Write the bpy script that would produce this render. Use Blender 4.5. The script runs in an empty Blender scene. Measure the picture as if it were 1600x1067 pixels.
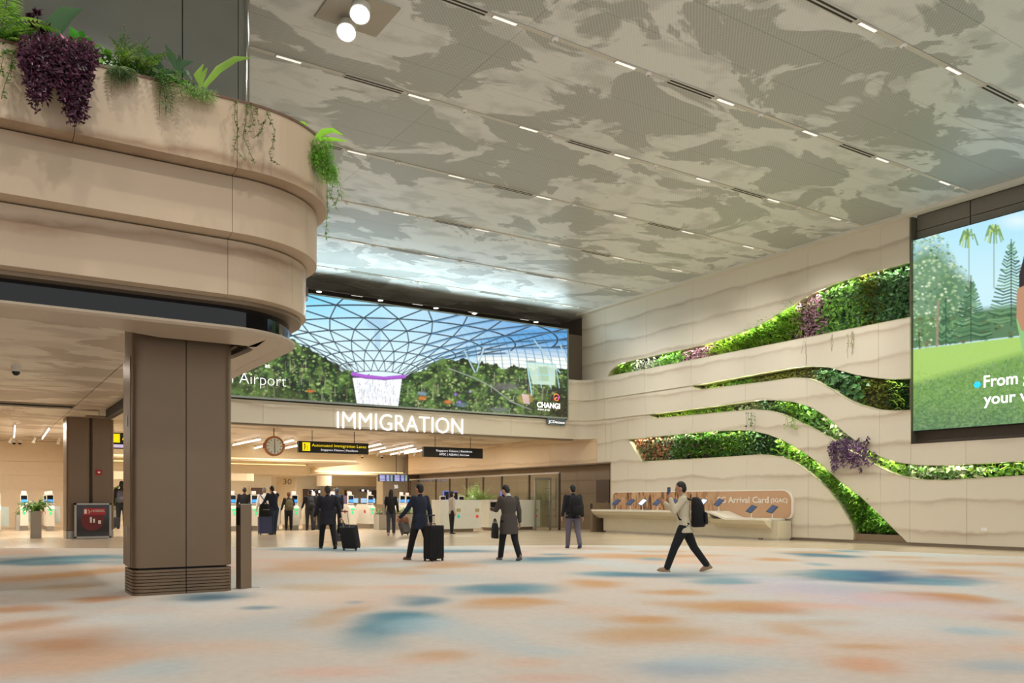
import bpy, bmesh, math, random
import numpy as np
from mathutils import Vector, Matrix

random.seed(7)
rnd = random.random
def ru(a, b): return a + (b - a) * random.random()
SC = bpy.context.scene
COL = SC.collection

# ------------------------------------------------------------------ camera
F, CX, HY, H = 1310.0, 800.0, 782.0, 1.35
TH = math.radians(32.96)
SN, CS = math.sin(TH), math.cos(TH)
cam = bpy.data.cameras.new('camera')
camo = bpy.data.objects.new('camera', cam)
COL.objects.link(camo)
camo.location = (0, 0, H)
camo.rotation_euler = (math.pi / 2, 0, -TH)
cam.sensor_width = 36
cam.lens = F / 1600 * 36
cam.shift_y = (HY - 533.5) / 1600
cam.clip_end = 300
SC.camera = camo

# ------------------------------------------------------------------ world and exposure
SC.view_settings.view_transform = 'Standard'
SC.view_settings.look = 'None'
SC.view_settings.gamma = 1
SC.view_settings.use_curve_mapping = False
SC.view_settings.exposure = 0.0
w = bpy.data.worlds.new('world')
SC.world = w
w.use_nodes = True
w.node_tree.nodes['Background'].inputs[0].default_value = (0.97, 0.985, 1.0, 1)
w.node_tree.nodes['Background'].inputs[1].default_value = 0.92

def area(loc, size, power, color=(1, .93, .82), rot=(0, 0, 0), sy=None, spread=None):
    l = bpy.data.lights.new('lamp_light', 'AREA')
    l.energy = power; l.color = color; l.size = size
    if sy: l.shape = 'RECTANGLE'; l.size_y = sy
    if spread: l.spread = math.radians(spread)
    o = bpy.data.objects.new('lamp_light', l)
    o.location = loc; o.rotation_euler = rot
    COL.objects.link(o)
    return o
def spot(loc, target, power, angle=60, color=(1, .95, .88), rad=.08, blend=.6):
    l = bpy.data.lights.new('spot_light', 'SPOT')
    l.energy = power; l.color = color; l.spot_size = math.radians(angle)
    l.spot_blend = blend; l.shadow_soft_size = rad
    o = bpy.data.objects.new('spot_light', l)
    o.location = loc
    o.rotation_euler = (Vector(target) - Vector(loc)).to_track_quat('-Z', 'Y').to_euler()
    COL.objects.link(o)
    return o
# ceiling light strips of the high hall (warm-white) : one real lamp by every few fixtures
for v in (5.85, 12.57, 19.3, 26.1):
    for u in (-8.9, -3.3, 2.3, 7.9, 13.5, 19.1):
        if u < 5 and v > 8: continue
        spot((u, v, 9.8), (u, v, 0), 520, 150, (1, .975, .94), .15, .9)
# low hall lamps (immigration hall)
for v in (36, 42, 49, 56):
    for u in (-4, 2, 8, 14, 20):
        area((u, v, 4.2), 1.2, 200, (1, .92, .81), sy=.12)
for v in (20, 27):
    for u in (-4, 1.5):
        area((u, v, 4.2), 1.0, 55, (1, .90, .78), sy=.1)
# wall-washing downlights in the high ceiling in front of the planted wall
for (v, tz, pw) in ((26.5, 5.5, 360), (23.5, 5.5, 420), (20.5, 6, 420), (17.5, 6, 460), (15, 5.5, 420), (11, 1.5, 260)):
    spot((19.2, v - 1.2, 9.75), (23.7, v, tz), pw, 62, (1, .98, .94), .1, .8)
# cool LED edge strip along the top of the wide screen
led = area((14.0, 30.02, 9.06), 16.6, 200, (.72, .93, 1.0), rot=(math.radians(-118), 0, 0), sy=.05)
for x_, y_ in ((498, 455), (593, 469), (680, 481), (741, 489), (836, 503)):
    d_ = 8.55 * 1310 / (782 - y_); a_ = (x_ - 800) / 1310
    spot(((.839 * a_ + .544) * d_, 33.0, 9.82), ((.839 * a_ + .544) * d_, 33.2, 6), 60, 140, (1, .93, .82), .1, .9)
# planter spotlights in the high ceiling, in front of the planter
spot((1.2, 8.7, 9.7), (1.0, 10.7, 5.9), 330, 55)
spot((-1.4, 8.8, 9.7), (-.4, 10.7, 5.9), 300, 55)
spot((4.4, 9.0, 9.7), (3.6, 11.0, 5.9), 260, 50)

# ------------------------------------------------------------------ geometry of the view -> world helpers
def dirs(x):
    a = (x - CX) / F
    return CS * a + SN, -SN * a + CS
def on_z(x, y, z=0.0):
    d = (H - z) * F / (y - HY)
    du, dv = dirs(x)
    return Vector((du * d, dv * d, z))
def on_u(x, y, U):
    du, dv = dirs(x)
    d = U / du
    return Vector((U, dv * d, H + (HY - y) / F * d))
def on_v(x, y, V):
    du, dv = dirs(x)
    d = V / dv
    return Vector((du * d, V, H + (HY - y) / F * d))
def proj(p):
    xc = CS * p[0] - SN * p[1]
    d = SN * p[0] + CS * p[1]
    return CX + F * xc / d, HY - F * (p[2] - H) / d

# ------------------------------------------------------------------ materials
def N(nt, t, **kw):
    n = nt.nodes.new(t)
    for k, v in kw.items(): setattr(n, k, v)
    return n
MATS = {}
def srgb(c):
    if isinstance(c, str):
        c = tuple(int(c[i:i + 2], 16) / 255 for i in (0, 2, 4))
    return tuple(x / 12.92 if x <= .04045 else ((x + .055) / 1.055) ** 2.4 for x in c)
def mat(name, col, rough=.5, metal=0, emit=0, var=.06, scale=6, bump=0, coat=0, ecol=None, trans=0, alpha=1):
    if name in MATS: return MATS[name]
    m = bpy.data.materials.new(name); m.use_nodes = True
    nt = m.node_tree; b = nt.nodes['Principled BSDF']
    c = srgb(col)
    tc = N(nt, 'ShaderNodeTexCoord'); ns = N(nt, 'ShaderNodeTexNoise')
    ns.inputs['Scale'].default_value = scale; ns.inputs['Detail'].default_value = 4
    nt.links.new(tc.outputs['Object'], ns.inputs['Vector'])
    mx = N(nt, 'ShaderNodeMix', data_type='RGBA')
    mx.inputs[6].default_value = (*[x * (1 - var) for x in c], 1)
    mx.inputs[7].default_value = (*[min(1, x * (1 + var)) for x in c], 1)
    nt.links.new(ns.outputs[0], mx.inputs[0])
    nt.links.new(mx.outputs[2], b.inputs['Base Color'])
    b.inputs['Roughness'].default_value = rough
    b.inputs['Metallic'].default_value = metal
    if coat: b.inputs['Coat Weight'].default_value = coat
    if emit:
        b.inputs['Emission Color'].default_value = (*srgb(ecol or col), 1)
        b.inputs['Emission Strength'].default_value = emit
    if trans: b.inputs['Transmission Weight'].default_value = trans
    if alpha < 1: b.inputs['Alpha'].default_value = alpha
    if bump:
        bp = N(nt, 'ShaderNodeBump'); bp.inputs['Strength'].default_value = bump
        nt.links.new(ns.outputs[0], bp.inputs['Height'])
        nt.links.new(bp.outputs[0], b.inputs['Normal'])
    MATS[name] = m
    return m

def leaf_mat(name, c1, c2, rough=.38):
    if name in MATS: return MATS[name]
    m = bpy.data.materials.new(name); m.use_nodes = True
    nt = m.node_tree; b = nt.nodes['Principled BSDF']
    g = N(nt, 'ShaderNodeNewGeometry')
    mx = N(nt, 'ShaderNodeMix', data_type='RGBA')
    mx.inputs[6].default_value = (*srgb(c1), 1); mx.inputs[7].default_value = (*srgb(c2), 1)
    nt.links.new(g.outputs['Random Per Island'], mx.inputs[0])
    nt.links.new(mx.outputs[2], b.inputs['Base Color'])
    b.inputs['Roughness'].default_value = rough
    b.inputs['Subsurface Weight'].default_value = 0
    tr = N(nt, 'ShaderNodeBsdfTranslucent'); ms = N(nt, 'ShaderNodeMixShader')
    ms.inputs[0].default_value = .3
    nt.links.new(mx.outputs[2], tr.inputs[0])
    nt.links.new(b.outputs[0], ms.inputs[1]); nt.links.new(tr.outputs[0], ms.inputs[2])
    nt.links.new(ms.outputs[0], nt.nodes['Material Output'].inputs[0])
    MATS[name] = m
    return m

def stone_mat(name, base, vein, rough=.35, zs=1.5, amt=.55):
    # pale stone veneer with wavering horizontal veins (world space)
    m = bpy.data.materials.new(name); m.use_nodes = True
    nt = m.node_tree; b = nt.nodes['Principled BSDF']; L = nt.links
    g = N(nt, 'ShaderNodeNewGeometry')
    mp = N(nt, 'ShaderNodeMapping'); mp.inputs['Scale'].default_value = (.26, .26, .55)
    L.new(g.outputs['Position'], mp.inputs[0])
    n1 = N(nt, 'ShaderNodeTexNoise'); n1.inputs['Scale'].default_value = 1.2; n1.inputs['Detail'].default_value = 6
    n1.inputs['Roughness'].default_value = .6
    L.new(mp.outputs[0], n1.inputs['Vector'])
    sp = N(nt, 'ShaderNodeSeparateXYZ'); L.new(g.outputs['Position'], sp.inputs[0])
    m1 = N(nt, 'ShaderNodeMath', operation='MULTIPLY'); m1.inputs[1].default_value = zs; L.new(sp.outputs[2], m1.inputs[0])
    m2 = N(nt, 'ShaderNodeMath', operation='MULTIPLY_ADD'); m2.inputs[1].default_value = .75
    L.new(n1.outputs[0], m2.inputs[0]); L.new(m1.outputs[0], m2.inputs[2])
    fr = N(nt, 'ShaderNodeMath', operation='FRACT'); L.new(m2.outputs[0], fr.inputs[0])
    r = N(nt, 'ShaderNodeValToRGB'); e = r.color_ramp.elements
    e[0].position = 0; e[0].color = (0, 0, 0, 1); e[1].position = .62; e[1].color = (.12, .12, .12, 1)
    for p, v in ((.78, .30), (.90, .95), (.955, .35), (1, 0)):
        x = e.new(p); x.color = (v, v, v, 1)
    L.new(fr.outputs[0], r.inputs[0])
    n2 = N(nt, 'ShaderNodeTexNoise'); n2.inputs['Scale'].default_value = .5; L.new(g.outputs['Position'], n2.inputs['Vector'])
    m3 = N(nt, 'ShaderNodeMath', operation='MULTIPLY'); L.new(r.outputs[0], m3.inputs[0]); L.new(n2.outputs[0], m3.inputs[1])
    m4 = N(nt, 'ShaderNodeMath', operation='MULTIPLY'); m4.inputs[1].default_value = amt * 2; L.new(m3.outputs[0], m4.inputs[0])
    m4.use_clamp = True
    mx = N(nt, 'ShaderNodeMix', data_type='RGBA')
    mx.inputs[6].default_value = (*srgb(base), 1); mx.inputs[7].default_value = (*srgb(vein), 1)
    L.new(m4.outputs[0], mx.inputs[0]); L.new(mx.outputs[2], b.inputs['Base Color'])
    b.inputs['Roughness'].default_value = rough
    MATS[name] = m
    return m

def ceiling_mat(name, base, patch, dark, sc=.42, cam_dots=True):
    m = bpy.data.materials.new(name); m.use_nodes = True
    nt = m.node_tree; b = nt.nodes['Principled BSDF']; L = nt.links
    g = N(nt, 'ShaderNodeNewGeometry')
    mp = N(nt, 'ShaderNodeMapping'); mp.inputs['Scale'].default_value = (.72, 1.0, 1); mp.inputs['Rotation'].default_value = (0, 0, .25)
    L.new(g.outputs['Position'], mp.inputs[0])
    n1 = N(nt, 'ShaderNodeTexNoise'); n1.inputs['Scale'].default_value = sc; n1.inputs['Detail'].default_value = 5
    n1.inputs['Roughness'].default_value = .58; n1.inputs['Distortion'].default_value = .6
    L.new(mp.outputs[0], n1.inputs['Vector'])
    r = N(nt, 'ShaderNodeValToRGB'); e = r.color_ramp.elements
    e[0].position = .50; e[0].color = (0, 0, 0, 1); e[1].position = .525; e[1].color = (1, 1, 1, 1)
    L.new(n1.outputs[0], r.inputs[0])
    n3 = N(nt, 'ShaderNodeTexNoise'); n3.inputs['Scale'].default_value = sc * 2.4; n3.inputs['Detail'].default_value = 6
    L.new(mp.outputs[0], n3.inputs['Vector'])
    r3 = N(nt, 'ShaderNodeValToRGB'); e = r3.color_ramp.elements
    e[0].position = .50; e[0].color = (0, 0, 0, 1); e[1].position = .62; e[1].color = (.5, .5, .5, 1)
    L.new(n3.outputs[0], r3.inputs[0])
    ad = N(nt, 'ShaderNodeMath', operation='MAXIMUM'); L.new(r.outputs[0], ad.inputs[0]); L.new(r3.outputs[0], ad.inputs[1])
    sp = N(nt, 'ShaderNodeSeparateXYZ'); L.new(g.outputs['Position'], sp.inputs[0])
    k = 2 * math.pi / .075
    sx = N(nt, 'ShaderNodeMath', operation='MULTIPLY'); sx.inputs[1].default_value = k; L.new(sp.outputs[0], sx.inputs[0])
    sy = N(nt, 'ShaderNodeMath', operation='MULTIPLY'); sy.inputs[1].default_value = k; L.new(sp.outputs[1], sy.inputs[0])
    s1 = N(nt, 'ShaderNodeMath', operation='SINE'); L.new(sx.outputs[0], s1.inputs[0])
    s2 = N(nt, 'ShaderNodeMath', operation='SINE'); L.new(sy.outputs[0], s2.inputs[0])
    pr = N(nt, 'ShaderNodeMath', operation='MULTIPLY'); L.new(s1.outputs[0], pr.inputs[0]); L.new(s2.outputs[0], pr.inputs[1])
    dt = N(nt, 'ShaderNodeMath', operation='GREATER_THAN'); dt.inputs[1].default_value = .12; L.new(pr.outputs[0], dt.inputs[0])
    mA = N(nt, 'ShaderNodeMix', data_type='RGBA'); mA.inputs[6].default_value = (*srgb(base), 1); mA.inputs[7].default_value = (*srgb(patch), 1)
    L.new(ad.outputs[0], mA.inputs[0])
    # dots: strong within patches, faint outside
    fa = N(nt, 'ShaderNodeMath', operation='MULTIPLY_ADD'); fa.inputs[1].default_value = .42; fa.inputs[2].default_value = .10
    L.new(ad.outputs[0], fa.inputs[0])
    fb = N(nt, 'ShaderNodeMath', operation='MULTIPLY'); L.new(fa.outputs[0], fb.inputs[0]); L.new(dt.outputs[0], fb.inputs[1])
    mB = N(nt, 'ShaderNodeMix', data_type='RGBA'); mB.inputs[7].default_value = (*srgb(dark), 1)
    L.new(fb.outputs[0], mB.inputs[0]); L.new(mA.outputs[2], mB.inputs[6])
    L.new(mB.outputs[2], b.inputs['Base Color'])
    b.inputs['Roughness'].default_value = .42; b.inputs['Metallic'].default_value = .15
    MATS[name] = m
    return m

def attr_mat(name, emit=0, rough=.6, bump=0, gain=1.0):
    m = bpy.data.materials.new(name); m.use_nodes = True
    nt = m.node_tree; b = nt.nodes['Principled BSDF']; L = nt.links
    a = N(nt, 'ShaderNodeAttribute'); a.attribute_name = 'pic'
    if emit:
        L.new(a.outputs[0], b.inputs['Emission Color']); b.inputs['Emission Strength'].default_value = emit
        b.inputs['Base Color'].default_value = (.01, .01, .01, 1); b.inputs['Roughness'].default_value = .3
    else:
        n = N(nt, 'ShaderNodeTexNoise'); n.inputs['Scale'].default_value = 9; n.inputs['Detail'].default_value = 8
        n.inputs['Roughness'].default_value = .75
        g = N(nt, 'ShaderNodeNewGeometry'); L.new(g.outputs['Position'], n.inputs['Vector'])
        mr = N(nt, 'ShaderNodeMapRange'); mr.inputs[3].default_value = .82; mr.inputs[4].default_value = 1.18
        L.new(n.outputs[0], mr.inputs[0])
        vm = N(nt, 'ShaderNodeVectorMath', operation='SCALE')
        L.new(a.outputs[0], vm.inputs[0]); L.new(mr.outputs[0], vm.inputs[3]); L.new(vm.outputs[0], b.inputs['Base Color'])
        b.inputs['Roughness'].default_value = rough
        n2 = N(nt, 'ShaderNodeTexNoise'); n2.inputs['Scale'].default_value = 160; L.new(g.outputs['Position'], n2.inputs['Vector'])
        bp = N(nt, 'ShaderNodeBump'); bp.inputs['Strength'].default_value = bump; bp.inputs['Distance'].default_value = .01
        L.new(n2.outputs[0], bp.inputs['Height']); L.new(bp.outputs[0], b.inputs['Normal'])
    return m

# ------------------------------------------------------------------ mesh builder
def basis(d, up=Vector((0, 0, 1))):
    d = Vector(d).normalized()
    if abs(d.dot(up)) > .98: up = Vector((0, 1, 0))
    x = d.cross(up).normalized(); y = x.cross(d).normalized()
    return x, y, d
class MB:
    def __init__(s): s.v = []; s.f = []
    def add(s, vs, fs):
        o = len(s.v); s.v += [tuple(p) for p in vs]; s.f += [tuple(i + o for i in f) for f in fs]; return s
    def box(s, a, b, rz=0, bev=0):
        (x0, y0, z0), (x1, y1, z1) = a, b
        if bev:
            cx, cy = (x0 + x1) / 2, (y0 + y1) / 2
            pts = []
            for (sx, sy, st) in ((1, 1, 0), (-1, 1, 1), (-1, -1, 2), (1, -1, 3)):
                px = (x1 - bev) if sx > 0 else (x0 + bev); py = (y1 - bev) if sy > 0 else (y0 + bev)
                for k in range(4):
                    t = (st + k / 3) * math.pi / 2
                    pts.append((px + bev * math.cos(t), py + bev * math.sin(t)))
            return s.prism(pts, z0, z1)
        c = Vector(((x0 + x1) / 2, (y0 + y1) / 2, 0)); R = Matrix.Rotation(rz, 3, 'Z')
        vs = [R @ (Vector((x, y, z)) - c) + c for x in (x0, x1) for y in (y0, y1) for z in (z0, z1)]
        return s.add(vs, [(0, 1, 3, 2), (4, 6, 7, 5), (0, 4, 5, 1), (2, 3, 7, 6), (0, 2, 6, 4), (1, 5, 7, 3)])
    def prism(s, pts, z0, z1, M=None):
        n = len(pts)
        vs = [Vector((p[0], p[1], z0)) for p in pts] + [Vector((p[0], p[1], z1)) for p in pts]
        if M: vs = [M @ v for v in vs]
        return s.add(vs, [tuple(range(n))[::-1], tuple(range(n, 2 * n))] + [(i, (i + 1) % n, (i + 1) % n + n, i + n) for i in range(n)])
    def tube(s, pts, r, n=8, caps=True):
        pts = [Vector(p) for p in pts]
        rs = r if isinstance(r, (list, tuple)) else [r] * len(pts)
        vs, fs = [], []
        for i, p in enumerate(pts):
            d = (pts[min(i + 1, len(pts) - 1)] - pts[max(i - 1, 0)])
            x, y, _ = basis(d)
            for k in range(n):
                t = 2 * math.pi * k / n
                vs.append(p + (x * math.cos(t) + y * math.sin(t)) * rs[i])
        for i in range(len(pts) - 1):
            for k in range(n):
                fs.append((i * n + k, i * n + (k + 1) % n, (i + 1) * n + (k + 1) % n, (i + 1) * n + k))
        if caps: fs += [tuple(range(n))[::-1], tuple(range((len(pts) - 1) * n, len(pts) * n))]
        return s.add(vs, fs)
    def loft(s, rings, n=16, M=None):   # rings: (centre, rx, ry)
        vs, fs = [], []
        for c, rx, ry in rings:
            for k in range(n):
                t = 2 * math.pi * k / n
                vs.append(Vector(c) + Vector((rx * math.cos(t), ry * math.sin(t), 0)))
        if M: vs = [M @ v for v in vs]
        for i in range(len(rings) - 1):
            for k in range(n):
                fs.append((i * n + k, i * n + (k + 1) % n, (i + 1) * n + (k + 1) % n, (i + 1) * n + k))
        fs += [tuple(range(n))[::-1], tuple(range((len(rings) - 1) * n, len(rings) * n))]
        return s.add(vs, fs)
    def ell(s, c, r, M=None, n=12, m=8):
        c = Vector(c); vs, fs = [], []
        for j in range(1, m):
            ph = math.pi * j / m
            for k in range(n):
                t = 2 * math.pi * k / n
                vs.append(c + Vector((r[0] * math.sin(ph) * math.cos(t), r[1] * math.sin(ph) * math.sin(t), -r[2] * math.cos(ph))))
        vs += [c + Vector((0, 0, -r[2])), c + Vector((0, 0, r[2]))]
        if M: vs = [M @ v for v in vs]
        b, t_ = len(vs) - 2, len(vs) - 1
        for j in range(m - 2):
            for k in range(n):
                fs.append((j * n + k, j * n + (k + 1) % n, (j + 1) * n + (k + 1) % n, (j + 1) * n + k))
        for k in range(n):
            fs.append((b, (k + 1) % n, k)); fs.append((t_, (m - 2) * n + k, (m - 2) * n + (k + 1) % n))
        return s.add(vs, fs)
    def cap(s, p0, r0, p1, r1, n=12):   # tapered capsule, closed
        p0, p1 = Vector(p0), Vector(p1); x, y, d = basis(p1 - p0)
        rings = [(p0 - d * r0 * .95, r0 * .25), (p0 - d * r0 * .6, r0 * .8), (p0, r0), (p1, r1), (p1 + d * r1 * .6, r1 * .8), (p1 + d * r1 * .95, r1 * .25)]
        vs, fs = [], []
        for c, r in rings:
            for k in range(n):
                t = 2 * math.pi * k / n; vs.append(c + (x * math.cos(t) + y * math.sin(t)) * r)
        for i in range(5):
            for k in range(n):
                fs.append((i * n + k, i * n + (k + 1) % n, (i + 1) * n + (k + 1) % n, (i + 1) * n + k))
        fs += [tuple(range(n))[::-1], tuple(range(5 * n, 6 * n))]
        return s.add(vs, fs)
    def leaf(s, p, d, nrm, L, W, bend=.2):
        p = Vector(p); d = Vector(d).normalized(); nrm = Vector(nrm)
        x = d.cross(nrm)
        if x.length < 1e-4: x = d.cross(Vector((.3, .5, .8)))
        x.normalize(); nn = x.cross(d).normalized()
        m = p + d * L * .45 - nn * L * bend * .12
        t = p + d * L - nn * L * bend
        o = len(s.v)
        s.v += [tuple(p), tuple(m + x * W / 2 + nn * W * .18), tuple(m), tuple(m - x * W / 2 + nn * W * .18), tuple(t)]
        s.f += [(o, o + 1, o + 2), (o, o + 2, o + 3), (o + 1, o + 4, o + 2), (o + 2, o + 4, o + 3)]
    def blade(s, pts, ws, nrm=(0, 0, 1), fold=.2):   # strap leaf along a path
        pts = [Vector(p) for p in pts]; vs, fs = [], []
        for i, p in enumerate(pts):
            d = (pts[min(i + 1, len(pts) - 1)] - pts[max(i - 1, 0)]).normalized()
            x = d.cross(Vector(nrm))
            x = x.normalized() if x.length > 1e-4 else Vector((1, 0, 0))
            nn = x.cross(d)
            vs += [p + x * ws[i] / 2 + nn * ws[i] * fold, p, p - x * ws[i] / 2 + nn * ws[i] * fold]
        for i in range(len(pts) - 1):
            a = i * 3; fs += [(a, a + 1, a + 4, a + 3), (a + 1, a + 2, a + 5, a + 4)]
        return s.add(vs, fs)
    def build(s, name, m, parent=None, label=None, cat=None, group=None, kind=None, smooth=False, world=True):
        me = bpy.data.meshes.new(name); me.from_pydata(s.v, [], s.f)
        if m: me.materials.append(m)
        if smooth:
            me.polygons.foreach_set('use_smooth', [True] * len(me.polygons))
        me.update()
        o = bpy.data.objects.new(name, me); COL.objects.link(o)
        if parent:
            o.parent = parent
            if world:
                R = Matrix.Translation(parent.location) @ parent.rotation_euler.to_matrix().to_4x4()
                if parent.parent:
                    q = parent.parent
                o.matrix_parent_inverse = R.inverted() if not parent.parent else Matrix()
        tag(o, label, cat, group, kind)
        return o
def tag(o, label=None, cat=None, group=None, kind=None):
    if label: o['label'] = label
    if cat: o['category'] = cat
    if group: o['group'] = group
    if kind: o['kind'] = kind
    return o
def empty(name, loc, label=None, cat=None, group=None, kind=None, rz=0):
    o = bpy.data.objects.new(name, None); o.location = loc; o.rotation_euler = (0, 0, rz)
    o.empty_display_size = .1
    COL.objects.link(o); tag(o, label, cat, group, kind); return o
def copy_tree(o, parent=None):
    c = o.copy(); COL.objects.link(c)
    if parent: c.parent = parent
    for ch in list(o.children): copy_tree(ch, c)
    return c
def sharp(o, ang=35):
    # smooth shading with sharp edges kept
    o.data.polygons.foreach_set('use_smooth', [True] * len(o.data.polygons))
    bm = bmesh.new(); bm.from_mesh(o.data)
    for e in bm.edges:
        if len(e.link_faces) == 2 and e.calc_face_angle(0) > math.radians(ang): e.smooth = False
    bm.to_mesh(o.data); bm.free()
    return o
FONT_CACHE = {}
def text(s, name, m, origin, right, up, width=None, height=1.0, ext=.01, bold=0, parent=None, label=None, cat=None, kind=None, spacing=1.0, group=None):
    """flat lettering built as mesh: origin = lower left of the caps"""
    cu = bpy.data.curves.new('lettering', 'FONT'); cu.body = s; cu.size = 1; cu.extrude = 0; cu.offset = bold; cu.space_character = spacing
    cu.resolution_u = 3
    to = bpy.data.objects.new('lettering', cu); COL.objects.link(to)
    dg = bpy.context.evaluated_depsgraph_get()
    me = bpy.data.meshes.new_from_object(to.evaluated_get(dg))
    bpy.data.objects.remove(to); bpy.data.curves.remove(cu)
    n = len(me.vertices); co = np.zeros(n * 3); me.vertices.foreach_get('co', co); co = co.reshape(-1, 3)
    x0, x1 = co[:, 0].min(), co[:, 0].max()
    capH = .70
    ky = height / capH
    kx = (width / (x1 - x0)) if width else ky
    R, U = Vector(right).normalized(), Vector(up).normalized(); Nn = R.cross(U)
    P = np.array([list(Vector(origin) + R * ((c[0] - x0) * kx) + U * (c[1] * ky)) for c in co])
    faces = [tuple(p.vertices) for p in me.polygons]
    mb = MB()
    nv = np.array(Nn)
    front = [tuple(p + nv * ext) for p in P]
    mb.v = front + [tuple(p) for p in P]
    mb.f = list(faces)
    if ext > .002:
        cnt = {}
        for f in faces:
            for i in range(len(f)):
                a, b = f[i], f[(i + 1) % len(f)]
                cnt[(a, b)] = 1
        for (a, b) in list(cnt):
            if (b, a) not in cnt: mb.f.append((b, a, a + n, b + n))
    bpy.data.meshes.remove(me)
    return mb.build(name, m, parent, label, cat, group, kind)
# =================================================================== MATERIALS
CREAM = stone_mat('cream stone veneer', 'dfd5c1', 'b09a80', .38, 1.15, .6)
CREAM2 = stone_mat('warm stone veneer', 'dcc3a4', 'a37f60', .35, 1.25, .7)
CEIL = ceiling_mat('perforated ceiling', 'e6e9e6', 'bcc0bb', '858a85', .55)
CEILLOW = ceiling_mat('perforated low ceiling', 'd9cfc0', 'b9a997', '8f8070', .5)
M_RAIL = mat('ceiling rail', 'cfccc0', .45)
M_SLOT = mat('slot black', '1c1c1c', .6)
M_LAMP = mat('lamp diffuser', 'ffffff', .5, emit=.8, ecol='fff6e6', var=0)
M_WARM = mat('warm cove light', 'fff0c8', .5, emit=1.6, ecol='ffdc9c', var=0)
M_TUBE = mat('white tube light', 'ffffff', .5, emit=4, ecol='fff4ea', var=0)
M_BROWN = mat('brown metal panel', '8f7a64', .42, .15)
M_BROWND = mat('dark brown panel', '5b463a', .45)
M_GREY = mat('grey header panel', '7f7a6e', .45, .1)
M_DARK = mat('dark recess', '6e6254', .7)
M_BLACK = mat('black gloss', '0d0f12', .15)
M_BLK = mat('black matte', '17171a', .6)
M_WHITE = mat('white gloss', 'f0ece2', .3, coat=.3)
M_TRIM = mat('pale brass trim', 'c9c4a0', .35, .3)
M_STEEL = mat('brushed steel', 'a8a39a', .35, .8)
M_GOLD = mat('taupe metal cladding', '7c6853', .36, .55, scale=2)
M_TAUPE = mat('taupe metal plain', '86745f', .4, .4)
M_FELT = mat('planting felt', '3a382c', .95, var=.3, scale=14, bump=.4)

# =================================================================== FLOOR
floor_m = bpy.data.materials.new('polished stone floor'); floor_m.use_nodes = True
nt = floor_m.node_tree; b = nt.nodes['Principled BSDF']
g = N(nt, 'ShaderNodeNewGeometry')
br = N(nt, 'ShaderNodeTexBrick'); br.offset = 0
br.inputs['Color1'].default_value = (*srgb('d8c6ab'), 1); br.inputs['Color2'].default_value = (*srgb('cfbb9d'), 1)
br.inputs['Mortar'].default_value = (*srgb('b9a487'), 1)
br.inputs['Scale'].default_value = 1; br.inputs['Mortar Size'].default_value = .006
br.inputs['Brick Width'].default_value = 1.2; br.inputs['Row Height'].default_value = .6
nt.links.new(g.outputs['Position'], br.inputs['Vector'])
nt.links.new(br.outputs[0], b.inputs['Base Color']); b.inputs['Roughness'].default_value = .22
MB().box((-14, -6, -.3), (44, 66, 0)).build('floor', floor_m, kind='structure')

# carpet -------------------------------------------------------------
edge_px = [(-200, 858), (0, 857), (200, 857), (400, 856), (600, 854.5), (760, 853), (900, 852.5), (1000, 852.6), (1100, 853.4), (1240, 856.5), (1400, 862.4), (1600, 870.7), (1800, 879)]
edge = [on_z(x, y) for x, y in edge_px]
EU = [p.x for p in edge]; EV = [p.y for p in edge]
def carpet_edge_v(u): return float(np.interp(u, EU, EV))
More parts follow.
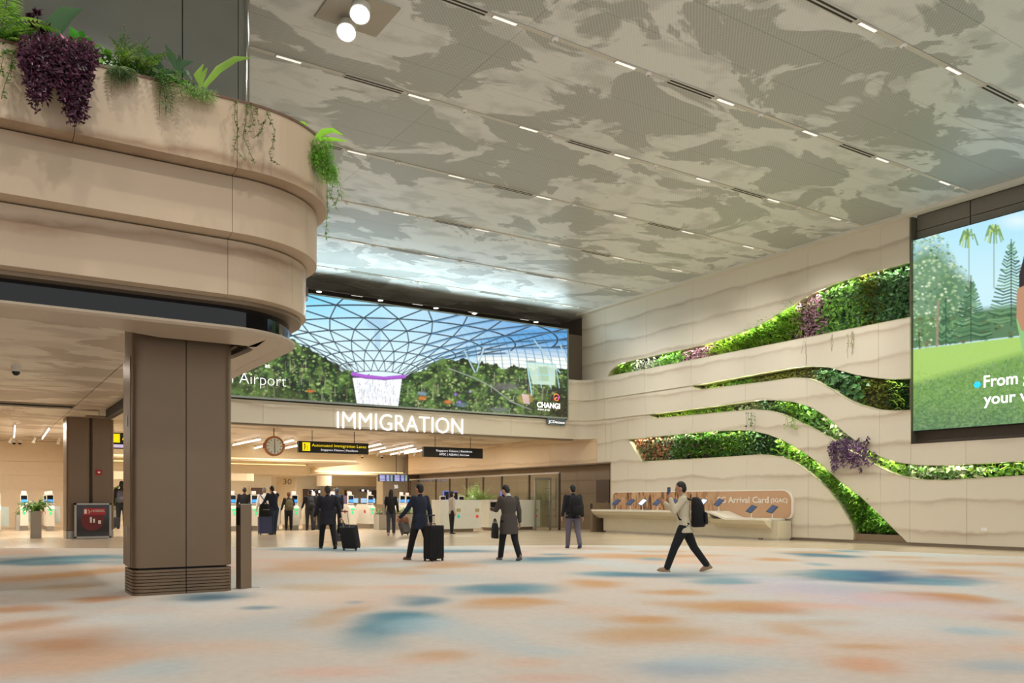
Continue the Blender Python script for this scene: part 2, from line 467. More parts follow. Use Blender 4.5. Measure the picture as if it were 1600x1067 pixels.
# (x, y, rx, ry, colour, strength) blobs of colour woven into the carpet
T1, T2, LB, OR, OD, SA, LI, TN = '2f7288', '5b97a6', 'a9c6cf', 'cb9350', 'be7c38', 'dfb292', 'cbbec9', 'c6a474'
BL = [(60, 876, 110, 8, T1, .9), (140, 874, 60, 6, T2, .6), (188, 880, 40, 4, T2, .5), (30, 906, 60, 8, OR, .75), (110, 899, 45, 10, OR, .8), (95, 920, 55, 7, TN, .7), (158, 938, 45, 6, OD, .8),
 (30, 953, 70, 7, OD, .7), (40, 980, 60, 12, OD, .6), (60, 1015, 130, 26, OD, .75), (120, 1040, 110, 20, OR, .45), (30, 1050, 120, 22, SA, .5), (180, 1030, 70, 40, SA, .4),
 (345, 936, 70, 9, T1, .75), (330, 937, 40, 5, '1d4a60', .6), (405, 951, 30, 3, T1, .7), (235, 957, 90, 8, SA, .6), (220, 965, 120, 22, LB, .35), (270, 990, 120, 20, LB, .2), (440, 970, 90, 18, LB, .35),
 (500, 881, 90, 9, OR, .5), (560, 891, 100, 6, TN, .65), (450, 890, 60, 6, OR, .4), (470, 858, 80, 3, T2, .5), (520, 861, 60, 2.5, T1, .6), (690, 862, 110, 3.5, T1, .75), (655, 861, 60, 3, T2, .6), (700, 884, 60, 7, OR, .7), (640, 897, 60, 5, OR, .5),
 (505, 918, 80, 7, TN, .6), (640, 918, 60, 5, SA, .6), (535, 957, 40, 8, OR, .55), (510, 972, 40, 10, TN, .45), (560, 945, 40, 8, SA, .3), (550, 943, 14, 3, T2, .5),
 (650, 940, 45, 8, T1, .75), (640, 965, 55, 11, T1, .9), (625, 985, 70, 16, T1, .75), (645, 975, 80, 22, T2, .55), (580, 1005, 70, 18, T2, .45), (690, 980, 70, 18, LB, .6),
 (790, 921, 70, 11, T1, .85), (830, 918, 60, 7, T2, .6), (750, 924, 60, 8, T2, .4), (790, 943, 75, 8, OR, .8), (670, 1028, 55, 8, OR, .6), (640, 1036, 60, 6, SA, .5), (500, 1053, 110, 10, 'e2ab94', .5), (455, 1000, 90, 16, LB, .25), (240, 1050, 60, 14, LB, .4), (330, 1015, 90, 16, SA, .35),
 (430, 1010, 60, 12, 'd7c2ad', .6), (820, 878, 90, 4, T2, .6), (860, 874, 70, 4, T1, .85), (870, 867, 30, 2, T2, .8), (905, 857, 70, 3, OR, .4), (980, 870, 90, 4, OR, .7), (1030, 862, 60, 3, OR, .6), (1080, 869, 60, 3, OR, .6), (1020, 874, 25, 2.5, T2, .7), (1060, 879, 80, 4, SA, .6),
 (935, 912, 45, 6, OR, .75), (1040, 925, 50, 6, OR, .8), (960, 897, 80, 3.5, T2, .8), (1060, 899, 100, 4, T1, .6), (1130, 908, 60, 7, T2, .8), (1020, 898, 80, 3, T1, .5), (1215, 907, 90, 5, LI, .5),
 (1215, 876, 40, 3, OR, .8), (1290, 869, 50, 4.5, T1, .9), (1330, 862, 30, 2, T2, .8), (1275, 883, 20, 3, T2, .6), (1265, 863, 40, 2.5, OR, .7), (1400, 871, 40, 2.5, OR, .5), (1340, 902, 120, 9, T1, .85), (1400, 902, 110, 10, '2c5f85', .9), (1300, 898, 90, 5, T2, .6), (1470, 910, 60, 6, T2, .7),
 (1340, 925, 90, 9, T2, .45), (1290, 930, 130, 20, LI, .65), (1400, 940, 120, 25, LI, .35), (1480, 882, 80, 5, OR, .55), (1500, 895, 50, 5, OR, .6), (1590, 885, 40, 6, OR, .6), (1540, 880, 60, 3, SA, .6),
 (1480, 935, 60, 9, OD, .75), (1500, 933, 40, 6, OR, .6), (1580, 966, 50, 7, OD, .55), (1170, 950, 100, 12, OR, .75), (1110, 945, 80, 8, OR, .45), (1210, 955, 50, 8, OD, .5), (1280, 950, 90, 8, 'e3b0a0', .55), (1380, 935, 70, 8, 'e3b0a0', .45),
 (1010, 968, 75, 8, OR, .8), (1010, 992, 95, 16, OR, .65), (1030, 985, 80, 10, TN, .5), (925, 955, 70, 7, SA, .4), (1160, 1003, 60, 8, SA, .7), (1350, 1043, 70, 14, 'd9a078', .8), (1235, 985, 40, 12, OR, .5), (1340, 1012, 60, 5, OR, .6), (1520, 990, 60, 8, LB, .6), (1500, 990, 40, 5, T2, .25),
 (1560, 1042, 80, 14, 'a9b6bb', .8), (1090, 1052, 110, 16, '9dacb8', .75), (1150, 1040, 100, 14, LB, .4), (840, 1020, 90, 12, LB, .4), (820, 1038, 60, 8, SA, .5), (1400, 985, 100, 20, 'd8cfc8', .5), (850, 1062, 90, 8, 'e0a890', .5), (1590, 1015, 40, 6, SA, .5), (900, 975, 60, 14, LB, .15),
 (1290, 975, 60, 6, OR, .35), (760, 1000, 80, 20, LB, .35), (700, 905, 80, 6, LB, .3), (350, 905, 60, 6, LB, .3)]
def value_noise(X, Y, seed):
    xi = np.floor(X).astype(np.int64); yi = np.floor(Y).astype(np.int64); fx = X - xi; fy = Y - yi
    fx = fx * fx * (3 - 2 * fx); fy = fy * fy * (3 - 2 * fy)
    def h(a, b):
        n = (a * 374761393 + b * 668265263 + seed * 1442695041) & 0x7fffffff
        n = ((n ^ (n >> 13)) * 1274126177) & 0x7fffffff
        return (n ^ (n >> 16)) % 65536 / 65535.0
    a = h(xi, yi) * (1 - fx) + h(xi + 1, yi) * fx; b2 = h(xi, yi + 1) * (1 - fx) + h(xi + 1, yi + 1) * fx
    return a * (1 - fy) + b2 * fy
def fbm(X, Y, seed, octs=4, gain=.5):
    s = 0; a = 1; t = 0
    for o in range(octs):
        s = s + a * value_noise(X * 2 ** o, Y * 2 ** o, seed + o); t += a; a *= gain
    return s / t
def lin(c): return np.array(srgb(c))
def grid_mesh(name, P, nu, nv, colr, m, parent=None, **kw):
    me = bpy.data.meshes.new(name)
    i = np.arange(nu * nv).reshape(nu, nv)
    q = np.stack([i[:-1, :-1], i[1:, :-1], i[1:, 1:], i[:-1, 1:]], -1).reshape(-1, 4)
    me.vertices.add(nu * nv); me.vertices.foreach_set('co', P.reshape(-1))
    me.loops.add(q.size); me.loops.foreach_set('vertex_index', q.reshape(-1).astype(np.int32))
    me.polygons.add(len(q)); me.polygons.foreach_set('loop_start', np.arange(0, q.size, 4, dtype=np.int32))
    me.update(calc_edges=True)
    ca = me.color_attributes.new('pic', 'FLOAT_COLOR', 'POINT')
    c4 = np.ones((nu * nv, 4)); c4[:, :3] = colr.reshape(-1, 3)
    ca.data.foreach_set('color', c4.reshape(-1)); me.materials.append(m); me.validate()
    o = bpy.data.objects.new(name, me); COL.objects.link(o)
    if parent:
        o.parent = parent
        o.matrix_parent_inverse = (Matrix.Translation(parent.location) @ parent.rotation_euler.to_matrix().to_4x4()).inverted()
    tag(o, **kw); return o
def carpet():
    us = np.arange(-11.9, max(EU) - .001, .1); nv = 250
    U = np.repeat(us[:, None], nv, 1)
    top = np.array([carpet_edge_v(u) for u in us])
    # beyond the boundary's last point the carpet is cut by the wall-side edge
    V = -3 + (top[:, None] + 3) * np.linspace(0, 1, nv)[None, :] ** 1.0
    d = SN * U + CS * V; xc = CS * U - SN * V
    base = lin('d3c6b8')[None, None] * np.ones(U.shape + (1,))
    n1 = fbm(U * .35 + 11, V * .3, 3)[..., None]; n2 = fbm(U * .3, V * .28 + 40, 9)[..., None]; n3 = fbm(U * .8, V * .7, 21)[..., None]
    def mixc(a, c, t): return a * (1 - t) + lin(c) * t
    base = mixc(base, 'c9d0ce', np.clip((n1 - .48) * 4, 0, .85))
    base = mixc(base, 'dcbda6', np.clip((n2 - .5) * 4, 0, .8))
    base = mixc(base, 'd6cfc4', np.clip((n3 - .5) * 2, 0, .5))
    wob = (fbm(U * .8 + 5, V * .8, 33) - .5) * 1.6; wob2 = (fbm(U * .8 + 50, V * .8, 35) - .5) * 1.6
    for (x, y, rx, ry, c, s) in BL:
        dc = H * F / (y - HY); x0 = (x - CX) / F * dc
        hx = rx * dc / F * .92
        hd = abs(H * F / max(y - ry - HY, 8) - H * F / (y + ry - HY)) / 2 * .92
        dcc = (H * F / max(y - ry - HY, 8) + H * F / (y + ry - HY)) / 2
        q = ((xc - x0 + wob * hx) / hx) ** 2 + ((d - dcc + wob2 * hd) / hd) ** 2
        t = np.exp(-q ** 1.6 * .95)
        base = mixc(base, c, (t * s)[..., None])
    # ring on the right foreground
    P = np.stack([U, V, np.full(U.shape, .012)], -1)
    o = grid_mesh('carpet', P, len(us), nv, base, attr_mat('woven carpet', rough=.9, bump=.3), label='pale woven carpet with blurred teal, orange and blue pools of colour', cat='carpet')
    o['kind'] = 'structure'
carpet()

# =================================================================== HIGH CEILING
ZC = 9.9
ceil = empty('ceiling', (6, 15, ZC), kind='structure')
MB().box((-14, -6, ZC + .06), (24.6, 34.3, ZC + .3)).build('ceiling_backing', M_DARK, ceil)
railv = [9.19 + 3.38 * k for k in range(-4, 8)]
pm = MB().box((-2.797, -.54, 0), (2.797, .54, .05)).build('ceiling_panel', CEIL, ceil, world=False)
rowsv = []
for k in range(len(railv) - 1):
    for j in range(3): rowsv.append(railv[k] + .06 + (3.38 - .12) * (j + .5) / 3)
first = True
for vv in rowsv:
    if vv > 33.9: continue
    for k in range(7):
        u = -14 + 2.85 + k * 5.6
        if u - 2.8 > 24.5: continue
        o = pm if first else pm.copy()
        if not first: COL.objects.link(o); o.parent = ceil
        first = False
        o.location = (u - 6, vv - 15, 0)
rl = MB().box((-14, -.055, -.012), (24.6, .055, .04)).build('ceiling_rail', M_RAIL, ceil, world=False)
for i, v in enumerate(railv):
    o = rl if i == 0 else rl.copy()
    if i: COL.objects.link(o); o.parent = ceil
    o.location = (-6, v - 15, 0)
# fixtures on the rails
def vent():
    r = empty('ceiling_vent', (0, 0, 0)); MB().box((-.66, -.10, -.012), (.66, .10, .02)).build('frame', M_RAIL, r)
    for s in (-1, 1): MB().box((-.63, s * .045 - .022, -.016), (.63, s * .045 + .022, 0)).build('slot', M_SLOT, r)
    return r
def lstrip():
    r = empty('ceiling_light', (0, 0, 0)); MB().box((-.26, -.05, -.014), (.26, .05, .02)).build('frame', M_RAIL, r)
    MB().box((-.24, -.032, -.018), (.24, .032, 0)).build('diffuser', M_LAMP, r); return r
def disc():
    r = empty('smoke_detector', (0, 0, 0)); MB().loft([((0, 0, -.05), .04, .04), ((0, 0, -.03), .07, .07), ((0, 0, 0), .075, .075)], 14).build('housing', M_WHITE, r, smooth=True)
    MB().loft([((0, 0, -.062), .02, .02), ((0, 0, -.05), .025, .025)], 8).build('sensor', M_STEEL, r); return r
protos = {}
for v in railv[2:]:
    for k in range(-2, 4):
        u0 = 6.35 + 5.6 * k
        for nm, fn, offs in (('v', vent, (.63,)), ('l', lstrip, (1.65, 4.45)), ('d', disc, (2.75, 5.05))):
            for of in offs:
                u = u0 + of
                if u > 23.2 or (nm == 'd' and k % 2 and of > 3): continue
                x, y = proj((u, v, ZC)) if SN * u + CS * v > 1 else (-999, -999)
                if not (-60 < x < 1660 and -60 < y): continue
                if u < 4.6 and v > 11: continue
                if nm == 'd' and v > 32: continue
                if v > 33: continue
                o = copy_tree(protos[nm]) if nm in protos else fn()
                protos.setdefault(nm, o)
                o.location = (u, v, ZC - .012)
                lab = {'v': ('twin slot air vent set into a seam of the high ceiling', 'vent', 'slot vents along the high ceiling seams'),
                       'l': ('short white light strip set into a seam of the high ceiling', 'light', 'light strips along the high ceiling seams'),
                       'd': ('small round detector on a seam of the high ceiling', 'detector', 'round detectors on the high ceiling')}[nm]
                tag(o, *lab)
# cornice along the right wall
MB().box((23.35, -6, 9.80), (23.62, 30.6, ZC)).build('trim_1', mat('cornice', 'd8d2c2', .5), kind='structure')
# =================================================================== RIGHT WALL
UW = 23.6
P_ = lambda s: [tuple(float(q) for q in p.split(',')) for p in s.split()]
Abot = P_('880,603.3 949.7,589.3 951,583 957,576 967,568.5 984.5,563.5 1113.6,534.7 1168,516 1198,501.4 1228,483 1267.6,459 1297.4,445 1337,431.8 1420,409.5 1700,335')
Btop = P_('880,603.3 949.7,589.3 1419.5,497.6 1700,443')
Bbot = P_('880,632 930,625.3 1083,602.5 1220,577.3 1240,574 1261.8,571.8 1292.8,572.6 1318,579 1340.5,585.3 1368.7,590 1396.8,591.8 1426,591 1700,560')
Ctop = P_('880,632 930,625.3 1083,602.5 1088,607 1092,609.5 1200,596.5 1242,590.4 1264.6,591.5 1284,599.4 1304,610.6 1321,621.8 1340.5,631.7 1368.7,640 1396.8,642 1426,641.5 1700,620')
Cbot = P_('880,661 930,656.7 1014,647.3 1121,633.8 1188.6,624 1217,624.7 1242,627.5 1270,636 1293,650 1321,675 1352,697.7 1374,711.8 1402,721.6 1439,726.4 1481,726.4 1600,719.7 1800,706')
Dtop = P_('880,661 930,656.7 1014,647.3 1017,650 1021,654 1110,646 1177,640 1200,641.5 1217,645.7 1256,662.6 1293,682 1321,700.5 1357,721.6 1391,738.5 1419,747 1447,750.3 1481,750.6 1600,743.3 1800,729')
Dbot = P_('981.7,686 1053.7,678.8 1121,672.7 1155,671.4 1177.4,672.7 1200,678 1222.5,686.5 1256,706 1284,726 1312.4,751 1346,776.4 1380,808.8 1408,837 1424,855')
Etop = P_('981.7,686 1002,721.5 1087,717 1143.6,713.6 1188.6,710.3 1222,714 1245,724.4 1270,742.7 1293,763.8 1312.4,787.7 1332,821.4 1338,850')
ZB = .1
def zf(tab):
    xs = [p[0] for p in tab]; ys = [p[1] for p in tab]
    def f(v):
        x, _ = proj((UW, v, 0)); y = float(np.interp(x, xs, ys))
        return H + (HY - y) / F * (SN * UW + CS * v)
    return f
def v_at(x): return on_u(x, 700, UW).y
wallr = empty('wall_right', (UW, 18, 0), kind='structure')
seams = [31.46, 28.8, 26.14, 23.49, 20.83, 18.17, 15.51, 12.85, 10.19, 7.5, 4.8, 2.1, -.6, -3.3, -6]
def band(name, ft, fb, v0, v1, u0, th=.3, step=.09, label=None):
    # slabs between the vertical seams; v0 > v1
    cuts = [v0] + [s for s in seams if v1 < s < v0] + [v1]
    for a, b_ in zip(cuts[:-1], cuts[1:]):
        n = max(2, int(abs(a - b_) / step) + 1)
        m = MB(); col = []
        for i in range(n + 1):
            v = a - .004 + (b_ + .004 - (a - .004)) * i / n
            zt, zb = ft(v), fb(v)
            if zt - zb < .012:
                if col: col.append(None)
                continue
            col.append((v, zt, zb))
        runs = [[]]
        for c in col:
            if c is None:
                if runs[-1]: runs.append([])
            else: runs[-1].append(c)
        for r_ in runs:
            if len(r_) < 2: continue
            vs = []
            for v, zt, zb in r_: vs += [(u0, v, zt), (u0, v, zb), (u0 + th, v, zb), (u0 + th, v, zt)]
            fs = []
            for i in range(len(r_) - 1):
                p = i * 4
                for k in range(4): fs.append((p + k, p + (k + 1) % 4, p + 4 + (k + 1) % 4, p + 4 + k))
            fs += [(0, 3, 2, 1), tuple(len(r_) * 4 - 4 + k for k in range(4))]
            m.add(vs, fs)
        if m.v: m.build('stone_panel', CREAM, wallr)
const = lambda z: (lambda v: z)
zA, zB_, zC_, zD_ = zf(Abot), zf(Bbot), zf(Cbot), None
VREC = 14.49      # the screen recess starts here (towards the viewer)
band('A', const(9.82), zA, 30.5, VREC, UW)
band('B', zf(Btop), zB_, 29.4, VREC, UW - .10, .32)
fCt, fCb = zf(Ctop), zf(Cbot)
band('C', fCt, fCb, 29.4, VREC, UW - .05, .32)
band('C', lambda v: min(zf(Ctop)(v), 3.03), fCb, VREC, -6, UW - .05, .32)
fDt, fDb, fEt = zf(Dtop), zf(Dbot), zf(Etop)
vJ = v_at(955); v4 = v_at(981.7); v4e = v_at(1421.5); vE = v_at(1337.6)
band('D', fDt, const(3.03), 29.4, vJ, UW)
band('D', fDt, const(ZB), vJ, v4, UW)
band('D', fDt, lambda v: max(ZB, fDb(v)), v4, v4e, UW)
band('D', fDt, const(ZB), v4e, -6, UW)
band('E', fEt, const(ZB), v4, vE, UW)
# skirting and ledge under the lowest planting
MB().box((UW + .04, -6, 0), (UW + .3, vJ, ZB + .02)).build('baseboard_right', mat('skirting', '8c7f6c', .5), kind='structure')
MB().box((UW + .02, v4e - .1, ZB), (UW + .34, vE + .1, .30)).build('planter_ledge', M_TAUPE, wallr)
# planting bed backing behind the openings
MB().box((UW + .36, 28.0, 6.0), (UW + .45, 30.2, 9.4)).build('planting_backing', M_FELT, wallr)
MB().box((UW + .36, VREC, 2.4), (UW + .45, 28.0, 9.4)).build('planting_backing', M_FELT, wallr)
MB().box((UW + .36, -6, 0.02), (UW + .45, VREC, 3.3)).build('planting_backing', M_FELT, wallr)
MB().box((UW + .36, VREC, 0.02), (UW + .45, 28.2, 2.4)).build('planting_backing', M_FELT, wallr)
# pale reveal trims along the opening edges
def reveal(f, xa, xb, off, n=60, th=.018, proud=.012, m=M_TRIM):
    va, vb = v_at(xa), v_at(xb); pts = []
    mb = MB(); vs = []; fs = []
    for i in range(n + 1):
        v = va + (vb - va) * i / n; z = f(v)
        vs += [(UW - off - proud, v, z), (UW + .36, v, z), (UW + .36, v, z + th), (UW - off - proud, v, z + th)]
    for i in range(n):
        p = i * 4
        for k in range(4): fs.append((p + k, p + 4 + k, p + 4 + (k + 1) % 4, p + (k + 1) % 4))
    fs += [(0, 1, 2, 3), (n * 4 + 3, n * 4 + 2, n * 4 + 1, n * 4)]
    mb.add(vs, fs).build('opening_trim', m, wallr)
reveal(lambda v: zA(v) - .018, 949.9, 1424, .0, 120)
reveal(lambda v: zf(Btop)(v), 950, 1424, .10)
reveal(lambda v: zB_(v) - .018, 1084, 1424, .10)
reveal(fCt, 1085, 1424, .05)
reveal(lambda v: fCb(v) - .018, 1015, 1800, .05)
reveal(fDt, 1016, 1800, 0, 90)
reveal(lambda v: fDb(v) - .018, 982, 1408, 0, 90)
reveal(fEt, 982, 1336.5, 0, 120)
# small socket and stud on the right-hand panel
p = on_u(1538, 827, UW)
o = MB().box((UW - .015, p.y - .09, p.z - .05), (UW + .01, p.y + .09, p.z + .05)).build('socket_plate', M_WHITE, None, 'small white socket plate low on the pale wall below the right-hand screen', 'socket')
# =================================================================== SCREEN RECESS (right)
rec = empty('wall_recess', (UW, 8, 3), kind='structure')
rec.name = 'trim_2'
MB().box((UW + .33, -6, 2.98), (UW + .45, VREC + .02, 9.9)).build('recess_back', M_GREY, rec)
for a, b_ in ((VREC, 12.9), (12.88, 10.2), (10.18, 7.5), (7.48, 4.8), (4.78, 2.0)):
    for z0, z1 in ((9.42, 9.86), (9.0, 9.40)):
        MB().box((UW + .25, b_, z0 if z0 > 9.2 else 8.9), (UW + .34, a - .015, z1)).build('header_panel', M_GREY, rec)
MB().box((UW - .03, VREC, 2.98), (UW + .42, VREC + .05, 9.82)).build('recess_jamb', mat('jamb dark green grey', '6a6654', .4, .3), rec)
MB().box((UW - .02, -6, 2.98), (UW + .4, VREC, 3.03)).build('recess_sill', M_GREY, rec)
MB().box((UW + .28, -6, 3.03), (UW + .34, VREC, 3.5)).build('recess_back_low', mat('recess low', '54483c', .45), rec)
# =================================================================== FAR WALL WITH FASCIA
wallb = empty('wall_back', (13, 30.3, 4.12), kind='structure')
def arcband(r, z0, z1, uend, vflat, name='fascia_panel'):
    # concave corner between the right wall and the far fascia
    c = (22.8, 29.4); th = .3
    pin = [(c[0] + r * math.cos(t), c[1] + r * math.sin(t)) for t in np.linspace(0, math.pi / 2, 13)]
    pout = [(c[0] + (r + th) * math.cos(t), c[1] + (r + th) * math.sin(t)) for t in np.linspace(math.pi / 2, 0, 13)]
    MB().prism(pin + [(uend, c[1] + r), (uend, c[1] + r + th)] + pout, z0, z1).build(name, CREAM, wallb)
zs1 = zf(Bbot)(29.42); zs2 = zf(Cbot)(29.42); ztB = zf(Btop)(29.42)
arcband(.70, zs1, ztB, 22.5, 30.1)
arcband(.75, zs2, zs1, 22.5, 30.1)
arcband(.80, 4.12, zs2, 22.2, 30.2)
us = [22.2] + [22.2 - 2.66 * k for k in range(1, 8)]
for a, b_ in zip(us[:-1], us[1:]):
    MB().box((b_ + .004, 30.2, 4.12), (a - .004, 30.5, zs2)).build('fascia_panel', CREAM, wallb)
MB().box((3.2, 30.26, 4.06), (22.9, 30.6, 4.12)).build('fascia_underside', M_TAUPE, wallb)
MB().box((-14, 30.5, 4.45), (24.6, 30.6, 8.9)).build('backing', M_DARK, wallb)
# dark recess above and behind the screen
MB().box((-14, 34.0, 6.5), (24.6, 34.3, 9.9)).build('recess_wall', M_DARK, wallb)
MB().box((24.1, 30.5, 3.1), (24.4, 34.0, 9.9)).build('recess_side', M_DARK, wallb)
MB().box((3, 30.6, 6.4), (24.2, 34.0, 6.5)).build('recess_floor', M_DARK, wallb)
for (x, y) in ((498, 455), (593, 469), (680, 481), (741, 489), (836, 503)):
    p = on_z(x, y, ZC)
    r = empty('downlight', (p.x, 33.0, ZC), 'small round downlight in the dark ceiling strip above the immigration screen', 'light', 'downlights above the immigration screen')
    MB().loft([((p.x, 33, ZC - .03), .13, .13), ((p.x, 33, ZC + .05), .15, .15)], 16).build('trim_ring', M_WHITE, r)
    MB().loft([((p.x, 33, ZC - .036), .10, .10), ((p.x, 33, ZC - .02), .10, .10)], 16).build('lens', mat('downlight lens', 'ffffff', .4, emit=12, ecol='fff0d8', var=0), r)
# =================================================================== LOW HALL
low = empty('ceiling_low', (5, 40, 4.3), kind='structure')
low.name = 'ceiling'
ZL = 4.3
MB().box((-14, 12.0, ZL + .07), (4.2, 30.3, ZL + .2)).build('ceiling_slab', M_DARK, low)
MB().box((-14, 30.6, ZL + .07), (44, 66, ZL + .2)).build('ceiling_slab', M_DARK, low)
pl = MB().box((-2.79, -.845, 0), (2.79, .845, .05)).build('ceiling_panel', CEILLOW, low, world=False)
k = 0
for j in range(31):
    v = 12.85 + j * 1.7 if j < 10 else 31.36 + (j - 10) * 1.7
    for i in range(10):
        u = -11.2 + i * 5.6
        if v < 30.2 and u > 2: continue
        if v < 48 and u > 24: continue
        o = pl if k == 0 else pl.copy()
        if k: COL.objects.link(o); o.parent = low
        o.location = (u - 5, v - 40, 0); k += 1
MB().box((2.81, 12.0, ZL), (4.2, 30.2, ZL + .05)).build('ceiling_infill', CEILLOW, low)
# far walls of the hall
MB().box((-14, 62, 0), (44, 62.3, 4.35)).build('wall_far', mat('warm plaster', 'e6d8bc', .6), kind='structure').name = 'wall_back'
wl = empty('wall_left', (-5, 48.3, 0), kind='structure')
GRV = mat('warm cream board', 'ecd6b6', .5)
for i, (z0, z1) in enumerate(((0, .62), (.63, 1.3), (1.31, 1.95), (1.96, 2.6), (2.61, 3.3), (3.31, 4.3))):
    for kx in range(3):
        MB().box((-14 + 6.1 * kx + .01, 48.3 - .03 * (i % 3), z0), (-14 + 6.1 * (kx + 1), 48.5, z1)).build('wall_board', GRV, wl)
MB().box((-14.2, 12, 0), (-14, 62, 4.35)).build('wall_left', M_TAUPE, kind='structure')
# right side of the hall: cream header above, brown panelled recess below
wh = empty('wall_right', (UW, 40, 3), kind='structure')
WARMV = stone_mat('warm header veneer', 'dfc6a2', 'bb9a76', .4, 1.1, .5)
for a, b_ in ((29.41, 33), (33, 38), (38, 43), (43, 48.6)):
    MB().box((UW, a + .004, 3.03), (UW + .3, b_ - .004, 4.3)).build('header_panel', WARMV, wh)
MB().box((UW - .02, 48.6, 0), (UW + 1.2, 48.9, 4.3)).build('end_pier', M_BROWND, wh)
MB().box((UW, vJ, 2.99), (UW + .9, 48.6, 3.04)).build('soffit', M_TAUPE, wh)
MB().box((UW + .02, vJ - .03, 0), (UW + .95, vJ + .08, 3.03)).build('jamb', M_STEEL, wh)
zr = [0, .58, 1.12, 1.68, 2.3, 3.0]
vv = [vJ + .1, 29.5, 30.45, 31.9, 33.6, 35.3, 37, 38.7, 40.4, 42.1, 43.8, 45.5, 47.2, 48.6]
for i in range(len(vv) - 1):
    for z0, z1 in zip(zr[:-1], zr[1:]):
        if i < 2 and z1 < 2.4: continue
        MB().box((UW + .8, vv[i] + .006, z0 + .004), (UW + .86, vv[i + 1] - .006, z1 - .006)).build('brown_panel', M_BROWN, wh)
MB().box((UW + .9, vJ, 0), (UW + 1, 48.6, 3.0)).build('backing', M_BLK, wh)
dr = MB().box((UW + .78, 29.5, 0), (UW + .84, 30.44, 2.3)).build('door_1', M_BROWND, kind='structure')
MB().box((UW + .73, 29.6, 1.0), (UW + .78, 29.64, 1.3)).build('door_handle', M_STEEL, dr)
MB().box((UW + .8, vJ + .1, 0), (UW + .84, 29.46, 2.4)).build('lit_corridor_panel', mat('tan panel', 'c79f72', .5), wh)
# =================================================================== NEAR MEZZANINE WITH PLANTER
def edge_u(x, v, r):
    a = (x - CX) / F; d = Vector((CS * a + SN, -SN * a + CS)).normalized()
    return (d.x * v + (1 - d.y + d.x) * r) / d.y if False else (d.x * (v + r) - r + r * d.y) / d.y if False else ((d.x) * (v + r) + r * (d.y) - r) / d.y
def corner_u(x, v, r):
    # side position of a rounded corner whose silhouette shows at photo column x
    a = (x - CX) / F; t = Vector((CS * a + SN, -SN * a + CS)).normalized()
    n = Vector((t.y, -t.x))            # to the right of the ray
    # centre (u - r, v + r):  c.n + r = 0
    return r - (r + (v + r) * n.y) / n.x
def path(v, ux, r, u0=-14.0, v1=30.0, off=0.0, n=22):
    """plan outline from the left, round the corner, to the far wall; off > 0 moves it inwards; returns (u, v, arclength)"""
    pts = [(u0, v + off)]
    k = u0
    while k < ux - r - .3:
        k += .6; 
        if k < ux - r: pts.append((k, v + off))
    cx, cy = ux - r, v + r
    for i in range(n + 1):
        t = -math.pi / 2 + math.pi / 2 * i / n
        pts.append((cx + (r - off) * math.cos(t), cy + (r - off) * math.sin(t)))
    k = cy
    while k < v1: k = min(v1, k + 2.0); pts.append((ux - off, k))
    return pts
mez = empty('planter_mezzanine', (0, 14, 3.6), kind='structure')
def slab(pts, prof, a=0, b=None, close=True):
    """sweep a closed profile [(inward offset, z)] along the outline vertices a..b"""
    P = pts[a:b]
    mb = MB(); n = len(prof); vs = []
    for i, p in enumerate(P):
        q0 = Vector(P[max(i - 1, 0)]); q1 = Vector(P[min(i + 1, len(P) - 1)])
        d = (q1 - q0).normalized(); inn = Vector((-d.y, d.x))
        for o, z in prof: vs.append((p[0] + inn.x * o, p[1] + inn.y * o, z))
    fs = []
    for i in range(len(P) - 1):
        for k in range(n): fs.append((i * n + k, (i + 1) * n + k, (i + 1) * n + (k + 1) % n, i * n + (k + 1) % n))
    fs += [tuple(range(n))[::-1], tuple(range((len(P) - 1) * n, len(P) * n))]
    return mb.add(vs, fs)
def cut(pts, ucuts):
    # split indices where the panel seams fall (photo columns)
    idx = []
    for xc in ucuts:
        best = min(range(len(pts)), key=lambda i: abs(proj((pts[i][0], pts[i][1], 4))[0] - xc) if SN * pts[i][0] + CS * pts[i][1] > 3 and pts[i][0] > -5 and pts[i][1] < 14 else 1e9)
        idx.append(best)
    return [0] + idx + [len(pts) - 1]
tiers = [(10.6, 511, 1.5, 5.46, 6.32, [150, 356, 492]), (10.82, 495, 1.45, 4.72, 5.46, [345, 480]), (11.05, 478, 1.4, 3.98, 4.72, [343, 458])]
TU = []
MSTONE = stone_mat('mezzanine veneer', 'c2ad92', '93755a', .32, 1.0, .9)
for v, x, r, z0, z1, cuts in tiers:
    ux = corner_u(x, v, r); TU.append(ux)
    p = path(v, ux, r)
    c = cut(p, cuts)
    for i, (a, b) in enumerate(zip(c[:-1], c[1:])):
        q = p[a:b + 1]
        # 6 mm joint between neighbouring panels
        def sh(P0, P1, d): 
            e = (Vector(P1) - Vector(P0)); L = e.length; return tuple(Vector(P0) + e * (d / L))
        if i: q = [sh(q[0], q[1], .006)] + q[1:]
        slab(q, [(0, z0 + .03), (0, z1), (.12, z1), (.12, z0)][::-1] if False else [(.0, z0 + .025), (.0, z1 - .012), (.10, z1 - .012), (.34, z0 + .02), (.34, z0)]).build('fascia_panel', MSTONE, mez)
    slab(p, [(.14, z0 + .04), (.14, z1), (.5, z1), (.5, z0 + .04)]).build('fascia_core', M_BLK if z0 < 4.7 else mat('joint brown', '3a2c24', .6), mez)
TR = tiers[0]
p = path(TR[0], TU[0], TR[2])
slab(p, [(-.012, 6.305), (-.012, 6.335), (.16, 6.335), (.16, 6.305)]).build('planter_rim', mat('rim brown', '6a4c38', .4), mez)
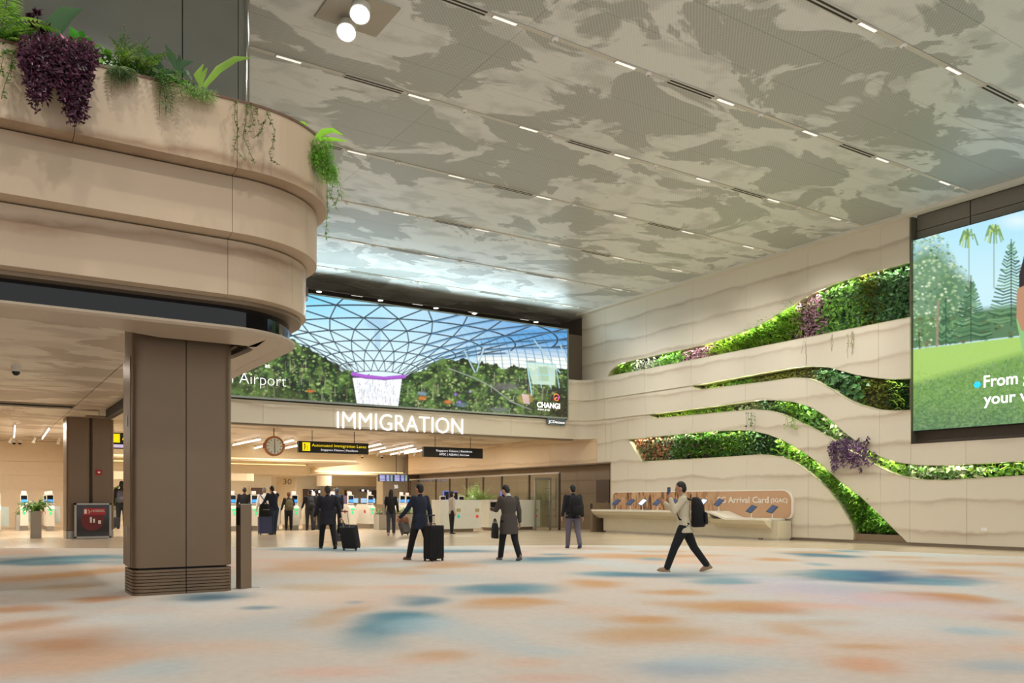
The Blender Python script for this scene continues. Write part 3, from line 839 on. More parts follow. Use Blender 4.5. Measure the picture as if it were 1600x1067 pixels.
# glossy black band and bottom lip
pb = path(11.22, corner_u(470, 11.22, 1.35), 1.35, v1=20)
slab(pb, [(0, 3.94), (0, 3.99), (.4, 3.99), (.4, 3.94)]).build('shadow_ledge', M_TAUPE, mez)
pb = path(11.42, corner_u(452, 11.42, 1.3), 1.3, v1=20)
slab(pb, [(0, 3.66), (0, 3.95), (.2, 3.95), (.2, 3.66)]).build('black_glass_band', mat('black glass', '08090c', .06), mez)
ul = corner_u(461, 11.3, 1.25)
pl_ = path(11.3, ul, 1.25, v1=20)
LIP = mat('lip cream metal', 'b9a892', .38, .1)
slab(pl_, [(.03, 3.60), (0, 3.63), (0, 3.66), (.25, 3.68), (.25, 3.60)]).build('bottom_lip', LIP, mez)
# flat soffit with the opening round the column
def soffit():
    P = pl_; top = []; n_ = len(P)
    def inner(p):
        u, v = p
        if v < 11.5:
            if u < 1.5: return (u, 12.0)
            return (u, 12.0 + .35 * min(1, (u - 1.5) / .4))
        if v < 12.6 and u < ul - .02:
            t = math.atan2(v - 12.55, u - (ul - 1.25)); return (3.2 + .38 * math.cos(t), 12.73 + .38 * math.sin(t))
        return (3.58 if v < 14 else 3.45, max(v, 12.75))
    vs, fs = [], []
    for i, q in enumerate(P):
        q0 = Vector(P[max(i - 1, 0)]); q1 = Vector(P[min(i + 1, n_ - 1)]); d = (q1 - q0).normalized()
        a_ = (q[0] - d.y * .2, q[1] + d.x * .2); b_ = inner(q)
        if q[1] < 12.6 and q[1] > 11.5: b_ = (min(b_[0], a_[0]), max(b_[1], a_[1]))
        vs += [(a_[0], a_[1], 3.602), (b_[0], b_[1], 3.602), (b_[0], b_[1], 3.66), (a_[0], a_[1], 3.66)]
    for i in range(n_ - 1):
        for k in range(4): fs.append((i * 4 + k, i * 4 + (k + 1) % 4, i * 4 + 4 + (k + 1) % 4, i * 4 + 4 + k))
    MB().add(vs, fs).build('soffit', LIP, mez)
soffit()
MB().box((2.6, 12.2, 3.9), (3.75, 14.1, 3.95)).build('cavity_shade_plate', M_BLK, mez)  # black plate standing in for the deep shade inside the column opening
MB().box((-14, 11.7, 4.35), (4.0, 30.1, 4.5)).build('deck', M_DARK, mez)
MB().box((-14, 10.95, 6.0), (3.6, 12.2, 6.18)).build('planting_soil', M_FELT, mez)
MB().box((-14, 11.7, 4.5), (3.9, 30.1, 6.0)).build('deck_fill', M_DARK, mez)

# main column ---------------------------------------------------------
def rrect(x0, x1, y0, y1, r, n=6):
    pts = []
    for (cx, cy, st) in ((x1 - r, y1 - r, 0), (x0 + r, y1 - r, 1), (x0 + r, y0 + r, 2), (x1 - r, y0 + r, 3)):
        for k in range(n + 1):
            t = (st + k / n) * math.pi / 2; pts.append((cx + r * math.cos(t), cy + r * math.sin(t)))
    return pts
cu0, cu1, cv0, cv1 = 1.93, 3.30, 12.68, 13.6
col = empty('clad_column', ((cu0 + cu1) / 2, 13.1, 0), 'large taupe metal clad column under the curved planter mezzanine', 'column')
um = on_v(291, 800, cv0).x
pts = rrect(cu0, cu1, cv0, cv1, .16)
left = [p for p in pts if p[0] < um] ; right = [p for p in pts if p[0] > um]
def halfcol(side, z0, z1, inset=0):
    r = rrect(cu0 + inset, cu1 - inset, cv0 + inset, cv1 - inset, .16 - inset * .5)
    if side == 'l':
        q = [p for p in r if p[0] < um]; q = [(um - .006, cv1 - inset)] + q + [(um - .006, cv0 + inset)]
    else:
        a = r[:7]; b = r[21:]; q = b + a; q = [(um + .006, cv0 + inset)] + q + [(um + .006, cv1 - inset)]
    return MB().prism(q, z0, z1)
for s in 'lr':
    sharp(halfcol(s, .40, 4.3).build('cladding_panel', M_GOLD, col))
    for k in range(8):
        sharp(halfcol(s, .012 + k * .046, .012 + k * .046 + .036).build('kick_rib', M_GOLD, col))
MB().box((cu0 + .09, cv0 + .09, 0), (cu1 - .09, cv1 - .09, 4.3)).build('core', M_BLK, col)
for z0, z1 in ((.86, .98), (2.42, 2.57)):
    MB().box((cu0 - .025, 13.1, z0), (cu0 + .01, 13.16, z1)).build('hinge', M_STEEL, col)
MB().box((cu0 - .012, 12.9, .42), (cu0 + .005, 13.5, 3.4)).build('access_door', M_GOLD, col)
# bollard -------------------------------------------------------------
b0 = on_z(381, 920)
bo = empty('service_post', (b0.x, b0.y, 0), 'slim waist-high taupe metal post just right of the large column', 'post', rz=.3)
MB().box((-.095, -.07, 0.012), (.095, .07, 1.285), bev=.012).build('body', M_TAUPE, bo, world=False)
MB().box((-.10, -.075, 1.285), (.10, .075, 1.30), bev=.01).build('cap', M_STEEL, bo, world=False)
MB().box((-.103, -.05, .98), (-.094, .05, 1.24)).build('reader_slot', M_BLACK, bo, world=False)
MB().box((-.13, -.10, .008), (.22, .10, .016)).build('foot_plate', M_STEEL, bo, world=False)
# column volume above the planter --------------------------------------
MIR = bpy.data.materials.new('mirror clad panel'); MIR.use_nodes = True
bb = MIR.node_tree.nodes['Principled BSDF']; bb.inputs['Base Color'].default_value = (*srgb('8f9088'), 1)
bb.inputs['Metallic'].default_value = .85; bb.inputs['Roughness'].default_value = .16
upc = empty('mirror_clad_column', (1.5, 12.6, 6.3), 'tall grey mirror-clad column rising behind the planter greenery', 'column')
VU = 12.3
xs_ = [on_v(x, 100, VU).x for x in (285, 372)]
ue = on_v(395, 100, VU).x
MB().box((-9, VU, 6.15), (-3.0, VU + .5, 9.89)).build('clad_panel', MIR, upc)
MB().box((-2.99, VU, 6.15), (xs_[0] - .006, VU + .5, 9.89)).build('clad_panel', MIR, upc)
MB().box((xs_[0] + .006, VU - .01, 6.15), (xs_[1] - .006, VU + .5, 9.89)).build('clad_panel', MIR, upc)
q = [(xs_[1] + .004, VU - .01)] + [(ue - .2 + .2 * math.cos(t), VU + .19 + .2 * math.sin(t)) for t in np.linspace(-math.pi / 2, 0, 7)] + [(ue, VU + 1.2), (xs_[1] + .004, VU + 1.2)]
sharp(MB().prism(q, 6.15, 9.89).build('corner_panel', MIR, upc))
# second column in the hall --------------------------------------------
p0 = on_z(104, 842); p1 = on_v(178, 800, p0.y)
c2 = empty('clad_column', (p0.x + .8, p0.y + .5, 0), 'smaller taupe metal column standing behind the hose reel cabinet', 'column')
us_ = on_v(142, 800, p0.y).x
MB().box((p0.x, p0.y, .3), (us_ - .008, p0.y + 1.3, 4.3), bev=.1).build('cladding_panel', M_GOLD, c2)
MB().box((us_ + .008, p0.y, .3), (p1.x, p0.y + 1.3, 4.3), bev=.1).build('cladding_panel', M_GOLD, c2)
MB().box((p0.x + .05, p0.y + .05, 0), (p1.x - .05, p0.y + 1.2, 4.3)).build('core', M_BLK, c2)
MB().box((p0.x, p0.y, 0), (p1.x, p0.y + 1.3, .28), bev=.1).build('kick_plate', M_STEEL, c2)
q = on_v(154.5, 738, p0.y)
cp = empty('fire_call_point', (q.x, q.y, q.z), 'small red fire call point on the smaller column', 'call point')
MB().box((q.x - .1, q.y - .05, q.z - .1), (q.x + .1, q.y, q.z + .1)).build('box', mat('signal red', 'a81c1c', .4), cp)
MB().box((q.x - .04, q.y - .055, q.z - .03), (q.x + .04, q.y - .049, q.z + .03)).build('press_plate', M_WHITE, cp)
# hose reel cabinet -----------------------------------------------------
VH = p0.y - .35
a = on_v(117, 838, VH); b = on_v(173, 786, VH)
hr = empty('hose_reel_cabinet', ((a.x + b.x) / 2, VH, 0), 'dark glazed hose reel cabinet with red sign in front of the smaller column', 'cabinet')
zb, zt = .03, b.z
MB().box((a.x, VH, zb), (b.x, VH + .34, zt)).build('body', M_BLK, hr)
for q0, q1 in (((a.x - .02, VH - .03, zt - .06), (b.x + .02, VH + .02, zt)), ((a.x - .02, VH - .03, zb - .02), (b.x + .02, VH + .02, zb + .06)), ((a.x - .02, VH - .03, zb), (a.x + .05, VH + .02, zt)), ((b.x - .05, VH - .03, zb), (b.x + .02, VH + .02, zt))):
    MB().box(q0, q1).build('door_frame', M_STEEL, hr)
MB().box((a.x + .05, VH - .012, zb + .06), (b.x - .05, VH - .004, zt - .06)).build('glass', mat('dark glass', '2b2522', .05), hr)
cx_, cz_ = (a.x + b.x) / 2 - .02, zb + (zt - zb) * .52
mb = MB(); vs = [(cx_ + .36 * math.cos(t) , VH - .02, cz_ + .38 * math.sin(t)) for t in np.linspace(0, 2 * math.pi, 28)[:-1]] + [(cx_ + .36 * math.cos(t), VH - .012, cz_ + .38 * math.sin(t)) for t in np.linspace(0, 2 * math.pi, 28)[:-1]]
mb.add(vs, [tuple(range(27)), tuple(range(27, 54))] + [(i, i + 27, (i + 1) % 27 + 27, (i + 1) % 27) for i in range(27)]).build('reel', mat('dark red', '6e1414', .4), hr)
MB().box((cx_ - .30, VH - .035, zt - .42), (cx_ + .42, VH - .02, zt - .17)).build('sign_plate', mat('sign red', 'b02630', .4), hr)
text('HOSEREEL', 'lettering', M_WHITE, (cx_ - .03, VH - .04, zt - .31), (1, 0, 0), (0, 0, 1), .42, .08, .004, parent=hr)
MB().box((cx_ - .26, VH - .042, zt - .37), (cx_ - .18, VH - .034, zt - .22)).build('pictogram', M_WHITE, hr)
MB().tube([(cx_ - .13, VH - .04, zt - .24), (cx_ - .08, VH - .04, zt - .30), (cx_ - .12, VH - .04, zt - .36)], .016, 5).build('pictogram', M_WHITE, hr)
MB().box((cx_ - .08, VH - .04, cz_ - .1), (cx_ - .02, VH - .03, cz_ + .1)).build('reel_marking', M_WHITE, hr)
MB().box((cx_ + .02, VH - .04, cz_ - .1), (cx_ + .08, VH - .03, cz_ + .04)).build('reel_marking', M_WHITE, hr)
MB().box((cx_ + .18, VH - .04, cz_ - .14), (cx_ + .27, VH - .03, cz_ - .02)).build('reel_marking', M_WHITE, hr)

# =================================================================== SCREEN PICTURES
class Canvas:
    def __init__(s, x0, y0, x1, y1, k):
        s.x0, s.y0, s.k = x0, y0, k; s.w = int((x1 - x0) * k) + 1; s.h = int((y1 - y0) * k) + 1
        s.X = x0 + np.arange(s.w)[None, :] / k * np.ones((s.h, 1)); s.Y = y0 + np.arange(s.h)[:, None] / k * np.ones((1, s.w))
        s.im = np.zeros((s.h, s.w, 3))
    def mask(s, m, c, a=1.0):
        m = np.clip(m, 0, 1)[..., None] * a; s.im = s.im * (1 - m) + lin(c) * m
    def _box(s, xa, xb, ya, yb, pad):
        i0 = max(0, int((xa - pad - s.x0) * s.k)); i1 = min(s.w, int((xb + pad - s.x0) * s.k) + 2)
        j0 = max(0, int((ya - pad - s.y0) * s.k)); j1 = min(s.h, int((yb + pad - s.y0) * s.k) + 2)
        return i0, i1, j0, j1
    def seg(s, a, b, wd, c, al=1.0):
        i0, i1, j0, j1 = s._box(min(a[0], b[0]), max(a[0], b[0]), min(a[1], b[1]), max(a[1], b[1]), wd + 1)
        if i1 <= i0 or j1 <= j0: return
        X = s.X[j0:j1, i0:i1]; Y = s.Y[j0:j1, i0:i1]
        dx, dy = b[0] - a[0], b[1] - a[1]; L = dx * dx + dy * dy + 1e-9
        t = np.clip(((X - a[0]) * dx + (Y - a[1]) * dy) / L, 0, 1)
        d = np.hypot(X - a[0] - t * dx, Y - a[1] - t * dy)
        m = np.clip((wd / 2 - d) * s.k + .5, 0, 1)[..., None] * al
        s.im[j0:j1, i0:i1] = s.im[j0:j1, i0:i1] * (1 - m) + lin(c) * m
    def line(s, pts, wd, c, al=1.0):
        for a, b in zip(pts[:-1], pts[1:]): s.seg(a, b, wd, c, al)
    def poly(s, pts, c, al=1.0):
        i0, i1, j0, j1 = s._box(min(p[0] for p in pts), max(p[0] for p in pts), min(p[1] for p in pts), max(p[1] for p in pts), 1)
        if i1 <= i0 or j1 <= j0: return
        X = s.X[j0:j1, i0:i1]; Y = s.Y[j0:j1, i0:i1]; ins = np.zeros(X.shape, bool)
        for (xa, ya), (xb, yb) in zip(pts, pts[1:] + pts[:1]):
            if ya == yb: continue
            ins ^= ((Y >= min(ya, yb)) & (Y < max(ya, yb)) & (X < (xb - xa) * (Y - ya) / (yb - ya) + xa))
        m = ins[..., None] * al; s.im[j0:j1, i0:i1] = s.im[j0:j1, i0:i1] * (1 - m) + lin(c) * m
    def blob(s, x, y, rx, ry, c, al=1.0, soft=.35):
        i0, i1, j0, j1 = s._box(x - rx, x + rx, y - ry, y + ry, 1)
        if i1 <= i0 or j1 <= j0: return
        X = s.X[j0:j1, i0:i1]; Y = s.Y[j0:j1, i0:i1]
        q = np.hypot((X - x) / rx, (Y - y) / ry); m = np.clip((1 - q) / soft, 0, 1)[..., None] * al
        s.im[j0:j1, i0:i1] = s.im[j0:j1, i0:i1] * (1 - m) + lin(c) * m
    def sample(s, x, y):
        fx = np.clip((x - s.x0) * s.k, 0, s.w - 1.001); fy = np.clip((y - s.y0) * s.k, 0, s.h - 1.001)
        i = fx.astype(int); j = fy.astype(int); a = (fx - i)[..., None]; b = (fy - j)[..., None]
        g = s.im; return (g[j, i] * (1 - a) + g[j, i + 1] * a) * (1 - b) + (g[j + 1, i] * (1 - a) + g[j + 1, i + 1] * a) * b
R2 = random.Random(5)
def foliage(c, inside, greens, n, r0, r1):
    k = 0
    for _ in range(n * 4):
        if k >= n: break
        x = R2.uniform(c.x0, c.x0 + c.w / c.k); y = R2.uniform(c.y0, c.y0 + c.h / c.k)
        if not inside(x, y): continue
        r = R2.uniform(r0, r1); c.blob(x, y, r, r * R2.uniform(.5, 1), R2.choice(greens), R2.uniform(.4, .95), .6); k += 1
# ---- picture 1 : glass dome funnel with indoor waterfall over terraced greenery
def picture1():
    c = Canvas(300, 440, 900, 670, 1.5)
    X, Y = c.X, c.Y
    sky = np.clip((X - 470) / 420, 0, 1)
    c.im[:] = lin('9edcf0'); c.mask(sky, '5f9fd8', .8)
    ytop = 464 + (X - 478) * .13
    c.mask(np.clip((Y - ytop - 25) / 90, 0, 1), 'eef6ee', .9)
    # right-hand dome: bright bands below, blue above
    c.mask((X > 745) * np.clip((Y - 535) / 25, 0, 1), 'f4f6ea', .9)
    for i in range(16):
        x0 = 700 + i * 13
        pts = [(x0 - 26 + 60 * (t ** .5), 500 + i * 1.2 + 10 * t + 62 * t * t) for t in [j / 10 for j in range(11)]]
        pts = [(x0 + 34 * math.sin(t * 1.5), 508 + i * 1.0 + 70 * t * t) for t in [j / 10 for j in range(11)]]
        c.line(pts, 1.5, '3f6f9a', .75)
    for k in range(9): c.line([(735 + k * 2, 540 + k * 6), (800, 538 + k * 6), (887, 545 + k * 6.5)], 1.0, '88a9b4', .7)
    # funnel surface
    def fp(rho, phi):
        lr = math.log(rho)
        x = 591 + 42 * rho * math.cos(phi) * (1.0 + .04 * lr) + 3 * lr
        y = 588 - 36 * lr - 7.5 * rho * math.sin(phi) + (x - 591) * .03
        return x, y
    # outline of the glass funnel
    lft = [(552, 585), (520, 566), (488, 545), (462, 532), (430, 524), (400, 520)]
    c.poly([(300, 440)] + [(x, y) for x, y in lft[::-1]] + [(632, 590), (668, 570), (700, 552), (730, 540), (770, 527), (820, 515), (887, 509), (887, 440)], 'cfe9f2', .55)
    c.mask((np.abs(X - 640) < 400) * (Y < 600) * np.clip(1 - (Y - ytop) / 50, 0, 1) * np.clip(1 - (X - 478) / 150, 0, 1), '62c8ec', .85)
    c.mask((Y < 560) * np.clip((X - 640) / 160, 0, 1) * np.clip(1 - (Y - ytop) / 75, 0, 1), '4f93cf', .7)
    c.blob(590, 505, 22, 11, '9fc3de', .8); c.poly([(585, 510), (595, 510), (594, 545), (586, 545)], '9cc4dc', .7)
    NR = 24
    rings = [1.02, 1.45, 2.0, 2.7, 3.6, 4.7, 6.1, 7.9, 10]
    def node(i, j):
        # lattice node: ring i, spoke j (alternate rings are shifted by half a step)
        ph = math.pi * (j + (.5 if i % 2 else 0)) / 12.0
        return fp(rings[i], ph)
    for i in range(len(rings)):
        wd = 1.2 + .18 * i
        pts = [fp(rings[i], math.pi * t / 48) for t in range(-4, 53)]
        c.line(pts, wd, '2c3844', 1)
        if i + 1 < len(rings):
            for j in range(-1, 14):
                a = node(i, j); b = node(i + 1, j - (0 if i % 2 == 0 else -1)) ; b2 = node(i + 1, j + (-1 if i % 2 == 0 else 0))
                c.seg(a, b, wd, '35424e', 1); c.seg(a, b2, wd, '35424e', 1)
                if a[0] > 640 and i > 1: c.seg((a[0] + 2, a[1] + 1), (b2[0] + 3, b2[1] + 1), 2.4, '4d86b5', .6)
    # terraced forest
    bl = [(300, 520), (430, 523), (462, 533), (488, 546), (520, 567), (552, 586)]
    br = [(632, 590), (668, 572), (700, 560), (740, 566), (790, 572), (850, 574), (900, 578)]
    bx = [p[0] for p in bl + br]; by = [p[1] for p in bl + br]
    B = np.interp(X, bx, by) + (fbm(X * .12, Y * .05, 4) - .5) * 16
    m = np.clip((Y - B) * .8, 0, 1)
    c.mask(m, '26381f'); n = fbm(X * .09, Y * .09, 8, 5, .65)
    c.mask(m * np.clip((n - .5) * 6, 0, 1), '6a8a42', .75); c.mask(m * np.clip((.47 - n) * 8, 0, 1), '141d12', .95)
    ins = lambda x, y: y > np.interp(x, bx, by) + 3
    foliage(c, ins, ['6d9844', '4c7a34', '2f5528', '8bae58', '1f3a1e', 'a9bf74', '182a16', '35532e'], 4200, .9, 3.6)
    foliage(c, lambda x, y: ins(x, y) and fbm(np.array([x * .06]), np.array([y * .09]), 51, 3)[0] > .52, ['b8c878', '9ab860', 'c6d48c', '7fa650'], 500, .8, 2.4)
    for k_ in range(60): c.blob(R2.uniform(330, 880), R2.uniform(560, 645), R2.uniform(4, 12), R2.uniform(2, 5), '10180e', .55, .6) if k_ else None
    for _ in range(190):
        x = R2.uniform(370, 880); y = R2.uniform(560, 640)
        if ins(x, y - 18) and not 545 < x < 635: c.seg((x, y - R2.uniform(6, 20)), (x + R2.uniform(-1, 1), y), .9, R2.choice(['b9b49a', '6a5c44', '8b7f66']), .7)
    for (x, y, rx, ry, col) in [(485, 611, 9, 3, 'c86a34'), (660, 622, 9, 4, 'd07838'), (700, 628, 9, 4, 'c97a3a'), (660, 615, 10, 4, '7d93a8'), (720, 632, 12, 5, '5f7488'), (712, 616, 3, 3, '9a6cd0'), (718, 628, 3, 3, '8f7ad8'), (735, 612, 3, 2, 'b58ae0'), (790, 604, 26, 8, '5c5a5e'), (780, 640, 22, 5, '62696a'), (640, 645, 30, 6, '2c3a26'), (450, 628, 60, 9, '3a3f1c')]:
        c.blob(x, y, rx, ry, col, .85, .6)
    c.line([(700, 575), (740, 590), (768, 604), (800, 628), (830, 640)], 1.6, '9aa59a', .8)
    # slanted white struts and glass lift
    for p in ([(726, 548), (742, 582)], [(755, 545), (745, 580)], [(835, 532), (875, 582)], [(876, 540), (886, 566)], [(757, 542), (748, 566)]): c.line(p, 2.2, 'a9c6cc', .9)
    c.poly([(823, 566), (868, 570), (868, 602), (832, 600)], 'c5dcc8', .85); c.poly([(840, 572), (858, 574), (858, 596), (842, 596)], '8fb08a', .6)
    for x in (823, 840, 855, 868): c.line([(x, 566 + (x - 823) * .09), (x + 6, 606)], 1.3, 'a8d4dc', .9)
    c.line([(823, 566), (831, 617)], 2.0, '9fd0dc', 1); c.line([(823, 566), (868, 570)], 1.6, '9fd0dc', 1); c.line([(828, 584), (868, 587)], 1.2, '9fd0dc', 1)
    c.poly([(815, 615), (826, 617), (828, 632), (818, 630)], 'd9c6d8', .9); c.blob(822, 623, 14, 9, 'e0b060', .4)
    # waterfall
    c.poly([(545, 586), (634, 590), (628, 640), (552, 640)], '26381f', .5)
    c.poly([(551, 590), (628, 592), (622, 636), (558, 633)], 'eceef2', 1)
    for _ in range(500):
        x = R2.uniform(558, 622); y = R2.uniform(592, 632); c.seg((x, y), (x, y + R2.uniform(1, 7)), .7, R2.choice(['b8bcc4', 'ffffff', '9aa0aa', 'ffffff']), .8)
    c.line([(551, 584), (570, 588), (600, 591), (632, 588)], 5.5, 'a85cc8', 1); c.line([(551, 587), (572, 591), (600, 593), (630, 591)], 2, '7a3f9a', .8)
    c.poly([(300, 600), (366, 590), (420, 598), (470, 615), (470, 640), (300, 640)], '4a5620', .35)
    # wash of the darker lower right corner
    m = np.clip((X - 800) / 80, 0, 1) * np.clip((Y - 605) / 25, 0, 1); c.mask(m, '2c1d10', .7)
    return c
def picture2():
    c = Canvas(1415, 300, 1760, 700, 1.3)
    X, Y = c.X, c.Y
    c.im[:] = lin('a9e0f4'); c.mask(np.clip((Y - 330) / 110, 0, 1), 'd4f0f4', .7)
    c.blob(1590, 345, 40, 18, 'e8f6fa', .8, 1)
    hor = 545 - (X - 1428) * .118
    # distant hedge
    m = np.clip((Y - (hor - 55)) / 10, 0, 1) * np.clip((hor - Y) / 2, 0, 1)
    c.mask(m, '4f7446', .95)
    tl = lambda x, y: ((x - 1450) / 55) ** 2 + ((y - 455) / 92) ** 2 < 1 or ((x - 1492) / 34) ** 2 + ((y - 470) / 60) ** 2 < 1
    c.blob(1452, 458, 55, 88, '5f8656', .9, .35); c.blob(1492, 474, 36, 60, '56805a', .9, .35)
    foliage(c, tl, ['8fb37c', 'a8c894', '5f8a5a', '7fa46c', 'c2dba8', '4c7048', 'e0efce'], 1800, 1.2, 4)
    foliage(c, lambda x, y: y > 500 - (x - 1428) * .1 and y < 545 - (x - 1428) * .118, ['5d8a50', '3f6a3c', '83aa68', '2f5230', '6b5a3c'], 500, 2, 6)
    for (cx_, y0, y1, wd) in ((1517, 440, 530, 52), (1580, 380, 505, 58), (1478, 470, 535, 20)):
        for k in range(26):
            t = k / 26; y = y0 + (y1 - y0) * t; w_ = wd * (.12 + .88 * t) / 1.5
            for sd in (-1, 1):
                c.line([(cx_, y), (cx_ + sd * w_ * .5, y + 4), (cx_ + sd * w_, y + 1 + R2.uniform(-3, 3))], 2.4, R2.choice(['3f6f4c', '2f5a3e', '56865a', '6f9d70']), .9)
        c.seg((cx_, y0 - 6), (cx_, y1 + 4), 1.6, '33473a', .9)
    for (x, y0) in ((1514, 352), (1553, 345)):
        c.seg((x, y0 + 20), (x, 450), 1.6, '8c9f8c', .9)
        for k in range(14):
            a = R2.uniform(-2.8, -.3) if k % 2 else R2.uniform(.2, 2.9)
            c.line([(x, y0 + 16), (x + 9 * math.cos(a), y0 + 12 + 6 * math.sin(a)), (x + 15 * math.cos(a), y0 + 28 + 7 * math.sin(a))], 2.2, R2.choice(['86a860', '6c9450', 'b4cc70']), .9)
    c.line([(1466, 470), (1464, 540)], 4, '9a8a78', .9); c.line([(1436, 520), (1437, 565)], 2, '2f4630', .9)
    # lawn
    m = np.clip((Y - hor) / 1.5, 0, 1)
    c.mask(m, 'a9d06a'); n = fbm(X * .25, Y * .5, 12, 4, .7)
    sh = np.clip((Y - (592 - (X - 1428) * .28)) / 14, 0, 1)
    c.mask(m * sh, '74a04e'); c.mask(m * np.clip((Y - 615) / 55, 0, 1), '587c58', .9)
    c.mask(m * np.clip((n - .5) * 5, 0, 1), 'a6c27e', .35); c.mask(m * np.clip((.48 - n) * 6, 0, 1) * np.clip((Y - 560) / 60, 0, 1), '3f6248', .5)
    for _ in range(2600):
        x = R2.uniform(1425, 1700); y = R2.uniform(560, 690)
        if y < 600 - (x - 1428) * .25: continue
        c.seg((x, y), (x + R2.uniform(-3, 3), y - R2.uniform(2, 5)), .9, R2.choice(['8aa878', '44684e', '6d9264', '9fb98a', '35564a', '567c6a']), .55)
    # person at the edge of the picture: dark hair, tan arm, green top
    c.blob(1640, 430, 46, 52, '33242a', 1, .12); c.poly([(1592, 430), (1600, 400), (1650, 380), (1684, 420), (1690, 500), (1592, 478)], '33242a')
    c.blob(1652, 432, 26, 34, 'c59a7c', 1, .12); c.poly([(1640, 455), (1666, 455), (1670, 490), (1636, 490)], 'b98a6c')
    c.poly([(1590, 470), (1604, 458), (1640, 470), (1676, 470), (1720, 500), (1730, 570), (1600, 560), (1588, 500)], '8fc07c')
    c.poly([(1589, 452), (1600, 446), (1608, 470), (1606, 520), (1596, 516), (1588, 495)], 'b98a6c')
    return c
def screen_grid(o3d, nu, nv, cvs):
    P = np.zeros((nu, nv, 3)); XY = np.zeros((nu, nv, 2))
    A, Bv, Cv = [np.array(q) for q in o3d]      # origin, along, up
    s = np.linspace(0, 1, nu)[:, None, None]; t = np.linspace(0, 1, nv)[None, :, None]
    P = A + (Bv - A) * s + (Cv - A) * t
    xc = CS * P[..., 0] - SN * P[..., 1]; d = SN * P[..., 0] + CS * P[..., 1]
    return P, cvs.sample(CX + F * xc / d, HY - F * (P[..., 2] - H) / d)
VS = 30.12
zl, zh = 5.06, 8.97
uL, uR = 5.4, on_v(886, 600, VS).x
s1 = empty('display_screen', ((uL + uR) / 2, VS, zl), 'long wide screen showing a glass dome with waterfall above the immigration entrance', 'screen')
MB().box((uL, VS + .01, zl), (uR, VS + .35, zh)).build('cabinet', M_BLK, s1)
pc = picture1()
P, Cc_ = screen_grid(((uL, VS, zl), (uR, VS, zl), (uL, VS, zh)), 900, 210, pc)
grid_mesh('picture', P, 900, 210, Cc_, attr_mat('led picture one', emit=1.18), s1)
FR = mat('screen frame', '9ea6a0', .35, .5)
for a, b_ in (((uL, VS - .05, zl - .07), (uR + .05, VS + .1, zl)), ((uL, VS - .05, zh), (uR + .05, VS + .1, zh + .05)), ((uR, VS - .05, zl), (uR + .05, VS + .1, zh))):
    MB().box(a, b_).build('frame', FR, s1)
M_TXT = mat('screen white', 'ffffff', .5, emit=1.0, var=0)
def put(s, x0, y0, x1, capx, V, m=M_TXT, par=None, ext=.004, bold=0, name='lettering', **kw):
    """lettering on a plane facing the hall, baseline (x0,y0)-(x1) and cap height in photo columns"""
    a = on_v(x0, y0, V); b = on_v(x1, y0, V)
    hgt = capx / F * (SN * a.x + CS * a.y)
    return text(s, name, m, (a.x, V, a.z), (1, 0, 0), (0, 0, 1), b.x - a.x, hgt, ext, bold, par, **kw)
put('Changi Airport', 296, 593, 447, 19, VS - .012, par=s1, bold=-.02)
put('Welcome to Jewel at', 300, 577, 421, 9, VS - .012, par=s1) if False else put('at', 414, 574, 422, 7, VS - .012, par=s1)
put('CHANGI', 839, 636, 875, 8.2, VS - .012, par=s1, bold=.03)
put('airport group', 840, 640.5, 859, 3.4, VS - .012, par=s1)
# round ribbon emblem above the word
e0 = on_v(869, 620.5, VS)
for i, (colr, a0, a1, rr, dx, dz) in enumerate((('f08a3c', .3, 3.4, .135, 0, .03), ('d8408c', -1.2, 1.4, .14, .02, 0), ('e85a50', 2.6, 5.2, .12, -.02, -.03), ('f4b060', .8, 3.6, .085, .02, -.09), ('a24ab8', -1.0, .8, .085, .04, -.02), ('f08a3c', 3.4, 5.6, .15, .02, -.02))):
    pts = [(e0.x + dx + rr * math.cos(a0 + (a1 - a0) * t / 10), VS - .016 - i * .001, e0.z + dz + rr * .85 * math.sin(a0 + (a1 - a0) * t / 10)) for t in range(11)]
    MB().tube(pts, [.006 + .016 * math.sin(math.pi * t / 10) for t in range(11)], 5).build('emblem', mat('emblem ' + colr, colr, .5, emit=1.0, var=0), s1)
# plate under the screen
a = on_v(855, 663, 30.1); b = on_v(883.5, 654.5, 30.1)
ps = empty('name_plate', ((a.x + b.x) / 2, 30.1, a.z), 'small grey plate with white lettering hanging under the right end of the wide screen', 'sign')
MB().box((a.x, 30.08, a.z), (b.x, 30.14, 4.995)).build('plate', mat('plate grey', '5c6a70', .4), ps)
text('JCDecaux', 'lettering', M_TXT, (a.x + .05, 30.075, a.z + .07), (1, 0, 0), (0, 0, 1), b.x - a.x - .1, .12, .004, parent=ps)
# IMMIGRATION letters, each letter a thing of the sign
im = empty('illuminated_sign', (13, 30.15, 4.35), 'large glowing white IMMIGRATION lettering on the cream fascia below the wide screen', 'sign')
M_SIGN = mat('sign glow', 'ffffff', .5, emit=1.05, ecol='ffffff', var=0)
zba = (on_v(527, 668, 30.15).z + on_v(723, 679.5, 30.15).z) / 2
xa, xb = on_v(527, 668, 30.15).x, on_v(723.5, 678, 30.15).x
text('IMMIGRATION', 'letters', M_SIGN, (xa, 30.165, zba), (1, 0, 0), (0, 0, 1), xb - xa, .66, .014, -.012, parent=im)
MB().box((xa, 30.17, zba + .1), (xb, 30.2, zba + .13)).build('mounting_rail', M_WHITE, im)
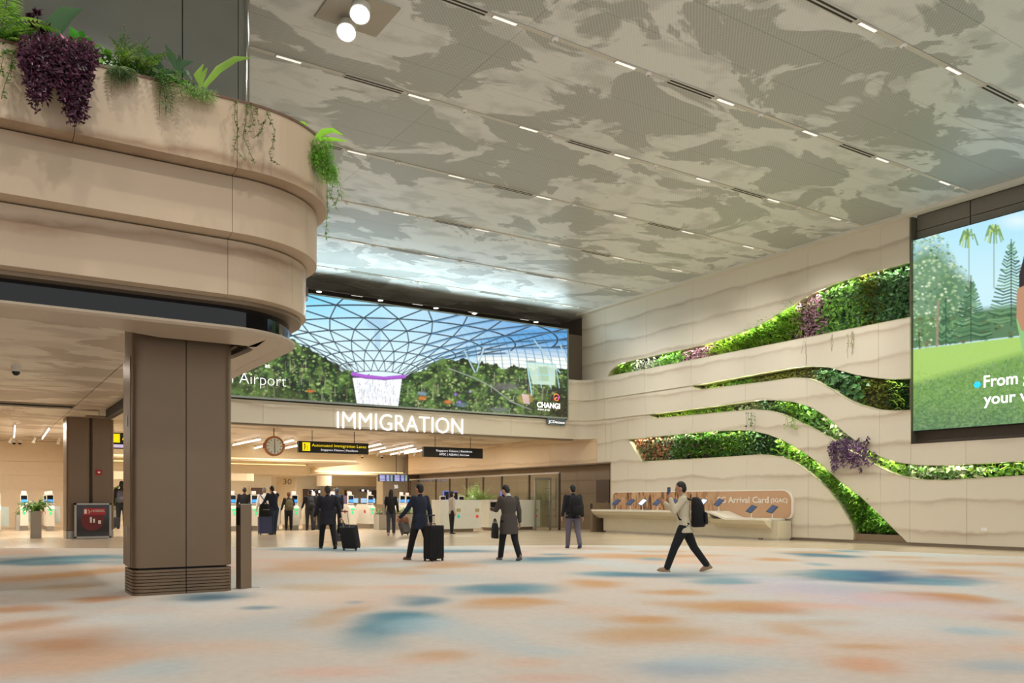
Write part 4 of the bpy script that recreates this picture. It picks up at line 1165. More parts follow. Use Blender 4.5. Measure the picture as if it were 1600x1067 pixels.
# right-hand screen
US = 23.68
p = on_u(1427, 500, US); v0 = p.y; v1 = 8.5
s2 = empty('display_screen', (US, (v0 + v1) / 2, 3.43), 'huge right-hand screen showing a sunlit lawn with trees and blue sky', 'screen')
z0, z1 = 3.43, 9.11
MB().box((US + .01, v1, z0 - .02), (US + .22, v0 + .02, z1 + .02)).build('cabinet', M_BLK, s2)
P, Cc_ = screen_grid(((US, v0, z0), (US, v1, z0), (US, v0, z1)), 420, 520, picture2())
grid_mesh('picture', P, 420, 520, Cc_, attr_mat('led picture two', emit=1.08), s2)
def putu(s, x0, y0, x1, cap, U, m, par, ext=.004, bold=0):
    a = on_u(x0, y0, U); b = on_u(x1, y0, U)
    text(s, 'lettering', m, (U, a.y, a.z), (0, -1, 0), (0, 0, 1), a.y - b.y, cap / F * (SN * a.x + CS * a.y), ext, bold, par)
putu('From garden', 1537, 605, 1674, 18, US - .012, M_TXT, s2, bold=.015)
putu('your world', 1537, 632, 1660, 17, US - .012, M_TXT, s2, bold=.015)
a = on_u(1527, 601, US - .012)
MB().ell((a.x, a.y, a.z), (.008, .10, .09), n=14, m=8).build('blue_dot', mat('cyan dot', '22b8f0', .5, emit=.9, var=0), s2)
# =================================================================== PLANTING
G = {
 'grass': leaf_mat('grass green leaves', '4f8424', 'b4dc5a'),
 'lush': leaf_mat('lush green leaves', '2c5f1e', '8cc44c'),
 'dark': leaf_mat('dark green leaves', '1d4420', '5a8a4c'),
 'grey': leaf_mat('grey green leaves', '5d6a58', 'b9bfae'),
 'pink': leaf_mat('pink mauve leaves', '5c3a44', 'c79aa8'),
 'moss': leaf_mat('moss yellow leaves', '4a5a20', 'a8ac4c'),
 'lime': leaf_mat('lime leaves', '7aa428', 'd2ee6a'),
 'purple': leaf_mat('purple leaves', '241019', '5a2440'),
 'magenta': leaf_mat('magenta leaves', '5a1a3c', 'c04a80'),
 'rust': leaf_mat('rust leaves', '5a3a24', 'c08a5a'),
 'cream': leaf_mat('variegated leaves', '4a6a34', 'dfe6b8'),
 'plum': leaf_mat('plum leaves', '3c2438', '8f6c92')}
STEM = mat('plant stem', '55602c', .7)
def patch(parent, name, m, pts, kind, L, W, n_, depth=(.0, .28)):
    """dense foliage on the wall: pts(v, z) sampler; outward normal is -u"""
    mb = MB()
    for _ in range(n_):
        v, z = pts()
        base = Vector((UW + .34 - ru(0, .10), v, z)); out = Vector((-1, ru(-.6, .6), ru(-.5, .7)))
        if kind == 'blade':
            d = Vector((-ru(.3, .9), ru(-.8, .8), ru(.1, 1.1))).normalized(); l = L * ru(.6, 1.2)
            p1 = base + d * l * .5; p2 = p1 + (d + Vector((-.2, 0, -.7))).normalized() * l * .5
            mb.blade([base, p1, p2], [W * .5, W, W * .1], (-.3, .1, 1))
        elif kind == 'tuft':
            for k in range(4):
                d = Vector((-ru(.3, 1), ru(-1, 1), ru(-.2, 1)))
                mb.leaf(base, d, (-.3, 0, 1), L * ru(.6, 1.1), W, ru(.1, .5))
        else:
            b2 = base + Vector((-ru(0, .16), ru(-.05, .05), ru(-.05, .05)))
            mb.leaf(b2, Vector((ru(-.5, .1), ru(-1, 1), ru(-1, .7))), out, L * ru(.6, 1.2), W * ru(.7, 1.2), ru(0, .3))
    return mb.build(name, m, parent, kind='stuff')
def sampler(ft, fb, va, vb):
    ws = [];
    vs = [va + (vb - va) * (i + .5) / 24 for i in range(24)]
    hs = [max(0.0, ft(v) - fb(v)) for v in vs]
    def f():
        for _ in range(200):
            v = max(VREC, ru(min(va, vb), max(va, vb)) + random.gauss(0, .14)) if min(va, vb) > VREC - .2 else ru(min(va, vb), max(va, vb))
            if rnd() * (max(hs) + 1e-6) < ft(v) - fb(v): break
        a, b = fb(v), ft(v)
        if b - a < .02: return (va + vb) / 2, (ft((va + vb) / 2) + fb((va + vb) / 2)) / 2
        return v, a + (b - a) * ru(.02, .97)
    A_ = sum(hs) / 24 * abs(va - vb)
    return f, A_
def living(label, ft, fb, xs, segs, glow=True):
    r = empty('living_wall', (UW + .35, v_at((xs[0] + xs[1]) / 2), 1), label, 'plants', 'planted strips in the pale stone wall')
    for (xa, xb, nm, m, kind, L, W, dens) in segs:
        f, A_ = sampler(ft, fb, v_at(xa), v_at(xb))
        patch(r, nm, G[m], f, kind, L, W, int(A_ * dens) + 10)
    return r
fAb = lambda v: zA(v)
r1 = living('widest planted strip at the top of the pale wall, from its left end to the big screen', zA, zf(Btop), (950, 1420), [
 (953, 985, 'grass_foliage', 'grass', 'blade', .34, .035, 260), (984, 1026, 'silver_foliage', 'grey', 'leaf', .13, .07, 420), (1024, 1062, 'broadleaf_foliage', 'lush', 'leaf', .24, .12, 260),
 (1060, 1112, 'pink_foliage', 'pink', 'leaf', .12, .06, 480), (1108, 1150, 'lime_fern_foliage', 'lime', 'blade', .42, .06, 230), (1145, 1245, 'strap_leaf_foliage', 'grass', 'blade', .5, .07, 210),
 (1238, 1284, 'mauve_foliage', 'pink', 'leaf', .13, .07, 420), (1280, 1345, 'broadleaf_foliage', 'lush', 'leaf', .2, .1, 300), (1345, 1372, 'hanging_fern_foliage', 'moss', 'blade', .5, .05, 240), (1365, 1426, 'dark_foliage', 'dark', 'leaf', .22, .11, 320), (1300, 1420, 'dark_foliage', 'dark', 'leaf', .2, .1, 90)])
r2 = living('thin planted strip below the widest one, swelling where it meets the big screen', zB_, fCt, (1090, 1420), [
 (1092, 1130, 'lime_foliage', 'lime', 'tuft', .12, .04, 200), (1128, 1165, 'fern_foliage', 'lush', 'tuft', .14, .04, 220), (1160, 1205, 'moss_foliage', 'moss', 'tuft', .09, .03, 300), (1205, 1292, 'olive_foliage', 'moss', 'tuft', .10, .04, 260),
 (1270, 1300, 'dark_foliage', 'dark', 'leaf', .12, .06, 300), (1292, 1340, 'round_leaf_foliage', 'dark', 'leaf', .3, .17, 110), (1334, 1390, 'moss_foliage', 'moss', 'tuft', .10, .035, 300), (1380, 1428, 'dark_moss_foliage', 'dark', 'tuft', .12, .04, 300), (1384, 1412, 'bright_fern_foliage', 'lime', 'blade', .4, .05, 40)])
r3 = living('long S-shaped planted strip that dips and runs on under the big screen', fCb, fDt, (1020, 1600), [
 (1018, 1076, 'lime_foliage', 'lime', 'tuft', .10, .04, 330), (1072, 1140, 'green_foliage', 'grass', 'tuft', .10, .04, 300), (1138, 1200, 'variegated_foliage', 'cream', 'tuft', .12, .05, 220), (1190, 1222, 'dark_foliage', 'dark', 'leaf', .14, .07, 320), (1208, 1246, 'strap_leaf_foliage', 'grass', 'blade', .36, .05, 240),
 (1240, 1300, 'broadleaf_foliage', 'lush', 'leaf', .22, .12, 260), (1285, 1330, 'variegated_foliage', 'cream', 'leaf', .2, .1, 200), (1320, 1370, 'plum_foliage', 'plum', 'leaf', .14, .05, 300), (1350, 1420, 'bright_foliage', 'grass', 'leaf', .22, .08, 300),
 (1410, 1530, 'heart_leaf_foliage', 'cream', 'leaf', .22, .14, 190), (1410, 1800, 'green_foliage', 'lush', 'leaf', .18, .1, 160), (1520, 1800, 'strap_leaf_foliage', 'lime', 'blade', .45, .06, 90)])
r4 = living('lowest planted strip, sweeping down in a curve to the floor', lambda v: fDb(v), lambda v: fEt(v) if v > vE else .30, (990, 1400), [
 (987, 1018, 'rust_foliage', 'rust', 'leaf', .13, .07, 380), (1015, 1046, 'bronze_foliage', 'rust', 'leaf', .14, .07, 250), (1000, 1040, 'dark_foliage', 'dark', 'leaf', .13, .07, 200), (1040, 1075, 'silver_foliage', 'grey', 'leaf', .14, .06, 200), (1048, 1118, 'strap_leaf_foliage', 'lush', 'blade', .42, .06, 250), (1060, 1118, 'mauve_foliage', 'pink', 'leaf', .14, .07, 60),
 (1112, 1165, 'fern_foliage', 'grass', 'blade', .4, .05, 190), (1100, 1190, 'dark_foliage', 'dark', 'leaf', .15, .08, 180), (1160, 1222, 'dark_small_foliage', 'dark', 'tuft', .11, .04, 260), (1215, 1290, 'spider_plant_foliage', 'lime', 'blade', .4, .05, 150), (1215, 1320, 'green_foliage', 'lush', 'leaf', .2, .1, 220),
 (1285, 1345, 'grass_foliage', 'grass', 'blade', .46, .05, 260), (1320, 1405, 'lush_foliage', 'lush', 'blade', .36, .06, 330), (1340, 1409, 'bright_foliage', 'grass', 'tuft', .16, .05, 120)])
# lamps tucked behind the upper edges of the planted strips
for ft, x0, x1, pw in ((zA, 958, 1422, 11), (zB_, 1092, 1420, 7), (fCb, 1022, 1780, 7), (fDb, 986, 1395, 9)):
    va, vb = v_at(x0), v_at(x1); n_ = int(abs(va - vb) / .95)
    for i in range(n_):
        v = va + (vb - va) * (i + .5) / n_; sl_ = math.atan2(ft(v + .3) - ft(v - .3), .6)
        area((UW + .07, v, ft(v) - .035), .8, pw, (1, .99, .82), rot=(sl_, .25, 0), sy=.04).data.shape = 'RECTANGLE'
        o_ = COL.objects[-1]; o_.data.size = .04; o_.data.size_y = .85
# trailing plants over the stone
def trail(name, label, cat, m, start, length, n, spread, L=.1, W=.05, u=UW - .12, sway=.1, dens=12, group=None, stem=.004):
    mb = MB(); st = MB()
    p0 = Vector(start)
    r = empty(name, p0, label, cat, group)
    for i in range(n):
        p = p0 + Vector((0, ru(-spread, spread), ru(-.03, .03))); l = length * ru(.5, 1.05); pts = [p]
        k = max(4, int(l / .12))
        for j in range(k):
            p = p + Vector((ru(-.02, .02), ru(-sway, sway) * .5, -l / k)); pts.append(Vector((min(p.x, u), p.y, p.z)))
        st.tube(pts, stem, 4)
        for j in range(int(dens * l)):
            t = rnd() * (len(pts) - 1); a = int(t); q = pts[a].lerp(pts[min(a + 1, len(pts) - 1)], t - a)
            mb.leaf(q, Vector((ru(-1, .1), ru(-1, 1), ru(-.9, .3))), (-1, 0, .4), L * ru(.6, 1.1), W, .2)
    st.build('stem', STEM, r); mb.build('leaf_mass', m, r, kind='stuff'); return r
def onw(x, y, off=.14): return on_u(x, y, UW - off)
trail('trailing_plant', 'purple trailing plant spilling over the stone below the S-shaped strip', 'plant', G['plum'], onw(1325, 686), 1.0, 26, .75, .13, .08, dens=26, sway=.16)
trail('trailing_plant', 'purple trailing tail hanging right of the main purple clump on the S-shaped strip', 'plant', G['plum'], onw(1352, 706), .6, 8, .35, .11, .07, dens=16)
trail('trailing_vine', 'dark thin vine hanging between the S-shaped strip and the lowest strip', 'plant', G['dark'], onw(1172, 643), .75, 6, .28, .09, .06, dens=7)
trail('trailing_vine', 'leafless brown vine hanging from the left part of the widest strip', 'plant', G['rust'], onw(1256, 532), .8, 2, .06, .05, .02, dens=3)
trail('trailing_vine', 'longest bare vine hanging below the mauve plants of the widest strip', 'plant', G['rust'], onw(1299, 524), 1.0, 2, .05, .05, .02, dens=3)
trail('trailing_vine', 'curly bare vine nearest the big screen, hanging from the widest strip', 'plant', G['moss'], onw(1330, 519), .8, 4, .14, .08, .04, dens=6)
trail('trailing_vine', 'small green tuft hanging below the bright straps of the S-shaped strip', 'plant', G['grass'], onw(1235, 650), .5, 6, .2, .12, .04, dens=18)

# ------------------------------------------------------------ planter greenery on the mezzanine
def pp(x, y, v=10.72): return on_v(x, y, v)
def frond(mb, p0, d, L, W, droop=.6, n=14, leaflet=.35, up=(0, 0, 1), stem=None):
    p = Vector(p0); d = Vector(d).normalized(); pts = [p.copy()]
    for i in range(n):
        d = (d + Vector((0, 0, -droop / n))).normalized(); p = p + d * L / n; pts.append(p.copy())
    for i in range(1, n + 1):
        dd = (pts[i] - pts[i - 1]).normalized(); x = dd.cross(Vector(up))
        x = x.normalized() if x.length > .05 else Vector((1, 0, 0))
        l = W * math.sin(math.pi * (.12 + .84 * i / n)) + .01
        for s in (-1, 1): mb.leaf(pts[i], x * s + dd * .35, Vector(up) + Vector((0, -.3, 0)), l, l * leaflet, .25)
    if stem is not None: stem.tube([tuple(q) for q in pts[::2]], .003, 4)
    return pts
def fern(label, spots, m, L, W, n, dirf, name='fern', cat='fern', droop=1.0):
    r = empty(name, pp(*spots[0]), label, cat); 
    st = MB()
    for i in range(n):
        mb = MB(); s = spots[i % len(spots)]
        frond(mb, pp(*s), dirf(), L * ru(.7, 1.1), W, droop * ru(.7, 1.3), stem=st)
        mb.build('frond', m, r)
    st.build('stem', STEM, r); return r
fern('bright green fern at the far left end of the planter', [(-12, 60), (0, 70), (4, 40)], leaf_mat('fern bright', '5f9a2c', 'b8e068'), .62, .16, 12, lambda: (ru(-.4, .9), ru(-.6, .2), ru(.3, 1.0)))
fern('green fern with upright yellow tips in the middle of the planter', [(182, 110), (205, 115), (220, 118)], leaf_mat('fern mid', '3f7a24', 'a8c860'), .5, .085, 16, lambda: (ru(-.7, .7), ru(-.7, .1), ru(.5, 1.4)))
fern('grey-green fern drooping over the rim right of the purple plant', [(176, 108), (184, 110), (192, 112)], leaf_mat('fern sage', '55784a', 'a4bc88'), .42, .09, 12, lambda: (ru(-.5, .5), -1, ru(-.2, .5)), droop=2.2)
fern('green fern with fronds hanging down past the rim left of the rosette plant', [(236, 118), (246, 122), (255, 126)], leaf_mat('fern deep', '3a6a30', '84aa5c'), .62, .075, 9, lambda: (ru(-.3, .5), -.8, ru(-.1, .5)), droop=3.0)
# big purple plant
pm_ = MB(); pg = MB(); ps_ = MB()
r = empty('trailing_plant', pp(92, 85), 'large dark purple trailing plant hanging over the planter rim near the left edge', 'plant')
for (xa, xb, yb, n) in ((36, 84, 178, 64), (84, 148, 205, 64), (52, 140, 128, 50)):
    for i in range(n):
        x = ru(xa, xb); t = (x - xa) / (xb - xa); yend = 95 + (yb - 95) * (1 - abs(2 * t - 1.0) ** 1.6 * .7) * ru(.65, 1.0)
        top = pp(x, ru(60, 96) + (x - 90) * .1, 10.5 - ru(0, .18)); end = pp(x * .8 + .2 * (xa + xb) / 2, yend, 10.42 - ru(0, .14))
        ps_.tube([top, (top + end) / 2 + Vector((ru(-.03, .03), ru(-.04, 0), 0)), end], .004, 4)
        for j in range(int((top.z - end.z) * 38) + 4):
            q = top.lerp(end, rnd()) + Vector((ru(-.05, .05), ru(-.07, .03), 0))
            pm_.leaf(q, (ru(-1, 1), ru(-1, .1), ru(-.8, .8)), (0, -1, .3), ru(.045, .085), .03, .15)
for i in range(420):
    q = pp(ru(30, 145), ru(62, 98), 10.6 - ru(-.1, .15)); (pg if rnd() < .55 and q.z > pp(80, 92).z else pm_).leaf(q, (ru(-1, 1), ru(-1, .2), ru(-.3, 1)), (0, -.6, 1), ru(.06, .11), .04, .1)
for x, y in ((46, 28), (58, 22), (52, 40), (72, 46), (62, 52)):
    for k in range(16): pm_.leaf(pp(x + ru(-4, 4), y + ru(-3, 6)), (ru(-1, 1), ru(-1, .3), ru(-.2, 1)), (0, -.5, 1), .09, .04, .1)
    ps_.tube([pp(x, y + 4), pp(x + 5, 80)], .006, 4)
ps_.build('stem', mat('purple stem', '4a2434', .6), r); pm_.build('leaf_mass', G['purple'], r, kind='stuff'); pg.build('magenta_leaf_mass', G['magenta'], r, kind='stuff')
def strap(label, chain, ws, m, name='strap_leaf_plant', v=10.75, extra=()):
    r = empty(name, pp(*chain[0], v), label, 'plant')
    for ch, w_ in [(chain, ws)] + list(extra):
        pts = [pp(x, y, v - .03 * i) for i, (x, y) in enumerate(ch)]
        fine = []; fw = []
        for i in range(len(pts) - 1):
            for k in range(4): fine.append(pts[i].lerp(pts[i + 1], k / 4)); fw.append(w_[i] + (w_[i + 1] - w_[i]) * k / 4)
        fine.append(pts[-1]); fw.append(w_[-1])
        MB().blade(fine, fw, (0, 1, .15), .1).build('leaf', m, r, smooth=True)
    return r
LD = mat('dark broad leaf', '2d5224', .4, var=.2, scale=3); LY = mat('yellow green broad leaf', '7aa02a', .35, var=.3, scale=3); LB_ = mat('bright leaf', '9be02c', .35, var=.15)
strap('tall dark broad leaf curving up behind the purple plant', [(78, 62), (86, 40), (102, 22), (128, 14)], [.12, .19, .17, .01], LD, extra=[([(40, 48), (30, 36), (18, 20)], [.06, .10, .03])])
strap('dark upright leaves leaning left behind the middle fern', [(256, 112), (240, 92), (218, 72)], [.07, .12, .02], LD)
strap('rosette of dark pointed leaves behind the rim', [(278, 110), (268, 88), (258, 69)], [.05, .10, .01], LD, extra=[([(278, 110), (288, 98), (302, 96)], [.04, .08, .01]), ([(278, 110), (280, 96), (281, 86)], [.04, .06, .01]), ([(276, 112), (258, 112), (244, 122)], [.03, .05, .01]), ([(280, 112), (292, 112), (300, 124)], [.03, .05, .01])])
strap('long yellow-green strap leaves leaning right beside the grey column', [(318, 136), (342, 108), (368, 92), (391, 90)], [.05, .085, .07, .01], LY, extra=[([(316, 136), (308, 118), (318, 100)], [.05, .08, .01]), ([(312, 136), (318, 116), (324, 106)], [.04, .06, .01])])
strap('bright lime leaves sticking out at the right end of the planter', [(493, 216), (505, 206), (520, 203), (536, 211)], [.05, .085, .06, .01], LB_, v=11.0, extra=[([(493, 217), (510, 217), (526, 218), (542, 221)], [.03, .055, .04, .01]), ([(480, 208), (474, 196), (464, 193)], [.1, .12, .04])])
# monstera-like bright leaves
r = empty('broad_leaf_plant', pp(125, 70), 'glossy bright green broad leaves just right of the purple plant', 'plant')
for (x, y, dx, dy, L) in ((124, 70, -14, -28, .34), (128, 66, 14, -6, .26), (120, 72, -8, 6, .2), (134, 74, 12, 4, .2), (124, 64, 6, -16, .24)):
    a = pp(x, y, 10.55); b_ = pp(x + dx, y + dy, 10.45); d = (b_ - a)
    MB().blade([a, a.lerp(b_, .25), a.lerp(b_, .6), b_], [.02, d.length * .8, d.length * .65, .01], (0, 1, .3), .12).build('leaf', mat('glossy green', '4fae34', .22, var=.2), r, smooth=True)
def clump(label, spots, m, R, n, L, W, name, cat='plant', hang=0, v=10.6):
    mb = MB(); r = empty(name, pp(*spots[0], v), label, cat)
    for (x, y) in spots:
        c = pp(x, y, v)
        for i in range(n):
            q = c + Vector((ru(-R, R), ru(-R, R) * .5, ru(-R - hang, R * .4)))
            mb.leaf(q, (ru(-1, 1), ru(-1, .3), ru(-.6, .8)), (0, -.4, 1), L * ru(.5, 1.2), W, .3)
    mb.build('leaf_mass', m, r, kind='stuff')
    MB().tube([pp(spots[0][0], spots[0][1], v), pp(spots[0][0], spots[0][1] - 6, v)], .01, 5).build('stem', STEM, r); return r
clump('feathery pale green clump on the rim in front of the grey column', [(292, 138), (302, 141), (314, 144), (326, 147)], leaf_mat('feather green', '7aa84a', 'b4d888'), .09, 200, .07, .010, 'feathery_plant', v=10.52)
clump('leafy green undergrowth along the rim below the middle fern', [(160, 92), (200, 100), (215, 105), (235, 112), (262, 122), (280, 128), (150, 85)], G['lush'], .16, 90, .10, .05, 'undergrowth', v=10.75)
clump('green undergrowth at the far left behind the rim', [(5, 62), (18, 66), (28, 70), (-8, 60)], G['lush'], .14, 90, .10, .05, 'undergrowth', v=10.7)
clump('bright feathery fern cushion hanging over the right end of the planter', [(500, 236), (506, 248), (510, 262), (504, 226), (512, 270), (496, 246)], leaf_mat('asparagus green', '5fa028', 'a6dc5a'), .14, 420, .08, .012, 'feathery_plant', v=10.95)
def vine(label, chains, m, v, L=.05, W=.022, dens=40, name='hanging_vine'):
    r = empty(name, pp(*chains[0][0], v), label, 'plant'); st = MB(); mb = MB()
    for ch in chains:
        pts = [pp(ch[0][0], ch[0][1] - 4, v + .13)] + [pp(x, y, v) for x, y in ch]; st.tube(pts, .0035, 4)
        for a, b_ in zip(pts[:-1], pts[1:]):
            for k in range(max(2, int((a - b_).length * dens))):
                mb.leaf(a.lerp(b_, rnd()), (ru(-1, 1), ru(-1, 0), ru(-.6, .5)), (0, -.6, .6), L * ru(.6, 1.1), W, .2)
    st.build('stem', STEM, r); mb.build('leaf_mass', m, r, kind='stuff')
vine('thin curly vine hanging on the stone band below the grey column', [[(368, 160), (366, 185), (372, 205), (366, 230), (384, 252)], [(385, 166), (384, 190), (380, 212), (388, 232), (398, 256)], [(400, 172), (404, 195), (414, 188), (408, 205), (396, 216)], [(418, 180), (430, 205), (426, 228), (420, 238), (424, 250), (438, 258)], [(392, 168), (396, 190), (386, 210)]], leaf_mat('vine leaves', '5f6a34', '93a05c'), 10.5, .05, .03, 60)
vine('leafy vine at the left picture edge hanging over the stone band', [[(20, 85), (16, 110), (8, 130), (2, 155)], [(14, 82), (20, 100), (16, 118), (24, 122)], [(6, 80), (2, 105), (-6, 140)]], leaf_mat('vine green', '3f5a2c', '7a9a4c'), 10.5, .07, .04, 34)
vine('long fern-like tail hanging at the right end of the planter', [[(512, 264), (511, 300), (512, 330), (509, 360), (511, 376)], [(518, 262), (526, 285), (530, 305), (524, 320)], [(508, 262), (520, 290), (516, 312)], [(522, 270), (532, 292), (534, 312)], [(514, 300), (528, 330)]], leaf_mat('tail green', '4a8a28', '8fc850'), 11.42, .06, .02, 70)
vine('slim fern tail hanging straight down left of the rosette plant', [[(248, 122), (256, 140), (259, 160), (259, 180)]], leaf_mat('tail dark', '3a6a34', '7aa060'), 10.46, .09, .018, 110)
# twin spotlight recessed in the ceiling -----------------------------------
q0 = on_z(565, 13, ZC - .1); q1 = on_z(544, 41, ZC - .1)
c = (q0 + q1) / 2
PLT = mat('spot plate', 'b4ab98', .5)
sl = empty('twin_spotlight', (c.x, c.y, ZC), 'twin round spotlight on a square plate in the ceiling at the top centre-left', 'light')
MB().box((c.x - .55, c.y - .55, ZC - .03), (c.x + .62, c.y + .5, ZC)).build('mounting_plate', PLT, sl)
for q in (q0, q1):
    aim = Vector((-.35, -.55, -1)).normalized(); b0 = Vector((q.x, q.y, ZC - .04))
    h = MB().tube([b0, b0 + aim * .12, b0 + aim * .32], [.10, .165, .175], 20).build('lamp_head', M_WHITE, sl, smooth=False); sharp(h)
    MB().tube([b0 + aim * .315, b0 + aim * .328], [.15, .15], 20).build('lens', mat('spot lens', 'ffffff', .3, emit=14, ecol='f4f8ff', var=0), h)
# =================================================================== SGAC COUNTER
a = on_u(957, 768, UW - .06); b_ = on_u(1240, 766, UW - .06)
vl, vr = a.y, b_.y
ct = empty('arrival_counter', (UW - .6, (vl + vr) / 2, 0), 'long cream counter with brown rock-image back panel and lettering against the pale wall', 'counter')
M_CTR = mat('counter cream', 'd6ccb2', .35); M_CTOP = mat('counter top white', 'efe9da', .25)
def yz_prism(pts, u0, u1):     # pts (v, z)
    n = len(pts); vs = [(u0, v, z) for v, z in pts] + [(u1, v, z) for v, z in pts]
    return MB().add(vs, [tuple(range(n)), tuple(range(n, 2 * n))[::-1]] + [(i, i + n, (i + 1) % n + n, (i + 1) % n) for i in range(n)])
def rounded(v0, v1, z0, z1, r0, r1):
    # v0 > v1 ; upper corners rounded by r0 (left) and r1 (right, also below)
    pts = []
    for t in np.linspace(0, math.pi / 2, 7): pts.append((v1 + r1 - r1 * math.cos(t), z1 - r1 + r1 * math.sin(t)))
    for t in np.linspace(0, math.pi / 2, 7): pts.append((v0 - r0 + r0 * math.sin(t), z1 - r0 + r0 * math.cos(t)))
    pts += [(v0, z0)]
    for t in np.linspace(0, math.pi / 2, 5): pts.append((v1 + r1 * .6 - r1 * .6 * math.sin(t), z0 + r1 * .6 - r1 * .6 * math.cos(t)))
    return pts
yz_prism(rounded(vl, vr, .72, 1.74, .25, .40), UW - .10, UW - .01).build('panel_frame', M_CTOP, ct)
ROCK = bpy.data.materials.new('rock image panel'); ROCK.use_nodes = True
nt = ROCK.node_tree; bb = nt.nodes['Principled BSDF']; g = N(nt, 'ShaderNodeNewGeometry'); mp = N(nt, 'ShaderNodeMapping'); mp.inputs['Rotation'].default_value = (.9, 0, 0); mp.inputs['Scale'].default_value = (1, 2.4, .5)
nt.links.new(g.outputs['Position'], mp.inputs[0]); n = N(nt, 'ShaderNodeTexNoise'); n.inputs['Scale'].default_value = 1.6; n.inputs['Detail'].default_value = 8; n.inputs['Distortion'].default_value = 1.2
nt.links.new(mp.outputs[0], n.inputs['Vector']); rr = N(nt, 'ShaderNodeValToRGB'); e = rr.color_ramp.elements
e[0].position = .36; e[0].color = (*srgb('5f3a22'), 1); e[1].position = .46; e[1].color = (*srgb('a87a50'), 1); x_ = e.new(.50); x_.color = (*srgb('d0a37c'), 1); x_ = e.new(.56); x_.color = (*srgb('b98d62'), 1); x_ = e.new(.66); x_.color = (*srgb('d6b08c'), 1)
nt.links.new(n.outputs[0], rr.inputs[0])
sp = N(nt, 'ShaderNodeSeparateXYZ'); nt.links.new(g.outputs['Position'], sp.inputs[0]); mr = N(nt, 'ShaderNodeMapRange'); mr.inputs[1].default_value = 23.5; mr.inputs[2].default_value = 21.5; nt.links.new(sp.outputs[1], mr.inputs[0])
mx = N(nt, 'ShaderNodeMix', data_type='RGBA'); mx.inputs[7].default_value = (*srgb('c9a07c'), 1); nt.links.new(mr.outputs[0], mx.inputs[0]); nt.links.new(rr.outputs[0], mx.inputs[6])
nt.links.new(mx.outputs[2], bb.inputs['Base Color']); bb.inputs['Roughness'].default_value = .3
yz_prism(rounded(vl - .06, vr + .07, .74, 1.69, .2, .35), UW - .115, UW - .095).build('rock_picture', ROCK, ct)
def putc(s, x0, x1, y, cap, par=ct):
    a_ = on_u(x0, y, UW - .12); b2 = on_u(x1, y, UW - .12)
    text(s, 'lettering', M_WHITE, (UW - .118, a_.y, a_.z), (0, -1, 0), (0, 0, 1), a_.y - b2.y, cap / F * (SN * a_.x + CS * a_.y), .01, .012, par)
putc('SG Arrival Card', 1121, 1201, 785.3, 9.2); putc('(SGAC)', 1204.5, 1230.5, 784.8, 6.3)
vs1 = on_u(1124, 797, UW - .6).y; vs2 = on_u(1148, 810, UW - .6).y
UF = UW - 1.15
for nm, (va, vb, z) in {'worktop': (vl + .1, vs1, .97), 'lower_worktop': (vs2, vr + .35, .745)}.items():
    MB().add([(UF, va, z - .07), (UF, vb, z - .07), (UW - .05, vb, z - .07), (UW - .05, va, z - .07), (UF, va, z), (UF, vb, z), (UW - .05, vb, z), (UW - .05, va, z)], [(0, 1, 2, 3), (7, 6, 5, 4), (0, 4, 5, 1), (1, 5, 6, 2), (2, 6, 7, 3), (3, 7, 4, 0)]).build(nm, M_CTOP, ct)
MB().add([(UF, vs1, .90), (UF, vs2, .675), (UW - .05, vs2, .675), (UW - .05, vs1, .90), (UF, vs1, .97), (UF, vs2, .745), (UW - .05, vs2, .745), (UW - .05, vs1, .97)], [(0, 1, 2, 3), (7, 6, 5, 4), (0, 4, 5, 1), (1, 5, 6, 2), (2, 6, 7, 3), (3, 7, 4, 0)]).build('sloping_worktop', M_CTOP, ct)
# apron curving back to the base, then the base
def apron(va, vb, zt):
    pr = [(UF + .01, zt), (UF + .12, zt - .14), (UF + .30, zt - .25), (UF + .38, zt - .30), (UW - .05, zt - .30), (UW - .05, zt)]
    n = len(pr); vs = [(u, va, z) for u, z in pr] + [(u, vb, z) for u, z in pr]
    MB().add(vs, [tuple(range(n)), tuple(range(n, 2 * n))[::-1]] + [(i, i + n, (i + 1) % n + n, (i + 1) % n) for i in range(n)]).build('apron', M_CTR, ct)
apron(vl + .1, vs1, .90); apron(vs2, vr + .35, .675); apron(vs1, vs2, .70)
MB().box((UF + .42, on_u(1213, 840, UW - .8).y, .06), (UW - .05, vl - .2, .66)).build('base', M_CTR, ct)
MB().box((UF + .47, on_u(1213, 840, UW - .8).y + .05, 0), (UW - .05, vl - .3, .07)).build('plinth', mat('white plinth', 'e8e4d8', .4), ct)
yz_prism([(vr + .3, .66), (vr + 1.15, .66), (vr + .95, .0), (vr + .8, .0)], UF + .44, UW - .05).build('end_bracket', M_TAUPE, ct)
ep = on_z(949, 832); MB().box((UF + .05, vl + .1, 0), (UW - .1, vl + .22, 1.25)).build('end_post', M_TAUPE, ct)
MB().box((UF + .04, vl + .09, 1.0), (UF + .06, vl + .23, 1.22)).build('post_recess', M_BLK, ct)
